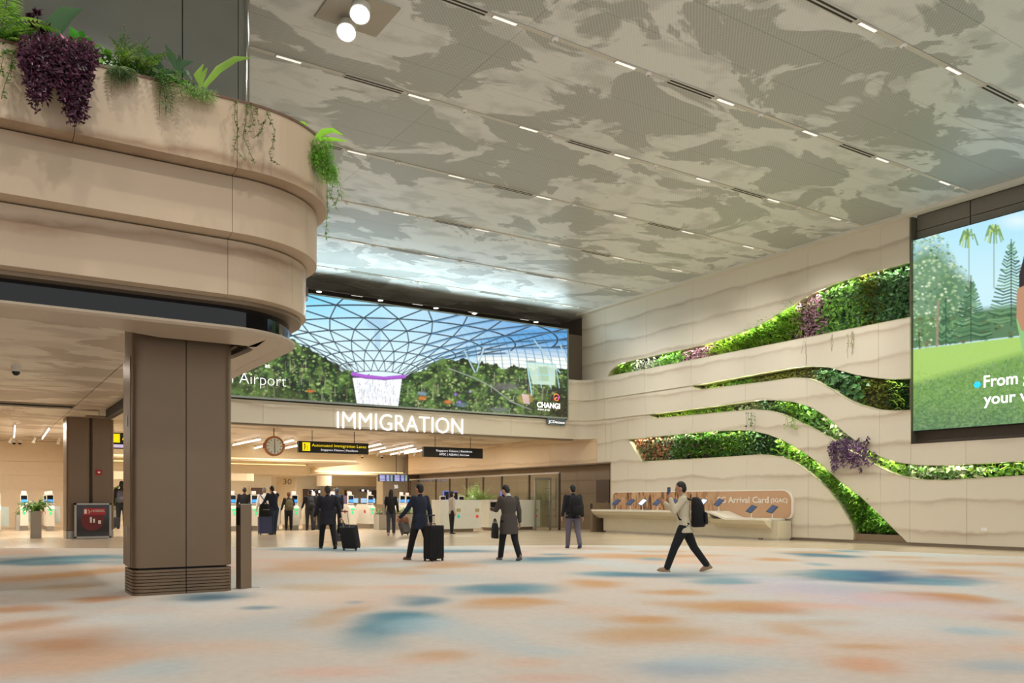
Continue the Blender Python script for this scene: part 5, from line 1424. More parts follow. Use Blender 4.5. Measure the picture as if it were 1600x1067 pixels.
# tablets on stands
M_TAB = mat('tablet back', '2b2f3a', .35); M_TSC = mat('tablet screen', 'c9dcf0', .3, emit=.9, ecol='bcd4f4', var=0)
k = 0
TABW = ['leftmost tablet on the counter, by the end post', 'second tablet from the counter end post', 'tablet with a glowing white screen, third from the end post', 'fourth tablet from the counter end post', 'tablet on the counter just left of the walking person with beige top', 'tablet with white-lit edge just right of the walking person', 'tablet at the right end of the high worktop', 'left one of two tablets on the low worktop', 'rightmost tablet, on the low worktop below the bracketed lettering']
for (x, zt) in ((963, .97), (985, .97), (1004, .97), (1027, .97), (1052, .97), (1098, .97), (1123, .97), (1174, .745), (1206.5, .745)):
    q = on_u(x, 797, UW - .75); bz = zt
    r = empty('tablet_stand', (UW - .75, q.y, bz), 'dark ' + TABW[k] if k != 2 else TABW[k], 'tablet', 'tablets on the arrival counter')
    MB().loft([((0, 0, 0), .055, .055), ((0, 0, .012), .05, .05)], 12).build('foot', M_WHITE, r, world=False)
    MB().tube([(0, 0, .01), (0, 0, .2), (.02, 0, .24)], .014, 8).build('pole', M_WHITE, r, world=False)
    M = Matrix.Translation((.0, 0, .27)) @ Matrix.Rotation(.25, 4, 'X') @ Matrix.Rotation(-.75, 4, 'Y')
    mb = MB(); mb.box((-.15, -.11, -.008), (.15, .11, .008)); mb.v = [tuple(M @ Vector(p)) for p in mb.v]; mb.build('tablet', M_TAB, r, world=False)
    mb = MB(); mb.box((-.13, -.095, .0085), (.13, .095, .011)); mb.v = [tuple(M @ Vector(p)) for p in mb.v]; mb.build('screen', M_TSC if k in (2, 5) else mat('tablet glass', '4a5a80', .2), r, world=False)
    r.scale = (1.15, 1.15, 1.15)
    k += 1
MB().box((UW - .5, vl - 1.0, .02), (UW - .2, vl - .7, .5)) if False else None
# =================================================================== HALL FURNITURE
# clock
VC = 34.0
q = on_v(428, 697, VC); R_ = .41
ck = empty('hanging_clock', tuple(q), 'round double-faced clock with copper rim hanging below the immigration fascia', 'clock')
def disc_y(c, r, y0, y1, n=32):
    mb = MB(); vs = [(c.x + r * math.cos(2 * math.pi * i / n), y, c.z + r * math.sin(2 * math.pi * i / n)) for y in (y0, y1) for i in range(n)]
    return mb.add(vs, [tuple(range(n)), tuple(range(n, 2 * n))[::-1]] + [(i, i + n, (i + 1) % n + n, (i + 1) % n) for i in range(n)])
sharp(disc_y(q, R_, VC - .08, VC + .08).build('rim', mat('copper rim', 'b5764c', .35, .5), ck))
for s, y in ((-1, VC - .085), (1, VC + .085)):
    sharp(disc_y(q, R_ * .8, min(y, y + .004 * s), max(y, y + .004 * s)).build('dial', mat('dial white', 'eef2ea', .4), ck))
for h in range(12):
    t = h * math.pi / 6; r0, r1 = R_ * .58, R_ * .74
    MB().tube([(q.x + r0 * math.sin(t), VC - .093, q.z + r0 * math.cos(t)), (q.x + r1 * math.sin(t), VC - .093, q.z + r1 * math.cos(t))], .011, 4).build('hour_mark', M_BLK, ck)
MB().tube([(q.x, VC - .097, q.z - .05), (q.x, VC - .097, q.z + R_ * .7)], .012, 4).build('minute_hand', M_BLK, ck)
MB().tube([(q.x, VC - .099, q.z + .04), (q.x + .01, VC - .099, q.z - R_ * .62)], .014, 4).build('hour_hand', M_BLK, ck)
MB().tube([(q.x, VC, q.z + R_ - .01), (q.x, VC, 4.3)], .02, 8).build('hanger_rod', M_BLK, ck)
for s in (-1, 1): MB().ell((q.x + s * (R_ + .01), VC, q.z), (.05, .07, .12)).build('side_boss', mat('copper rim', 'b5764c', .35, .5), ck)
M_SB = mat('sign black', '16140f', .4); M_YEL = mat('sign yellow', 'ffe600', .5, emit=.75, var=0); M_LW = mat('sign letters white', 'f4f6ff', .5, emit=.9, var=0)
def hang_sign(x0, x1, y0, y1, V, label, name='hanging_sign'):
    a_ = on_v(x0, y1, V); b2 = on_v(x1, y1, V); zt = on_v(x0, y0, V).z
    r = empty(name, ((a_.x + b2.x) / 2, V, a_.z), label, 'sign')
    MB().box((a_.x, V - .02, a_.z), (b2.x, V + .16, zt)).build('sign_box', M_SB, r)
    for f in (.2, .8): MB().tube([(a_.x + (b2.x - a_.x) * f, V + .07, zt), (a_.x + (b2.x - a_.x) * f, V + .07, 4.3)], .015, 6).build('hanger_rod', M_BLK, r)
    return r, a_.x, b2.x, a_.z, zt
r, xa, xb, z0, z1 = hang_sign(466, 575.5, 688.5, 706.5, VC, 'black hanging sign with yellow Automated Immigration Lanes lettering')
hh = z1 - z0; wd = xb - xa
MB().box((xa + .055 * wd, VC - .03, z0 + .14 * hh), (xa + .16 * wd, VC - .021, z0 + .88 * hh)).build('pictogram_tile', M_YEL, r)
px = xa + .085 * wd
MB().ell((px, VC - .035, z0 + .68 * hh), (.03, .01, .04)).tube([(px, VC - .034, z0 + .58 * hh), (px, VC - .034, z0 + .38 * hh), (px - .03, VC - .034, z0 + .22 * hh)], .018, 5).tube([(px, VC - .034, z0 + .52 * hh), (px + .06, VC - .034, z0 + .45 * hh)], .012, 5).box((px + .10, VC - .034, z0 + .22 * hh), (px + .12, VC - .03, z0 + .62 * hh)).build('pictogram', M_BLK, r)
text('Automated Immigration Lanes', 'lettering', M_YEL, (xa + .185 * wd, VC - .025, z0 + .55 * hh), (1, 0, 0), (0, 0, 1), .78 * wd, .25 * hh, .004, -.006, r)
text('Singapore Citizens | Residents', 'lettering', M_LW, (xa + .31 * wd, VC - .025, z0 + .2 * hh), (1, 0, 0), (0, 0, 1), .53 * wd, .17 * hh, .004, -.006, r)
r, xa, xb, z0, z1 = hang_sign(662, 754, 697.5, 713.5, VC, 'black hanging sign with two rows of white lettering right of the yellow-lettered one')
hh = z1 - z0; wd = xb - xa
text('Singapore Citizens | Residents', 'lettering', M_LW, (xa + .2 * wd, VC - .025, z0 + .56 * hh), (1, 0, 0), (0, 0, 1), .61 * wd, .2 * hh, .004, -.006, r)
text('APEC | ASEAN | Aircrew', 'lettering', M_LW, (xa + .25 * wd, VC - .025, z0 + .2 * hh), (1, 0, 0), (0, 0, 1), .51 * wd, .2 * hh, .004, -.006, r)
r, xa, xb, z0, z1 = hang_sign(160, 232, 675, 700, 36, 'black and yellow hanging sign half hidden between the two taupe columns')
wd, hh = xb - xa, z1 - z0
MB().box((xa + .2 * wd, 35.97, z0 + .38 * hh), (xa + .37 * wd, 35.979, z0 + .92 * hh)).build('pictogram_tile', M_YEL, r)
text('A', 'lettering', M_YEL, (xa + .42 * wd, 35.975, z0 + .55 * hh), (1, 0, 0), (0, 0, 1), .1 * wd, .32 * hh, .004, .01, r)
MB().box((xa + .03 * wd, 35.97, z0 + .06 * hh), (xb - .03 * wd, 35.979, z0 + .26 * hh)).build('white_strip', mat('strip violet', 'd8ccf0', .5, emit=.6, var=0), r)
# strips of light on the low ceiling
for (x0, y0, x1, y1) in ((364, 695, 407, 686), (397, 700, 420, 695), (444, 691, 459, 687.5), (445, 700, 466, 696), (575, 698, 595, 693.5), (577, 704, 602, 699), (594, 706, 645, 696), (610, 710, 650, 701), (632, 708, 661, 703), (755, 703, 790, 701), (22, 683, 23.5, 665), (66, 685, 77, 669), (101, 684, 102.5, 671), (170, 690, 178, 676)):
    a_ = on_z(x0, y0, ZL - .14); b2 = on_z(x1, y1, ZL - .14)
    r = empty('linear_light', tuple((a_ + b2) / 2), 'slim white linear light set in the low hall ceiling', 'light', 'linear lights on the low ceiling')
    MB().tube([a_ + Vector((0, 0, .05)), b2 + Vector((0, 0, .05))], .035, 4).build('housing', M_WHITE, r)
    for f_ in (.1, .9): qq = a_.lerp(b2, f_); MB().tube([qq + Vector((0, 0, .05)), (qq.x, qq.y, ZL)], .012, 5).build('suspension_rod', M_STEEL, r)
    MB().tube([a_ - Vector((0, 0, .02)), b2 - Vector((0, 0, .02))], .024, 6).build('tube', M_TUBE, r)
for (x, y) in ((368, 702), (388, 704), (458, 703), (517, 706), (543, 707), (590, 709), (624, 707), (648, 709), (17, 686), (54, 686), (92, 688)):
    q = on_z(x, y - 5, ZL)
    r = empty('track_spotlight', tuple(q), 'small white track spotlight under the low hall ceiling', 'light', 'small spotlights under the low ceiling')
    MB().tube([q, q + Vector((0, 0, -.12))], .02, 6).build('stem', M_WHITE, r); MB().tube([q + Vector((.03, 0, -.08)), q + Vector((-.06, -.05, -.32))], [.05, .07], 10).build('lamp_head', M_WHITE, r)
for (x, y, lab) in ((25, 576, 'dark dome camera under the low ceiling near the left picture edge'), (375, 707, None), (383, 707, None), (528, 712, None), (535, 712, None), (566, 714, None), (597, 714, None), (22, 691, None), (31, 691, None)):
    q = on_z(x, y - (4 if lab else 3), ZL); s = 1.0
    r = empty('dome_camera', tuple(q), lab or 'small black dome camera under the hall ceiling', 'camera', None if lab else 'dome cameras in the hall')
    MB().loft([((q.x, q.y, ZL), .1, .1), ((q.x, q.y, ZL - .12), .09, .09)], 14).build('housing', M_WHITE, r); MB().ell((q.x, q.y, ZL - .13), (.08, .08, .08)).build('dome', M_BLACK, r)
# cove bulkheads deep in the hall
CV = mat('cove plaster', 'e3d2b2', .6)
def bulkhead(x0, x1, V, z0, z1, cove=True, name='ceiling_cove', dep=4.0, round_=True):
    xa = on_v(x0, 700, V).x; xb = on_v(x1, 700, V).x
    r = empty(name, ((xa + xb) / 2, V, z0), kind='structure'); r.name = 'trim_3'
    MB().box((xa, V, z0), (xb, V + dep, z1), bev=.5 if round_ else 0).build('bulkhead', CV, r)
    if cove: MB().box((xa + .3, V + .35, z1), (xb - .3, V + .45, z1 + .06)).build('cove_light', M_WARM, r); MB().box((xa, V + 1.0, z1 + .0), (xb, V + dep, 4.3)).build('bulkhead_back', CV, r)
bulkhead(150, 489, 46, 2.79, 3.32)
bulkhead(150, 568, 44, 3.42, 3.52, dep=8)
bulkhead(518, 640, 56, 2.4, 3.1, dep=3, round_=False)
bulkhead(489, 640, 50, 2.99, 3.14, dep=3, round_=False)
bulkhead(150, 401, 43.0, 2.35, 2.72, cove=False, dep=1)
# numbered pillars
for (x0, x1, V, num, nx0, nx1, ny, cap, mt_, lab) in ((432, 463, 50, '30', 442.5, 455.5, 756.5, 8.5, mat('number brown', '6f5a48', .5), 'wide cream pillar carrying a large brown 30'), (598, 640, 54, '30', 616, 621.5, 763, 5.5, M_LW, 'cream pillar under the flight display with a small white 30')):
    a_ = on_v(x0, 780, V); b2 = on_v(x1, 780, V)
    r = empty('numbered_pillar', ((a_.x + b2.x) / 2, V, 0), lab, 'pillar')
    MB().box((a_.x, V, .12), (b2.x, V + 1.1, 4.3), bev=.06).build('shaft', mat('pillar cream', 'dccaa8', .5), r)
    MB().box((a_.x + .02, V + .02, 0), (b2.x - .02, V + 1.05, .12)).build('kick_plate', M_STEEL, r)
    p = on_v(nx0, ny, V - .01); p2 = on_v(nx1, ny, V - .01)
    text(num, 'number', mt_, (p.x, V - .01, p.z), (1, 0, 0), (0, 0, 1), p2.x - p.x, cap / F * (SN * p.x + CS * V), .006, 0, r)
# flight display
V = 46; a_ = on_v(592, 752, V); b2 = on_v(638, 752, V); zt = on_v(592, 741, V).z
r = empty('flight_display', ((a_.x + b2.x) / 2, V, a_.z), 'hanging blue flight information display with rows of text, by the brown wall', 'display')
MB().box((a_.x, V, a_.z), (b2.x, V + .15, zt)).build('housing', M_BLK, r)
MB().tube([((a_.x + b2.x) / 2 + .2, V + .08, zt), ((a_.x + b2.x) / 2 + .2, V + .08, 4.3)], .02, 6).build('hanger_rod', M_BLK, r)
wd = (b2.x - a_.x)
for i in range(2):
    xa = a_.x + wd * (.01 + .5 * i); pn = MB().box((xa, V - .02, a_.z + .02), (xa + wd * .47, V - .001, zt - .02)).build('panel', mat('display blue', '3c4684', .4, emit=.5, var=0), r)
    for j in range(5):
        z = a_.z + .04 + (zt - a_.z - .08) * j / 4.6
        MB().box((xa + .03, V - .03, z), (xa + wd * .18, V - .021, z + .025)).build('text_row', mat('row white', 'd0d8ff', .5, emit=.8, var=0), pn)
        MB().box((xa + wd * .24, V - .03, z), (xa + wd * .33, V - .021, z + .025)).build('text_row', mat('row white', 'd0d8ff', .5, emit=.8, var=0), pn)
        MB().box((xa + wd * .38, V - .03, z), (xa + wd * .44, V - .021, z + .025)).build('status_row', mat('row green', 'b8e860', .5, emit=.8, var=0), pn)
# back wall openings, counters, small glowing signs
for (x0, x1, y0, y1, V, m, nm, lab) in ((392, 412, 762, 786, 61.68, M_BROWND, 'service_window', 'dark service window behind the queue left of the 30 pillar'), (473, 500, 764, 782, 61.68, M_BROWND, 'service_window', 'dark service window right of the 30 pillar'), (538, 546, 766, 776, 61.68, M_BROWND, 'service_window', 'small dark opening behind the middle gates'), (580, 596, 766, 780, 61.68, M_BROWND, 'service_window', 'dark opening left of the white 30 pillar')):
    a_ = on_v(x0, y1, V); b2 = on_v(x1, y0, V)
    r = empty(nm, ((a_.x + b2.x) / 2, V, a_.z), lab, 'window')
    MB().box((a_.x - .05, V, a_.z - .05), (b2.x + .05, V + .3, b2.z + .05)).build('frame', CV, r); MB().box((a_.x, V - .02, a_.z), (b2.x, V, b2.z)).build('pane', m, r)
for (x, y, w_, h_) in ((487, 768, 4, 5), (498, 768, 5, 4), (567, 766, 4, 3), (575, 767, 3, 3), (634, 765, 3, 4)):
    a_ = on_v(x, y, 61.6); s = .049
    r = empty('lit_notice', tuple(a_), 'tiny glowing white notice at the far desks', 'sign', 'glowing notices at the far desks')
    MB().box((a_.x - w_ * s / 2, 61.6, a_.z - h_ * s / 2), (a_.x + w_ * s / 2, 61.62, a_.z + h_ * s / 2)).build('face', M_LW, r); MB().box((a_.x - w_ * s / 2, 61.62, a_.z - h_ * s / 2), (a_.x + w_ * s / 2, 62.0, a_.z + h_ * s / 2)).build('back', M_BLK, r)
for (x0, x1) in ((505, 533), (536, 600), (600, 640), (362, 430)):
    a_ = on_v(x0, 800, 52); b2 = on_v(x1, 800, 52)
    r = empty('far_desk', ((a_.x + b2.x) / 2, 52, 0), 'pale far desk with blue-lit monitors behind the gates', 'desk', 'far desks behind the gates')
    MB().box((a_.x, 52, 0), (b2.x, 52.8, 1.1)).build('body', CV, r)
    for k in range(int((b2.x - a_.x) / .6)):
        xx = a_.x + .3 + k * .6
        MB().box((xx - .2, 52.1, 1.2), (xx + .2, 52.14, 1.5)).build('monitor', mat('monitor blue', '9cc8f0', .4, emit=.8, var=0), r)
        MB().box((xx - .03, 52.14, 1.1), (xx + .03, 52.18, 1.3)).build('monitor_stand', M_BLK, r)
# e-gates --------------------------------------------------------------------
M_GW = mat('gate white', 'ece6d8', .3); M_GB = mat('gate screen blue', '3f8ff0', .3, emit=.9, var=0); M_GRN = mat('gate green', '3fd08a', .4, emit=.7, var=0)
M_RED = mat('round red', 'c8352c', .4)
def make_gate():
    r = empty('automatic_gate', (0, 0, 0))
    pts = [(0, .22), (0, 1.0), (.35, 1.18), (1.5, 1.18), (1.7, 1.05), (1.7, .22)]
    n = len(pts); w2 = .16
    vs = [(-w2, y, z) for y, z in pts] + [(w2, y, z) for y, z in pts]
    MB().add(vs, [tuple(range(n)), tuple(range(n, 2 * n))[::-1]] + [(i, i + n, (i + 1) % n + n, (i + 1) % n) for i in range(n)]).build('cabinet', M_GW, r)
    MB().box((-.13, .06, 0), (.13, 1.6, .22)).build('plinth', M_STEEL, r)
    hd = MB().box((-.15, .22, 1.18), (.15, .34, 1.62), bev=.03).build('reader_head', M_GW, r)
    MB().box((-.12, .205, 1.24), (.12, .222, 1.58)).build('screen', M_BLACK, hd)
    MB().box((-.11, .198, 1.26), (.11, .206, 1.40)).build('lit_screen', M_GB, hd)
    MB().box((-.09, -.012, .90), (.09, .004, .98)).build('green_indicator', M_GRN, r)
    MB().box((-.05, -.012, .72), (.05, .004, .84)).build('arrow_panel', M_GRN, r)
    d = MB(); vs = [(-w2 - .012, .55 + .09 * math.cos(t), .82 + .09 * math.sin(t)) for t in np.linspace(0, 2 * math.pi, 13)[:-1]] + [(-w2, .55 + .09 * math.cos(t), .82 + .09 * math.sin(t)) for t in np.linspace(0, 2 * math.pi, 13)[:-1]]
    d.add(vs, [tuple(range(12)), tuple(range(12, 24))] + [(i, i + 12, (i + 1) % 12 + 12, (i + 1) % 12) for i in range(12)]).build('no_entry_mark', M_RED, r)
    MB().box((-.012, .5, 1.62), (.012, .56, 1.9)).build('number_stalk', M_STEEL, r) if False else None
    MB().box((-.10, .36, 1.63), (.10, .38, 1.78)).build('lane_sign', mat('lane sign', 'f0d8d4', .5, emit=.3, var=0), r)
    MB().box((w2, .8, .35), (w2 + .28, .83, 1.1)).build('flap', mat('flap glass', 'b8c4c0', .1), r)
    return r
proto = make_gate(); used = False
GX = [(366, 'behind the slim post'), (400, 'between the black-suited and white-shirted people'), (432, 'behind the man in the navy jacket'), (463, 'behind the person with the olive backpack'), (495, 'in front of the black backpack person'), (524, 'behind the dark-suited walking man'), (551, 'in front of the man in the blue shirt'), (582, 'left of the long leafy planter'), (632, 'behind the woman in black, right of her'), (641, 'rightmost, partly behind the suited man with suitcase')]
for (x, lab) in GX:
    o = copy_tree(proto) if used else proto; used = True
    q = on_v(x, 828, 37.5 if x < 600 else (38.8 if x < 640 else 41.5)); o.location = (q.x, q.y, 0)
    tag(o, 'white automatic gate with blue-lit reader, ' + lab, 'gate', 'automatic gates in the immigration hall')
for (x, y, lab) in ((-6, 838, 'cut off by the left picture edge'), (38, 829, 'behind the grey planters at the left'), (79, 830, 'nearer one right of the left-hand planters'), (74, 827, 'just behind the one right of the planters')):
    q = on_z(x, y); o = copy_tree(proto); o.location = (q.x, q.y, 0); tag(o, 'white automatic gate with blue-lit reader, ' + lab, 'gate', 'automatic gates in the immigration hall')
# planters ------------------------------------------------------------------
def planter(x0, x1, y, ht, label, V=None, dep=.5, leaf='lush', n=140, hl=.5):
    a_ = on_z(x0, y) if V is None else on_v(x0, y, V); b2 = on_v(x1, y, a_.y)
    r = empty('box_planter', ((a_.x + b2.x) / 2, a_.y + dep / 2, 0), label, 'planter')
    MB().box((a_.x, a_.y, 0), (b2.x, a_.y + dep, ht), bev=.02).build('box', mat('planter grey', 'b5afa3', .45, .2), r)
    MB().box((a_.x + .04, a_.y + .04, ht), (b2.x - .04, a_.y + dep - .04, ht + .02)).build('soil', M_FELT, r)
    mb = MB()
    for i in range(n):
        q = Vector((ru(a_.x + .05, b2.x - .05), ru(a_.y + .05, a_.y + dep - .05), ht + .02)); d = Vector((ru(-1, 1), ru(-1, 1), ru(.3, 1.2)))
        e = q + d.normalized() * hl * ru(.3, .8); mb.leaf(e, (d.x, d.y, ru(-.5, .5)), (0, 0, 1), hl * ru(.35, .6), hl * .2, .3)
        mb.tube([q, e], .006, 3)
    mb.build('foliage', G[leaf], r, kind='stuff'); return r
planter(48, 65, 841, .98, 'tall light grey planter of leafy green plants left of the smaller column', dep=.45, n=90, hl=.6)
planter(25, 44, 829, .72, 'lower grey planter half hidden behind the leafy one at the left', dep=.6, n=20, hl=.25)
planter(592, 689, 0, .72, 'long low grey planter with white-edged leaves behind the woman in black', V=35.6, dep=.6, leaf='cream', n=420, hl=.32)
planter(176, 183, 0, 1.1, 'hedge planter with bright leaves behind the hooded backpack person', V=46, dep=.6, n=90, hl=1.0)
pa = on_v(745, 781, 35.2)
r = empty('potted_palm', (pa.x, 35.2, 0), 'feathery pale green palm rising behind the white counter', 'palm')
MB().loft([((pa.x, 35.2, 0), .28, .28), ((pa.x, 36.5, .7), .36, .36)], 16).build('pot', mat('planter grey', 'b5afa3', .45, .2), r)
for i in range(36):
    mb = MB(); frond(mb, (pa.x, 35.2, .9), (ru(-1, 1), ru(-1, 1), ru(1.0, 2.6)), ru(1.1, 1.6), .30, ru(.6, 1.6), 16, .26); mb.build('frond', leaf_mat('palm green', '6f9a3c', 'c4dc84'), r)
# white counters ---------------------------------------------------------------
def wcounter(xl, xm, xr, yb, label, marks):
    # corner xm nearest the viewer; left face runs back along v, right face along u
    b0 = on_z(xm, yb); c0 = on_v(xr, yb, b0.y); l0 = on_u(xl, yb, b0.x)
    vb = l0.y; r = empty('white_counter', ((b0.x + c0.x) / 2, (b0.y + vb) / 2, 0), label, 'counter')
    vb = min(max(vb, b0.y + .8), b0.y + 6)
    MB().box((b0.x, b0.y, .14), (c0.x, vb, 1.36)).build('body', mat('counter ivory', 'e2dfd0', .35), r)
    MB().box((b0.x + .1, b0.y + .1, 0), (c0.x - .35, vb - .1, .14)).build('plinth', M_TAUPE, r)
    MB().box((b0.x - .01, b0.y - .01, 1.36), (c0.x + .01, vb + .01, 1.38)).build('top_edge', M_WHITE, r)
    for (x, c_) in marks:
        p = on_v(x, 797, b0.y); MB().box((p.x - .10, b0.y - .012, p.z - .07), (p.x + .10, b0.y, p.z + .07)).build('plate', mat('brass plate', 'b8a878', .4, .3), r)
        q_ = p.z - .27; MB().add([(p.x, b0.y - .012, q_ - .09), (p.x + .09, b0.y - .012, q_), (p.x, b0.y - .012, q_ + .09), (p.x - .09, b0.y - .012, q_), (p.x, b0.y, q_ - .09), (p.x + .09, b0.y, q_), (p.x, b0.y, q_ + .09), (p.x - .09, b0.y, q_)], [(0, 1, 2, 3), (4, 7, 6, 5), (0, 4, 5, 1), (1, 5, 6, 2), (2, 6, 7, 3), (3, 7, 4, 0)]).build('lane_mark', mat('mark ' + c_, c_, .4, emit=.3, var=0), r)
    return b0, c0, vb
b0, c0, vb = wcounter(680, 688, 752, 832, 'ivory counter block with teal and red lane marks beside the uniformed officer', [(716.5, '28b8a8'), (745.5, 'd84a30')])
b0, c0, vb2 = wcounter(753, 764, 844, 829, 'ivory counter block behind the man in the long coat', [(812, 'd84a30'), (837.5, 'd84a30')])
for (x, V_, lab) in ((692, 31.9, 'white-edged reader head on the left counter block'), (721, 31.9, 'second white-edged reader head on the left counter block')):
    q = on_v(x, 780, V_); r = empty('reader_terminal', (q.x, V_, 1.38), lab, 'terminal')
    MB().box((q.x - .14, V_, 1.30), (q.x + .14, V_ + .08, 1.56), bev=.03).build('head', M_GW, r); MB().box((q.x - .11, V_ - .01, 1.36), (q.x + .11, V_ + .001, 1.52)).build('screen', M_BLACK, r)
for (x, y0, y1, V_, lab) in ((697, 767, 782, 32.0, 'tall screen with blue edge left of the officer'), (711, 768, 782, 32.0, 'tall dark screen right of the officer'), (787, 767, 781, on_z(764, 829).y + .35, 'tall screen with blue edge left of the man in the long coat')):
    q = on_v(x, y1, V_); t_ = on_v(x, y0, V_); r = empty('upright_screen', (q.x, V_, q.z), lab, 'screen')
    MB().box((q.x - .13, V_, 1.37), (q.x + .13, V_ + .06, t_.z)).build('housing', mat('blue edge', '5a78e8', .4, emit=.6, var=0), r); MB().box((q.x - .09, V_ - .01, 1.40), (q.x + .12, V_, t_.z - .03)).build('screen', M_BLACK, r)
q = on_v(771, 788, on_z(764, 829).y); r = empty('desk_monitor', (q.x, on_z(764, 829).y - .05, 1.1), 'dark screen panel fixed to the ivory counter left of the man in the long coat', 'monitor')
bq = on_z(764, 829).y; MB().box((q.x - .16, bq - .04, .95), (q.x + .16, bq, 1.28)).build('panel', M_BLACK, r); MB().box((q.x - .18, bq - .03, .93), (q.x + .18, bq, 1.30)).build('bezel', M_STEEL, r)
# glass partition -----------------------------------------------------------
GL = bpy.data.materials.new('clear glass'); GL.use_nodes = True; nt = GL.node_tree; nt.nodes.remove(nt.nodes['Principled BSDF'])
t_ = N(nt, 'ShaderNodeBsdfTransparent'); gl = N(nt, 'ShaderNodeBsdfGlossy'); gl.inputs['Roughness'].default_value = .03; ms = N(nt, 'ShaderNodeMixShader'); ms.inputs[0].default_value = .12
t_.inputs[0].default_value = (.93, .97, .94, 1)
nt.links.new(t_.outputs[0], ms.inputs[1]); nt.links.new(gl.outputs[0], ms.inputs[2]); nt.links.new(ms.outputs[0], nt.nodes['Material Output'].inputs[0])
UG = 22.7
gp = empty('glass_partition', (UG, 38, 0), 'long glass partition with dark metal posts in front of the brown panelled wall', 'partition')
xs = [681, 702.6, 729, 755, 784, 827, 874]; vs_ = [on_u(x, 780, UG).y for x in xs]
vs_ = [46.5] + vs_
for v in vs_: MB().box((UG - .04, v - .04, 0), (UG + .04, v + .04, 2.62)).build('post', mat('post dark', '57493c', .4, .4), gp)
for a_, b2 in zip(vs_[:-1], vs_[1:]): MB().box((UG - .01, b2 + .05, .1), (UG + .01, a_ - .05, 2.56)).build('glass_pane', GL, gp)
MB().box((UG - .045, vs_[-1] - .04, 2.58), (UG + .045, 46.5, 2.66)).build('top_rail', M_STEEL, gp)
# glazed turnstile frame near the partition end
q = on_z(848, 828)
r = empty('security_gate', (q.x, q.y, 0), 'tall glazed gate frame with steel bars right of the counters', 'gate')
for dx in (-.42, .42): MB().box((q.x + dx - .04, q.y - .04, 0), (q.x + dx + .04, q.y + .04, 2.35)).build('post', M_STEEL, r)
MB().box((q.x - .46, q.y - .05, 2.3), (q.x + .46, q.y + .05, 2.4)).build('header', M_STEEL, r)
MB().box((q.x - .38, q.y - .01, .1), (q.x + .38, q.y + .01, 2.3)).build('glass_pane', GL, r)
for k in range(6): MB().tube([(q.x + .1, q.y - .03, .4 + .3 * k), (q.x + .38, q.y - .03, .4 + .3 * k)], .015, 6).build('bar', M_STEEL, r)
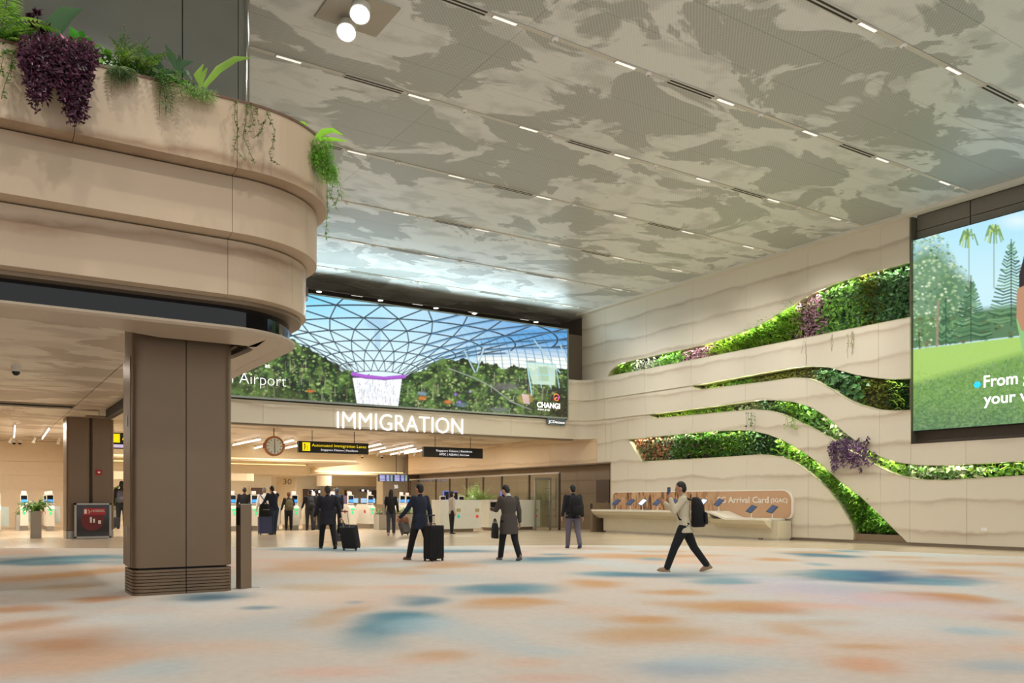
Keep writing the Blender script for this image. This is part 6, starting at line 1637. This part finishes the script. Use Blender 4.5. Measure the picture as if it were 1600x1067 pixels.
# =================================================================== PEOPLE
SKIN = mat('skin tan', 'b98a6c', .55, var=.04); SKIN2 = mat('skin light', 'cfa385', .55, var=.04); SKIND = mat('skin shaded', '8f6248', .55, var=.04)
HAIRM = mat('black hair', '15110f', .5, var=.2, scale=40); HAIRG = mat('grey hair', '6a6560', .6, var=.2, scale=40); HAIRR = mat('reddish hair', '5a2a22', .5)
EYEM = mat('eye dark', '120c0a', .3); LIPM = mat('lip', '8a4a40', .5); SHOEB = mat('black shoe leather', '101012', .35)
def cloth(name, c): return mat('cloth ' + name, c, .85, var=.08, scale=30, bump=.15)
def person(loc, face, h, label, top, legs, skin=SKIN, hair=HAIRM, shoes=SHOEB, lean=0.0, L=(0, 0), R=(0, 0), armL=(0, 8, 10), armR=(0, 8, 10), head=(0, 0), coat=0, hairlen='short', build_=1.0, group=None, sleeves=True, collar=None, skirt=False, vox=.016, topname='jacket', armsout=None, hands=True):
    """face: (u, v) heading; L/R: (thigh swing forward, knee bend) deg; arm: (swing forward, abduct, elbow bend); head: (turn, nod)"""
    s = h / 1.75
    rz = math.atan2(face[1], face[0]) - math.pi / 2
    root = empty('person', loc, label, 'person', group, rz=rz)
    D = math.radians; bw = build_
    hipz = .93
    legp = {}
    for side, (th, kn) in ((-1, L), (1, R)):
        a = D(th); k = D(kn)
        hip = Vector((side * .095 * bw, 0, 0)); knee = hip + Vector((side * .005, .43 * math.sin(a), -.43 * math.cos(a)))
        b = a - k; ank = knee + Vector((0, .41 * math.sin(b), -.41 * math.cos(b)))
        legp[side] = [hip, knee, ank, b]
    low = min(p[2].z for p in legp.values())
    off = -low + .085
    if abs(L[0]) + abs(R[0]) > 20: off -= .005
    for p in legp.values():
        for i in range(3): p[i] = p[i] + Vector((0, 0, off))
    hz = off                                             # pelvis height
    UB = Matrix.Translation((0, 0, hz)) @ Matrix.Rotation(-D(lean), 4, 'X')   # upper body frame (origin at the hips)
    def U(x, y, z): return UB @ Vector((x, y, z))
    armp = {}
    for side, (sw, ab, el) in ((-1, armL), (1, armR)):
        sh = Vector((side * .185 * bw, -.005, .50))
        d = Vector((side * math.sin(D(ab)), math.sin(D(sw)) * math.cos(D(ab)), -math.cos(D(sw)) * math.cos(D(ab))))
        e = sh + d * .285
        sw2 = D(sw + el)
        inn = -side * .18 if el > 45 else 0
        d2 = Vector((side * math.sin(D(ab)) * .5 + inn, math.sin(sw2), -math.cos(sw2))).normalized()
        w_ = e + d2 * .25
        armp[side] = (UB @ sh, UB @ e, UB @ w_, (UB.to_3x3() @ d2).normalized())
    def torso(mb, g):
        r = [((0, .0, -.10), .10 + g, .08 + g), ((0, 0, -.05), .165 * bw + g, .115 * bw + g), ((0, 0, .06), .158 * bw + g, .112 * bw + g), ((0, .005, .18), .142 * bw + g, .105 * bw + g), ((0, .01, .32), .165 * bw + g, .118 * bw + g), ((0, .005, .43), .178 * bw + g, .112 * bw + g), ((0, 0, .50), .165 * bw + g, .085 + g), ((0, 0, .545), .09 + g, .06 + g)]
        mb.loft(r, 18, UB)
    def arms(mb, g, upto=1.0):
        for side, (a, e, w_, d2) in armp.items():
            mb.ell(a, (.062 + g, .062 + g, .062 + g), n=12)
            mb.cap(a, .052 * bw + g, e, .041 + g); mb.cap(e, .040 + g, e.lerp(w_, upto), .028 + g)
    def legs_(mb, g, wide=0, upto=1.0):
        for side, (hp, kn, an, b) in legp.items():
            mb.cap(hp, .092 * bw + g, kn, .058 + g + wide * .5); mb.cap(kn, .056 + g + wide * .5, kn.lerp(an, upto), .038 + g + wide)
    Hd = UB @ Matrix.Translation((0, .015, .545)) @ Matrix.Rotation(D(head[0]), 4, 'Z') @ Matrix.Rotation(-D(head[1]), 4, 'X')
    # the body: one continuous surface from head to feet
    mb = MB(); torso(mb, 0); arms(mb, 0); legs_(mb, 0)
    mb.cap(U(0, 0, .50), .058, Hd @ Vector((0, .005, .07)), .054)
    mb.ell((0, .005, .185), (.075, .092, .105), Hd, 16, 12); mb.ell((0, .032, .125), (.058, .062, .068), Hd, 14, 10)
    mb.ell((0, .104, .150), (.013, .020, .026), Hd, 8, 6)
    for sx in (-1, 1): mb.ell((sx * .078, .0, .160), (.012, .022, .032), Hd, 8, 6)
    for side, (hp, kn, an, b) in legp.items():
        fd = Matrix.Rotation(b * .55, 4, 'X')
        mb.cap(an, .036, an + fd @ Vector((0, .13, -.045)), .028)
    body = mb.build('body', skin, root, world=False, smooth=True)
    def rem(o, vx, it=3):
        m = o.modifiers.new('skin', 'REMESH'); m.mode = 'VOXEL'; m.voxel_size = vx; m.use_smooth_shade = True
        m2 = o.modifiers.new('soft', 'SMOOTH'); m2.factor = .5; m2.iterations = it
        return o
    rem(body, .014, 2)
    # eyes, brows, mouth
    for sx in (-1, 1):
        MB().ell((sx * .030, .088, .172), (.012, .008, .007), Hd, 8, 6).build('eye', EYEM, root, world=False)
    MB().ell((0, .092, .108), (.022, .008, .006), Hd, 8, 6).build('mouth', LIPM, root, world=False)
    # clothes
    mb = MB(); torso(mb, .016); 
    if sleeves is True: arms(mb, .016, .97)
    elif sleeves == 'short':
        for side, (a, e, w_, d2) in armp.items(): mb.ell(a, (.078, .078, .078)); mb.cap(a, .07, a.lerp(e, .7), .062)
    if coat:
        lw = .175 * bw + .01
        fw = (legp[1][1].y + legp[-1][1].y) / 2
        mb.loft([((0, 0, .12), lw, .125 * bw), ((0, 0, -.05), lw + .015, .14 * bw), ((0, -.01 + fw * .3, -coat), lw + .025, .155 * bw + .02)], 18, UB)
    mb.cap(U(0, -.01, .50), .075, U(0, 0, .565), .062)
    rem(mb.build(topname, top, root, world=False, smooth=True), vox, 3)
    mb = MB(); legs_(mb, .014, .012 if not skirt else 0, .97)
    mb.ell((0, 0, hz - .02), (.172 * bw, .125 * bw, .12))
    rem(mb.build('trousers', legs, root, world=False, smooth=True), vox, 3)
    if collar: 
        mb = MB(); mb.cap(U(0, 0, .535), .068, U(0, .002, .575), .062); mb.build('shirt_collar', collar, root, world=False, smooth=True)
    for side, (hp, kn, an, b) in legp.items():
        fd = Matrix.Translation(an) @ Matrix.Rotation(b * .55, 4, 'X')
        mb = MB(); mb.loft([((0, .045, -.085), .042, .125), ((0, .045, -.060), .046, .132), ((0, .03, -.03), .042, .10), ((0, -.01, .01), .040, .052), ((0, -.012, .035), .038, .042)], 14, fd)
        o = mb.build('shoe', shoes, root, world=False, smooth=True)
    # hair
    mb = MB()
    mb.ell((0, -.012, .205), (.083, .096, .100), Hd, 16, 10); mb.ell((0, -.045, .165), (.074, .066, .090), Hd, 14, 8)
    if hairlen == 'long': mb.loft([((0, -.045, .20), .085, .07), ((0, -.06, .10), .095, .06), ((0, -.075, -.02), .10, .05), ((0, -.08, -.14), .085, .04), ((0, -.08, -.19), .04, .02)], 14, Hd)
    if hairlen == 'bob': mb.ell((0, -.03, .15), (.092, .085, .115), Hd, 14, 10)
    o = mb.build('hair', hair, root, world=False, smooth=True)
    # cut the fringe so that the face stays open
    bm = bmesh.new(); bm.from_mesh(o.data); inv = Hd.inverted()
    dl = [v for v in bm.verts if (inv @ v.co).y > .052 and (inv @ v.co).z < .215]
    for v in dl: 
        q = inv @ v.co; q.y = .045; v.co = Hd @ q
    bm.to_mesh(o.data); bm.free()
    rem(o, .013, 1)
    # hands with five fingers
    hpos = {}
    for side, (a, e, w_, d2) in armp.items():
        x = Vector((0, 1, 0)) if abs(d2.y) < .8 else Vector((0, 0, 1))
        nrm = Vector((-side, 0, 0)); fwd = d2; wid = nrm.cross(fwd).normalized(); nrm = fwd.cross(wid).normalized() if side > 0 else fwd.cross(wid).normalized()
        palm = w_ + fwd * .045; mb = MB()
        M = Matrix((wid, fwd, wid.cross(fwd))).transposed().to_4x4(); M.translation = palm
        mb.ell((0, 0, 0), (.040, .052, .016), M, 12, 8); mb.cap(w_, .026, palm, .022, 8)
        hn = wid.cross(fwd).normalized()
        if hn.x * side > 0: hn = -hn
        for j, fl in enumerate((.062, .072, .068, .052)):
            b0_ = palm + fwd * .042 + wid * (-.028 + .0187 * j); m1 = b0_ + (fwd + hn * .25).normalized() * fl * .5; m2_ = m1 + (fwd + hn * .9).normalized() * fl * .5
            mb.cap(b0_, .0085, m1, .008, 6); mb.cap(m1, .008, m2_, .0065, 6)
        t0 = palm - fwd * .015 + wid * .03 * (1 if wid.y > 0 else -1); t1 = t0 + (wid * (1 if wid.y > 0 else -1) + fwd * .6 + hn * .3).normalized() * .035
        mb.cap(t0, .012, t1, .010, 6); mb.cap(t1, .010, t1 + (fwd + hn * .4).normalized() * .03, .008, 6)
        mb.build('hand', skin, root, world=False, smooth=True)
        hpos[side] = palm + fwd * .06
    root.scale = (s, s, s)
    Rw = Matrix.Translation(loc) @ Matrix.Rotation(rz, 4, 'Z') @ Matrix.Scale(s, 4)
    return dict(root=root, M=Rw, hand={k: Rw @ v for k, v in hpos.items()}, U=lambda x, y, z: Rw @ U(x, y, z), UB=Rw @ UB, rz=rz)
def at(x, y): return on_z(x, y, 0)
IL = Vector((-CS, SN, 0)); IR = -IL; AW = Vector((SN, CS, 0)); TO = -AW      # picture left / right / away / towards
def mix(a, b, t): v = a * (1 - t) + b * t; return (v.x, v.y)
def hgt(y0, y1): return (y1 - y0) / F * (H * F / (y1 - HY))
def backpack(P, label, m, w_=.30, hh=.46, dp=.19, z0=.05, top=None):
    M = P['UB']; b0 = M @ Vector((0, -.125, z0)); r = empty('backpack', tuple(b0), label, 'backpack')
    def put_(mb, nm, mt): mb.v = [tuple(M @ Vector(p)) for p in mb.v]; return mb.build(nm, mt, r, smooth=True)
    mb = MB(); mb.loft([((0, -.13 - dp / 2, z0), w_ * .40, dp * .40), ((0, -.13 - dp / 2, z0 + .03), w_ * .5, dp * .5), ((0, -.13 - dp / 2, z0 + hh * .7), w_ * .48, dp * .46), ((0, -.13 - dp * .4, z0 + hh * .92), w_ * .40, dp * .34), ((0, -.13 - dp * .35, z0 + hh), w_ * .22, dp * .18)], 16); put_(mb, 'main_bag', m)
    mb = MB(); mb.loft([((0, -.14 - dp, z0 + .05), w_ * .34, .03), ((0, -.14 - dp, z0 + .09), w_ * .38, .04), ((0, -.14 - dp, z0 + hh * .45), w_ * .36, .035), ((0, -.14 - dp + .01, z0 + hh * .5), w_ * .3, .015)], 12); put_(mb, 'front_pocket', m)
    for sx in (-1, 1):
        mb = MB(); mb.tube([(sx * .10, -.14, z0 + hh * .9), (sx * .125, -.03, .545), (sx * .13, .10, .47), (sx * .14, .145, .30), (sx * .16, .08, .14), (sx * .16, -.10, z0 + .06)], .017, 6); put_(mb, 'shoulder_strap', m)
    mb = MB(); mb.tube([(-.04, -.14, z0 + hh * .95), (0, -.145, z0 + hh + .05), (.04, -.14, z0 + hh * .95)], .010, 6); put_(mb, 'grab_handle', m)
    return r
def suitcase(loc, rz, label, m, w_=.42, hh=.60, dp=.25, handle=.42, tilt=0, wheels=True, name='suitcase', soft=False):
    """upright case; tilt leans it back on its rear wheels towards the handle"""
    r = empty(name, loc, label, 'suitcase', rz=rz)
    T = Matrix.Translation((0, 0, .03)) @ Matrix.Rotation(math.radians(tilt), 4, 'X')
    def put_(mb, nm, mt, sm=False): mb.v = [tuple(T @ Vector(p)) for p in mb.v]; return mb.build(nm, mt, r, world=False, smooth=sm)
    mb = MB(); mb.box((-w_ / 2, 0, .03), (w_ / 2, dp, .03 + hh), bev=.05); b_ = put_(mb, 'shell', m)
    bv = b_.modifiers.new('round', 'BEVEL'); bv.width = .02; bv.segments = 2; bv.limit_method = 'ANGLE'
    for k in range(-2, 3):
        mb = MB(); mb.box((k * w_ * .18 - .012, dp, .09), (k * w_ * .18 + .012, dp + .008, .03 + hh - .08)); put_(mb, 'shell_rib', m)
    mb = MB(); mb.box((-w_ / 2 - .004, dp * .48, .06), (w_ / 2 + .004, dp * .52, .03 + hh - .04)); put_(mb, 'zip_seam', M_BLK)
    for sx in (-1, 1):
        for y in ((0.03, dp - .03) if wheels else (.03,)):
            mb = MB(); mb.tube([(sx * (w_ / 2 - .05) - .012, y, 0), (sx * (w_ / 2 - .05) + .012, y, 0)], .028, 12); put_(mb, 'wheel', M_BLK)
            mb = MB(); mb.box((sx * (w_ / 2 - .05) - .018, y - .018, .005), (sx * (w_ / 2 - .05) + .018, y + .018, .035)); put_(mb, 'wheel_housing', M_BLK)
        if handle: mb = MB(); mb.tube([(sx * .09, .05, hh), (sx * .09, .05, .03 + hh + handle)], .010, 6); put_(mb, 'pole', M_STEEL)
    if handle: mb = MB(); mb.tube([(-.11, .05, .03 + hh + handle), (.11, .05, .03 + hh + handle)], .016, 8); put_(mb, 'grip', M_BLK)
    mb = MB(); mb.tube([(-.07, .12, .03 + hh), (-.06, .12, .07 + hh), (.06, .12, .07 + hh), (.07, .12, .03 + hh)], .010, 6); put_(mb, 'top_handle', M_BLK)
    return r
def bag(loc, rz, label, m, w_=.40, hh=.28, dp=.12, handle=.14, name='bag', cat='bag', sag=.5):
    r = empty(name, loc, label, cat, rz=rz)
    mb = MB(); mb.loft([((0, 0, 0), w_ * .46, dp * .42), ((0, 0, .03), w_ * .5, dp * .5), ((0, 0, hh * .7), w_ * (.5 - .08 * sag), dp * .45), ((0, 0, hh * .95), w_ * (.46 - .12 * sag), dp * .28), ((0, 0, hh), w_ * .36, dp * .12)], 18); mb.build('pouch', m, r, world=False, smooth=True)
    for sy in (-1, 1):
        mb = MB(); mb.tube([(-w_ * .2, sy * dp * .2, hh * .9), (-w_ * .14, sy * dp * .08, hh + handle * .7), (0, 0, hh + handle), (w_ * .14, sy * dp * .08, hh + handle * .7), (w_ * .2, sy * dp * .2, hh * .9)], .009, 6); mb.build('handle', m, r, world=False)
    MB().box((-w_ * .3, -dp * .5 - .004, hh * .55), (w_ * .3, -dp * .5 + .012, hh * .58)).build('zip', M_STEEL, r, world=False)
    return r
C_BLACK = cloth('black', '16161a'); C_NAVY = cloth('navy', '1c2336'); C_JEAN = cloth('jean', '2b3a52'); C_BEIGE = cloth('beige', 'cfc2a6'); C_WHITE = cloth('white', 'd6d4d2')
C_COAT = cloth('brown grey', '4a433e'); C_GREY = cloth('grey trouser', '6b6672'); C_OLIVE = cloth('olive', '4c4632'); C_BLUE = cloth('light blue', '7f93b8'); C_DG = cloth('dark grey', '2a2a2e'); C_SUIT = cloth('suit', '1b1c26')
M_BAGB = cloth('bag black', '121214'); M_TANSH = mat('tan suede shoe', '9a8062', .7); M_BRSH = mat('brown shoe', '5a3a30', .5)
# A : walking left across the right half, beige top, black backpack
pA = at(1069, 894)
A_ = person(tuple(pA), mix(IL, AW, .18), hgt(748, 893) * 1.0, 'person in a beige top and black trousers striding left, one hand raised to the face', C_BEIGE, C_BLACK, shoes=M_TANSH, lean=2, L=(24, 4), R=(-24, 12), armL=(38, 14, 128), armR=(38, 10, 95), head=(0, 8), build_=1.05, topname='jumper', coat=.12)
backpack(A_, 'bulky black backpack on the person in the beige top', M_BAGB, .36, .56, .26, -.02)
ph = A_['hand'][-1]; r = empty('mobile_phone', tuple(ph), 'dark phone held by the person in the beige top', 'phone')
MB().box((ph.x - .035, ph.y - .006, ph.z - .02), (ph.x + .035, ph.y + .006, ph.z + .11)).build('case', M_BLACK, r); MB().box((ph.x - .03, ph.y - .008, ph.z - .01), (ph.x + .03, ph.y - .005, ph.z + .10)).build('screen', mat('tablet glass', '4a5a80', .2), r)
# B : man in the long brown-grey coat
pB = at(795, 876)
B_ = person(tuple(pB), mix(IL, AW, .62), hgt(755, 877), 'man in a brown-grey thigh-length coat looking down at his hand, walking away', C_COAT, C_BLACK, skin=SKIN2, lean=2, L=(14, 2), R=(-12, 16), armL=(28, 10, 70), armR=(-6, 12, 12), head=(20, 24), coat=.30, shoes=mat('grey shoe', '6e6660', .5), collar=C_WHITE, topname='coat', build_=1.08)
hb = B_['U'](-.34, .04, -.02)
bag((hb.x, hb.y, hb.z - .36), B_['rz'] + 1.4, 'black briefcase hanging at the left side of the man in the long coat', M_BAGB, .38, .34, .12, .10, 'briefcase')
# C : dark suit with suitcase, left
pC = at(512, 858)
C_ = person(tuple(pC), mix(IL, AW, .66), hgt(757, 858), 'man in a loose black suit walking away left with a wheeled case behind him', C_SUIT, C_BLACK, lean=1, L=(20, 4), R=(-20, 10), armL=(14, 12, 20), armR=(-14, 16, 10), coat=.22, build_=1.14, hair=mat('greying hair', '2e2a28', .6))
sC = at(546, 861); suitcase(tuple(sC), math.atan2(AW.y, AW.x) - 1.9, 'large black fabric wheeled suitcase tilted behind the black-suited man', cloth('case black', '1d1e20'), .46, .60, .26, .44, 18)
bb = at(532, 846); bag((bb.x, bb.y, .02), .3, 'grey-black holdall between the black-suited man and his suitcase', cloth('holdall grey', '3a3a40'), .55, .36, .26, .20, 'holdall')
hC = C_['hand'][1]; bag((hC.x + .06, hC.y + .1, hC.z - .34), .4, 'rounded black handbag carried by the black-suited man', M_BAGB, .30, .28, .16, .10, 'handbag')
# D : backpack man far right
pD = at(895, 857)
D_ = person(tuple(pD), mix(IL, AW, .8), hgt(757, 857), 'man in a dark jacket and grey trousers with a black backpack, walking away', cloth('charcoal', '23232c'), C_GREY, skin=SKIN2, L=(10, 2), R=(-14, 14), armL=(6, 10, 14), armR=(-10, 10, 8), shoes=mat('blue trainers', '3c4a6a', .6), build_=1.05, coat=.08)
backpack(D_, 'rounded black backpack on the man in grey trousers', M_BAGB, .38, .54, .28, .0)
# F : dark suit with two cases
pF = at(656, 876)
F_ = person(tuple(pF), mix(IL, AW, .45), hgt(753, 877), 'man in a dark navy suit striding left with an upright case at his side', C_NAVY, C_BLACK, L=(18, 2), R=(-18, 12), armL=(26, 18, 20), armR=(-12, 12, 10), coat=.18, build_=1.04, shoes=M_BRSH)
sF = at(671, 876.5); suitcase(tuple(sF), F_['rz'] + 3.1, 'tall black suitcase wheeled upright beside the navy-suited man', cloth('case black two', '141418'), .42, .74, .28, .22, 0)
# woman with long hair
pW = at(611, 836)
W_ = person(tuple(pW), mix(IL, AW, .95), hgt(764.5, 837), 'woman with long black hair in black top and grey trousers, walking away', C_BLACK, cloth('slate', '3c3c46'), skin=SKIN2, hairlen='long', L=(-10, 4), R=(10, 2), armL=(6, 14, 20), armR=(-8, 14, 14), build_=.92, shoes=mat('nude shoe', 'b09a86', .5), topname='top', vox=.018)
hw = W_['U'](-.27, .0, .10); bag((hw.x, hw.y, hw.z - .22), W_['rz'] + 1.5, 'beige tote bag on the shoulder of the long-haired woman', cloth('tote', 'a8978a'), .36, .42, .12, .24, 'tote_bag')
sW = at(632, 837); cw = suitcase(tuple(sW), math.atan2(IL.y, IL.x) + .9, 'small grey cabin case tilted behind the long-haired woman', mat('case grey', '4c4844', .5), .40, .44, .24, .30, 24)
bag((sW.x - .05, sW.y + .02, .50), math.atan2(IL.y, IL.x), 'brown leather bag resting on the small grey cabin case', mat('brown leather', '7a4a34', .5), .46, .22, .18, .08, 'leather_bag')
# officer
pO = at(706, 834)
person(tuple(pO), mix(IR, AW, .35), hgt(768, 834), 'uniformed officer in pale shirt and black trousers standing before the ivory counter', cloth('uniform shirt', 'c2b6a8'), C_BLACK, skin=SKIN2, hairlen='bob', L=(2, 0), R=(-3, 0), armL=(4, 8, 10), armR=(-4, 10, 14), build_=.94, topname='shirt', vox=.018)
# queue at the gates
pG = at(382, 829)
G_ = person(tuple(pG), (0.1, 1), hgt(762, 829), 'man in a black suit standing at the gate behind the slim post', C_BLACK, C_BLACK, L=(2, 0), R=(-2, 0), armL=(4, 12, 12), armR=(20, 10, 40), build_=1.12, coat=.14, vox=.018)
hG = G_['hand'][-1]; bag((hG.x - .05, hG.y, hG.z - .36), 0.2, 'black handbag held by the man in the black suit behind the slim post', M_BAGB, .36, .32, .14, .12, 'handbag')
p_ = at(391, 829); person((p_.x + .2, p_.y + 3.2, 0), (-.5, -1), 1.66, 'person facing the camera with tied dark hair beyond the first gate', cloth('pale shirt', 'c8d4dc'), C_BLACK, skin=SKIN2, L=(0, 0), R=(2, 0), build_=.92, vox=.02, topname='shirt')
pH = at(413, 830); Hp = person(tuple(pH), (0.25, 1), hgt(762, 830), 'man in a white shirt with a dark cross-body strap, partly behind the man in navy', C_WHITE, C_DG, hair=HAIRG, L=(3, 0), R=(-3, 0), armL=(6, 12, 14), armR=(18, 8, 40), build_=1.06, topname='shirt', vox=.018)
r = empty('shoulder_strap', tuple(Hp['U'](0, -.14, .3)), 'dark cross-body strap on the man in the white shirt', 'strap')
MB().tube([Hp['U'](-.16, -.02, .56), Hp['U'](-.10, -.13, .44), Hp['U'](.05, -.155, .25), Hp['U'](.17, -.12, .05), Hp['U'](.19, 0, -.02)], .02, 6).build('band', C_NAVY, r)
pI = at(428, 835); I_ = person(tuple(pI), mix(IL, AW, .45), hgt(758.5, 836), 'man in a navy jacket and blue jeans leaning on his suitcase in the queue', C_NAVY, C_JEAN, lean=9, L=(-2, 0), R=(8, 2), armL=(42, 8, 14), armR=(46, 6, 10), build_=1.05, head=(0, 4), vox=.018)
sI = at(412, 835.5); suitcase(tuple(sI), math.pi, 'navy hard-shell suitcase standing upright in the queue', mat('case navy', '343a5c', .4), .50, .66, .28, .12, 0)
bag((sI.x, sI.y - .12, .70), .2, 'black rucksack slumped on top of the navy suitcase', M_BAGB, .48, .52, .30, .06, 'rucksack', 'backpack')
pJ = at(451, 828.5); J_ = person(tuple(pJ), (0.15, 1), hgt(769, 829), 'person with dark red hair, olive backpack and wide black trousers at a gate', C_BLACK, C_BLACK, hair=HAIRR, L=(5, 0), R=(-5, 0), armL=(10, 16, 24), armR=(28, 16, 50), build_=1.0, vox=.018)
backpack(J_, 'olive green backpack on the person with dark red hair', cloth('olive bag', '5a5238'), .36, .50, .22, .0)
pK = at(484, 828.5); K_ = person(tuple(pK), (0.1, 1), hgt(765, 829), 'man in dark clothes with a black backpack standing at a gate', C_BLACK, C_DG, L=(3, 0), R=(-4, 0), armL=(14, 12, 30), armR=(26, 10, 50), build_=1.05, vox=.018)
backpack(K_, 'black backpack on the man standing at the gate', cloth('bag charcoal', '26262a'), .32, .46, .2, .04)
pL = at(495, 829); person((pL.x + .35, pL.y + 1.0, 0), (0.3, 1), 1.86, 'man in a dark jacket partly hidden behind the man with the black backpack', cloth('ink', '1e222e'), C_DG, L=(0, 0), R=(3, 0), build_=1.08, vox=.02, coat=.1)
pM = at(524, 829); M_ = person((pM.x + .3, pM.y + .6, 0), (0.1, 1), 1.92, 'capped man in navy partly hidden behind the black-suited man', C_NAVY, C_DG, hair=mat('cap slate', '3a3f52', .7), L=(0, 0), R=(3, 0), build_=1.08, vox=.02, coat=.06)
pN = at(553, 826); person((pN.x + .2, pN.y + 3.0, 0), (0.1, 1), 1.95, 'grey-haired man in a light blue shirt beyond the middle gates', C_BLUE, C_DG, hair=HAIRG, L=(0, 0), R=(2, 0), build_=1.2, vox=.02, topname='shirt')
person((pN.x + 1.4, pN.y + 4.2, 0), (-.6, -1), 1.9, 'person with dark hair just right of the man in the light blue shirt', cloth('mauve', '6a5a72'), C_DG, L=(0, 0), R=(2, 0), build_=.95, vox=.02, topname='shirt')
pX = at(516, 829); person((pX.x, pX.y + 2.5, 0), (-.3, -1), 1.8, 'person facing the camera just left of the black-suited man', cloth('steel', '5b6470'), C_DG, L=(0, 0), R=(2, 0), build_=.95, vox=.02, topname='shirt')
# hooded person between the columns
pZ = at(190, 826); Z_ = person(tuple(pZ), (0.1, 1), hgt(752, 826), 'person with a grey backpack standing between the two taupe columns', C_BLACK, C_BLACK, hairlen='bob', L=(4, 0), R=(-4, 0), armL=(6, 12, 14), armR=(20, 10, 40), build_=1.05, vox=.018)
backpack(Z_, 'grey backpack on the person between the two columns', cloth('bag violet grey', '4a4650'), .34, .46, .2, .04)
sZ = at(181, 826); suitcase(tuple(sZ), math.pi, 'small dark suitcase left of the person between the columns', cloth('case small', '2a2a30'), .32, .48, .24, .4, 0)

# =================================================================== LABELS that single out look-alikes
ORD = ['first', 'second', 'third', 'fourth', 'fifth', 'sixth', 'seventh', 'eighth', 'ninth', 'tenth', 'eleventh', 'twelfth', 'thirteenth', 'fourteenth']
def nth(i, n): return 'leftmost' if i == 0 else ('rightmost' if i == n - 1 else ORD[i] + ' from the left')
def relabel(group, fmt, rows=False):
    obs = [o for o in COL.objects if o.get('group') == group and not o.parent]
    if rows:
        vs__ = sorted({round(o.location.y, 1) for o in obs})
        for j, v in enumerate(vs__):
            rw = sorted([o for o in obs if round(o.location.y, 1) == v], key=lambda o: o.location.x)
            for i, o in enumerate(rw): o['label'] = fmt.format(nth(i, len(rw)), 'nearest' if j == 0 else ('farthest' if j == len(vs__) - 1 else ORD[j] + ' nearest'))
    else:
        obs.sort(key=lambda o: proj(o.location)[0])
        for i, o in enumerate(obs): o['label'] = fmt.format(nth(i, len(obs)))
relabel('slot vents along the high ceiling seams', 'twin slot vent, {} on the {} vented ceiling seam', True)
relabel('light strips along the high ceiling seams', 'short white light strip, {} on the {} lit ceiling seam', True)
relabel('round detectors on the high ceiling', 'small round detector, {} on the {} ceiling seam', True)
relabel('downlights above the immigration screen', 'small round downlight above the wide screen, {} of five')
relabel('linear lights on the low ceiling', 'slim white linear light on the low hall ceiling, {}')
relabel('small spotlights under the low ceiling', 'small white spotlight under the low hall ceiling, {}')
relabel('dome cameras in the hall', 'small black dome camera under the hall ceiling, {}')
relabel('glowing notices at the far desks', 'tiny glowing white notice on the far hall wall, {}')
relabel('far desks behind the gates', 'pale far desk with blue-lit monitors behind the gates, {}')
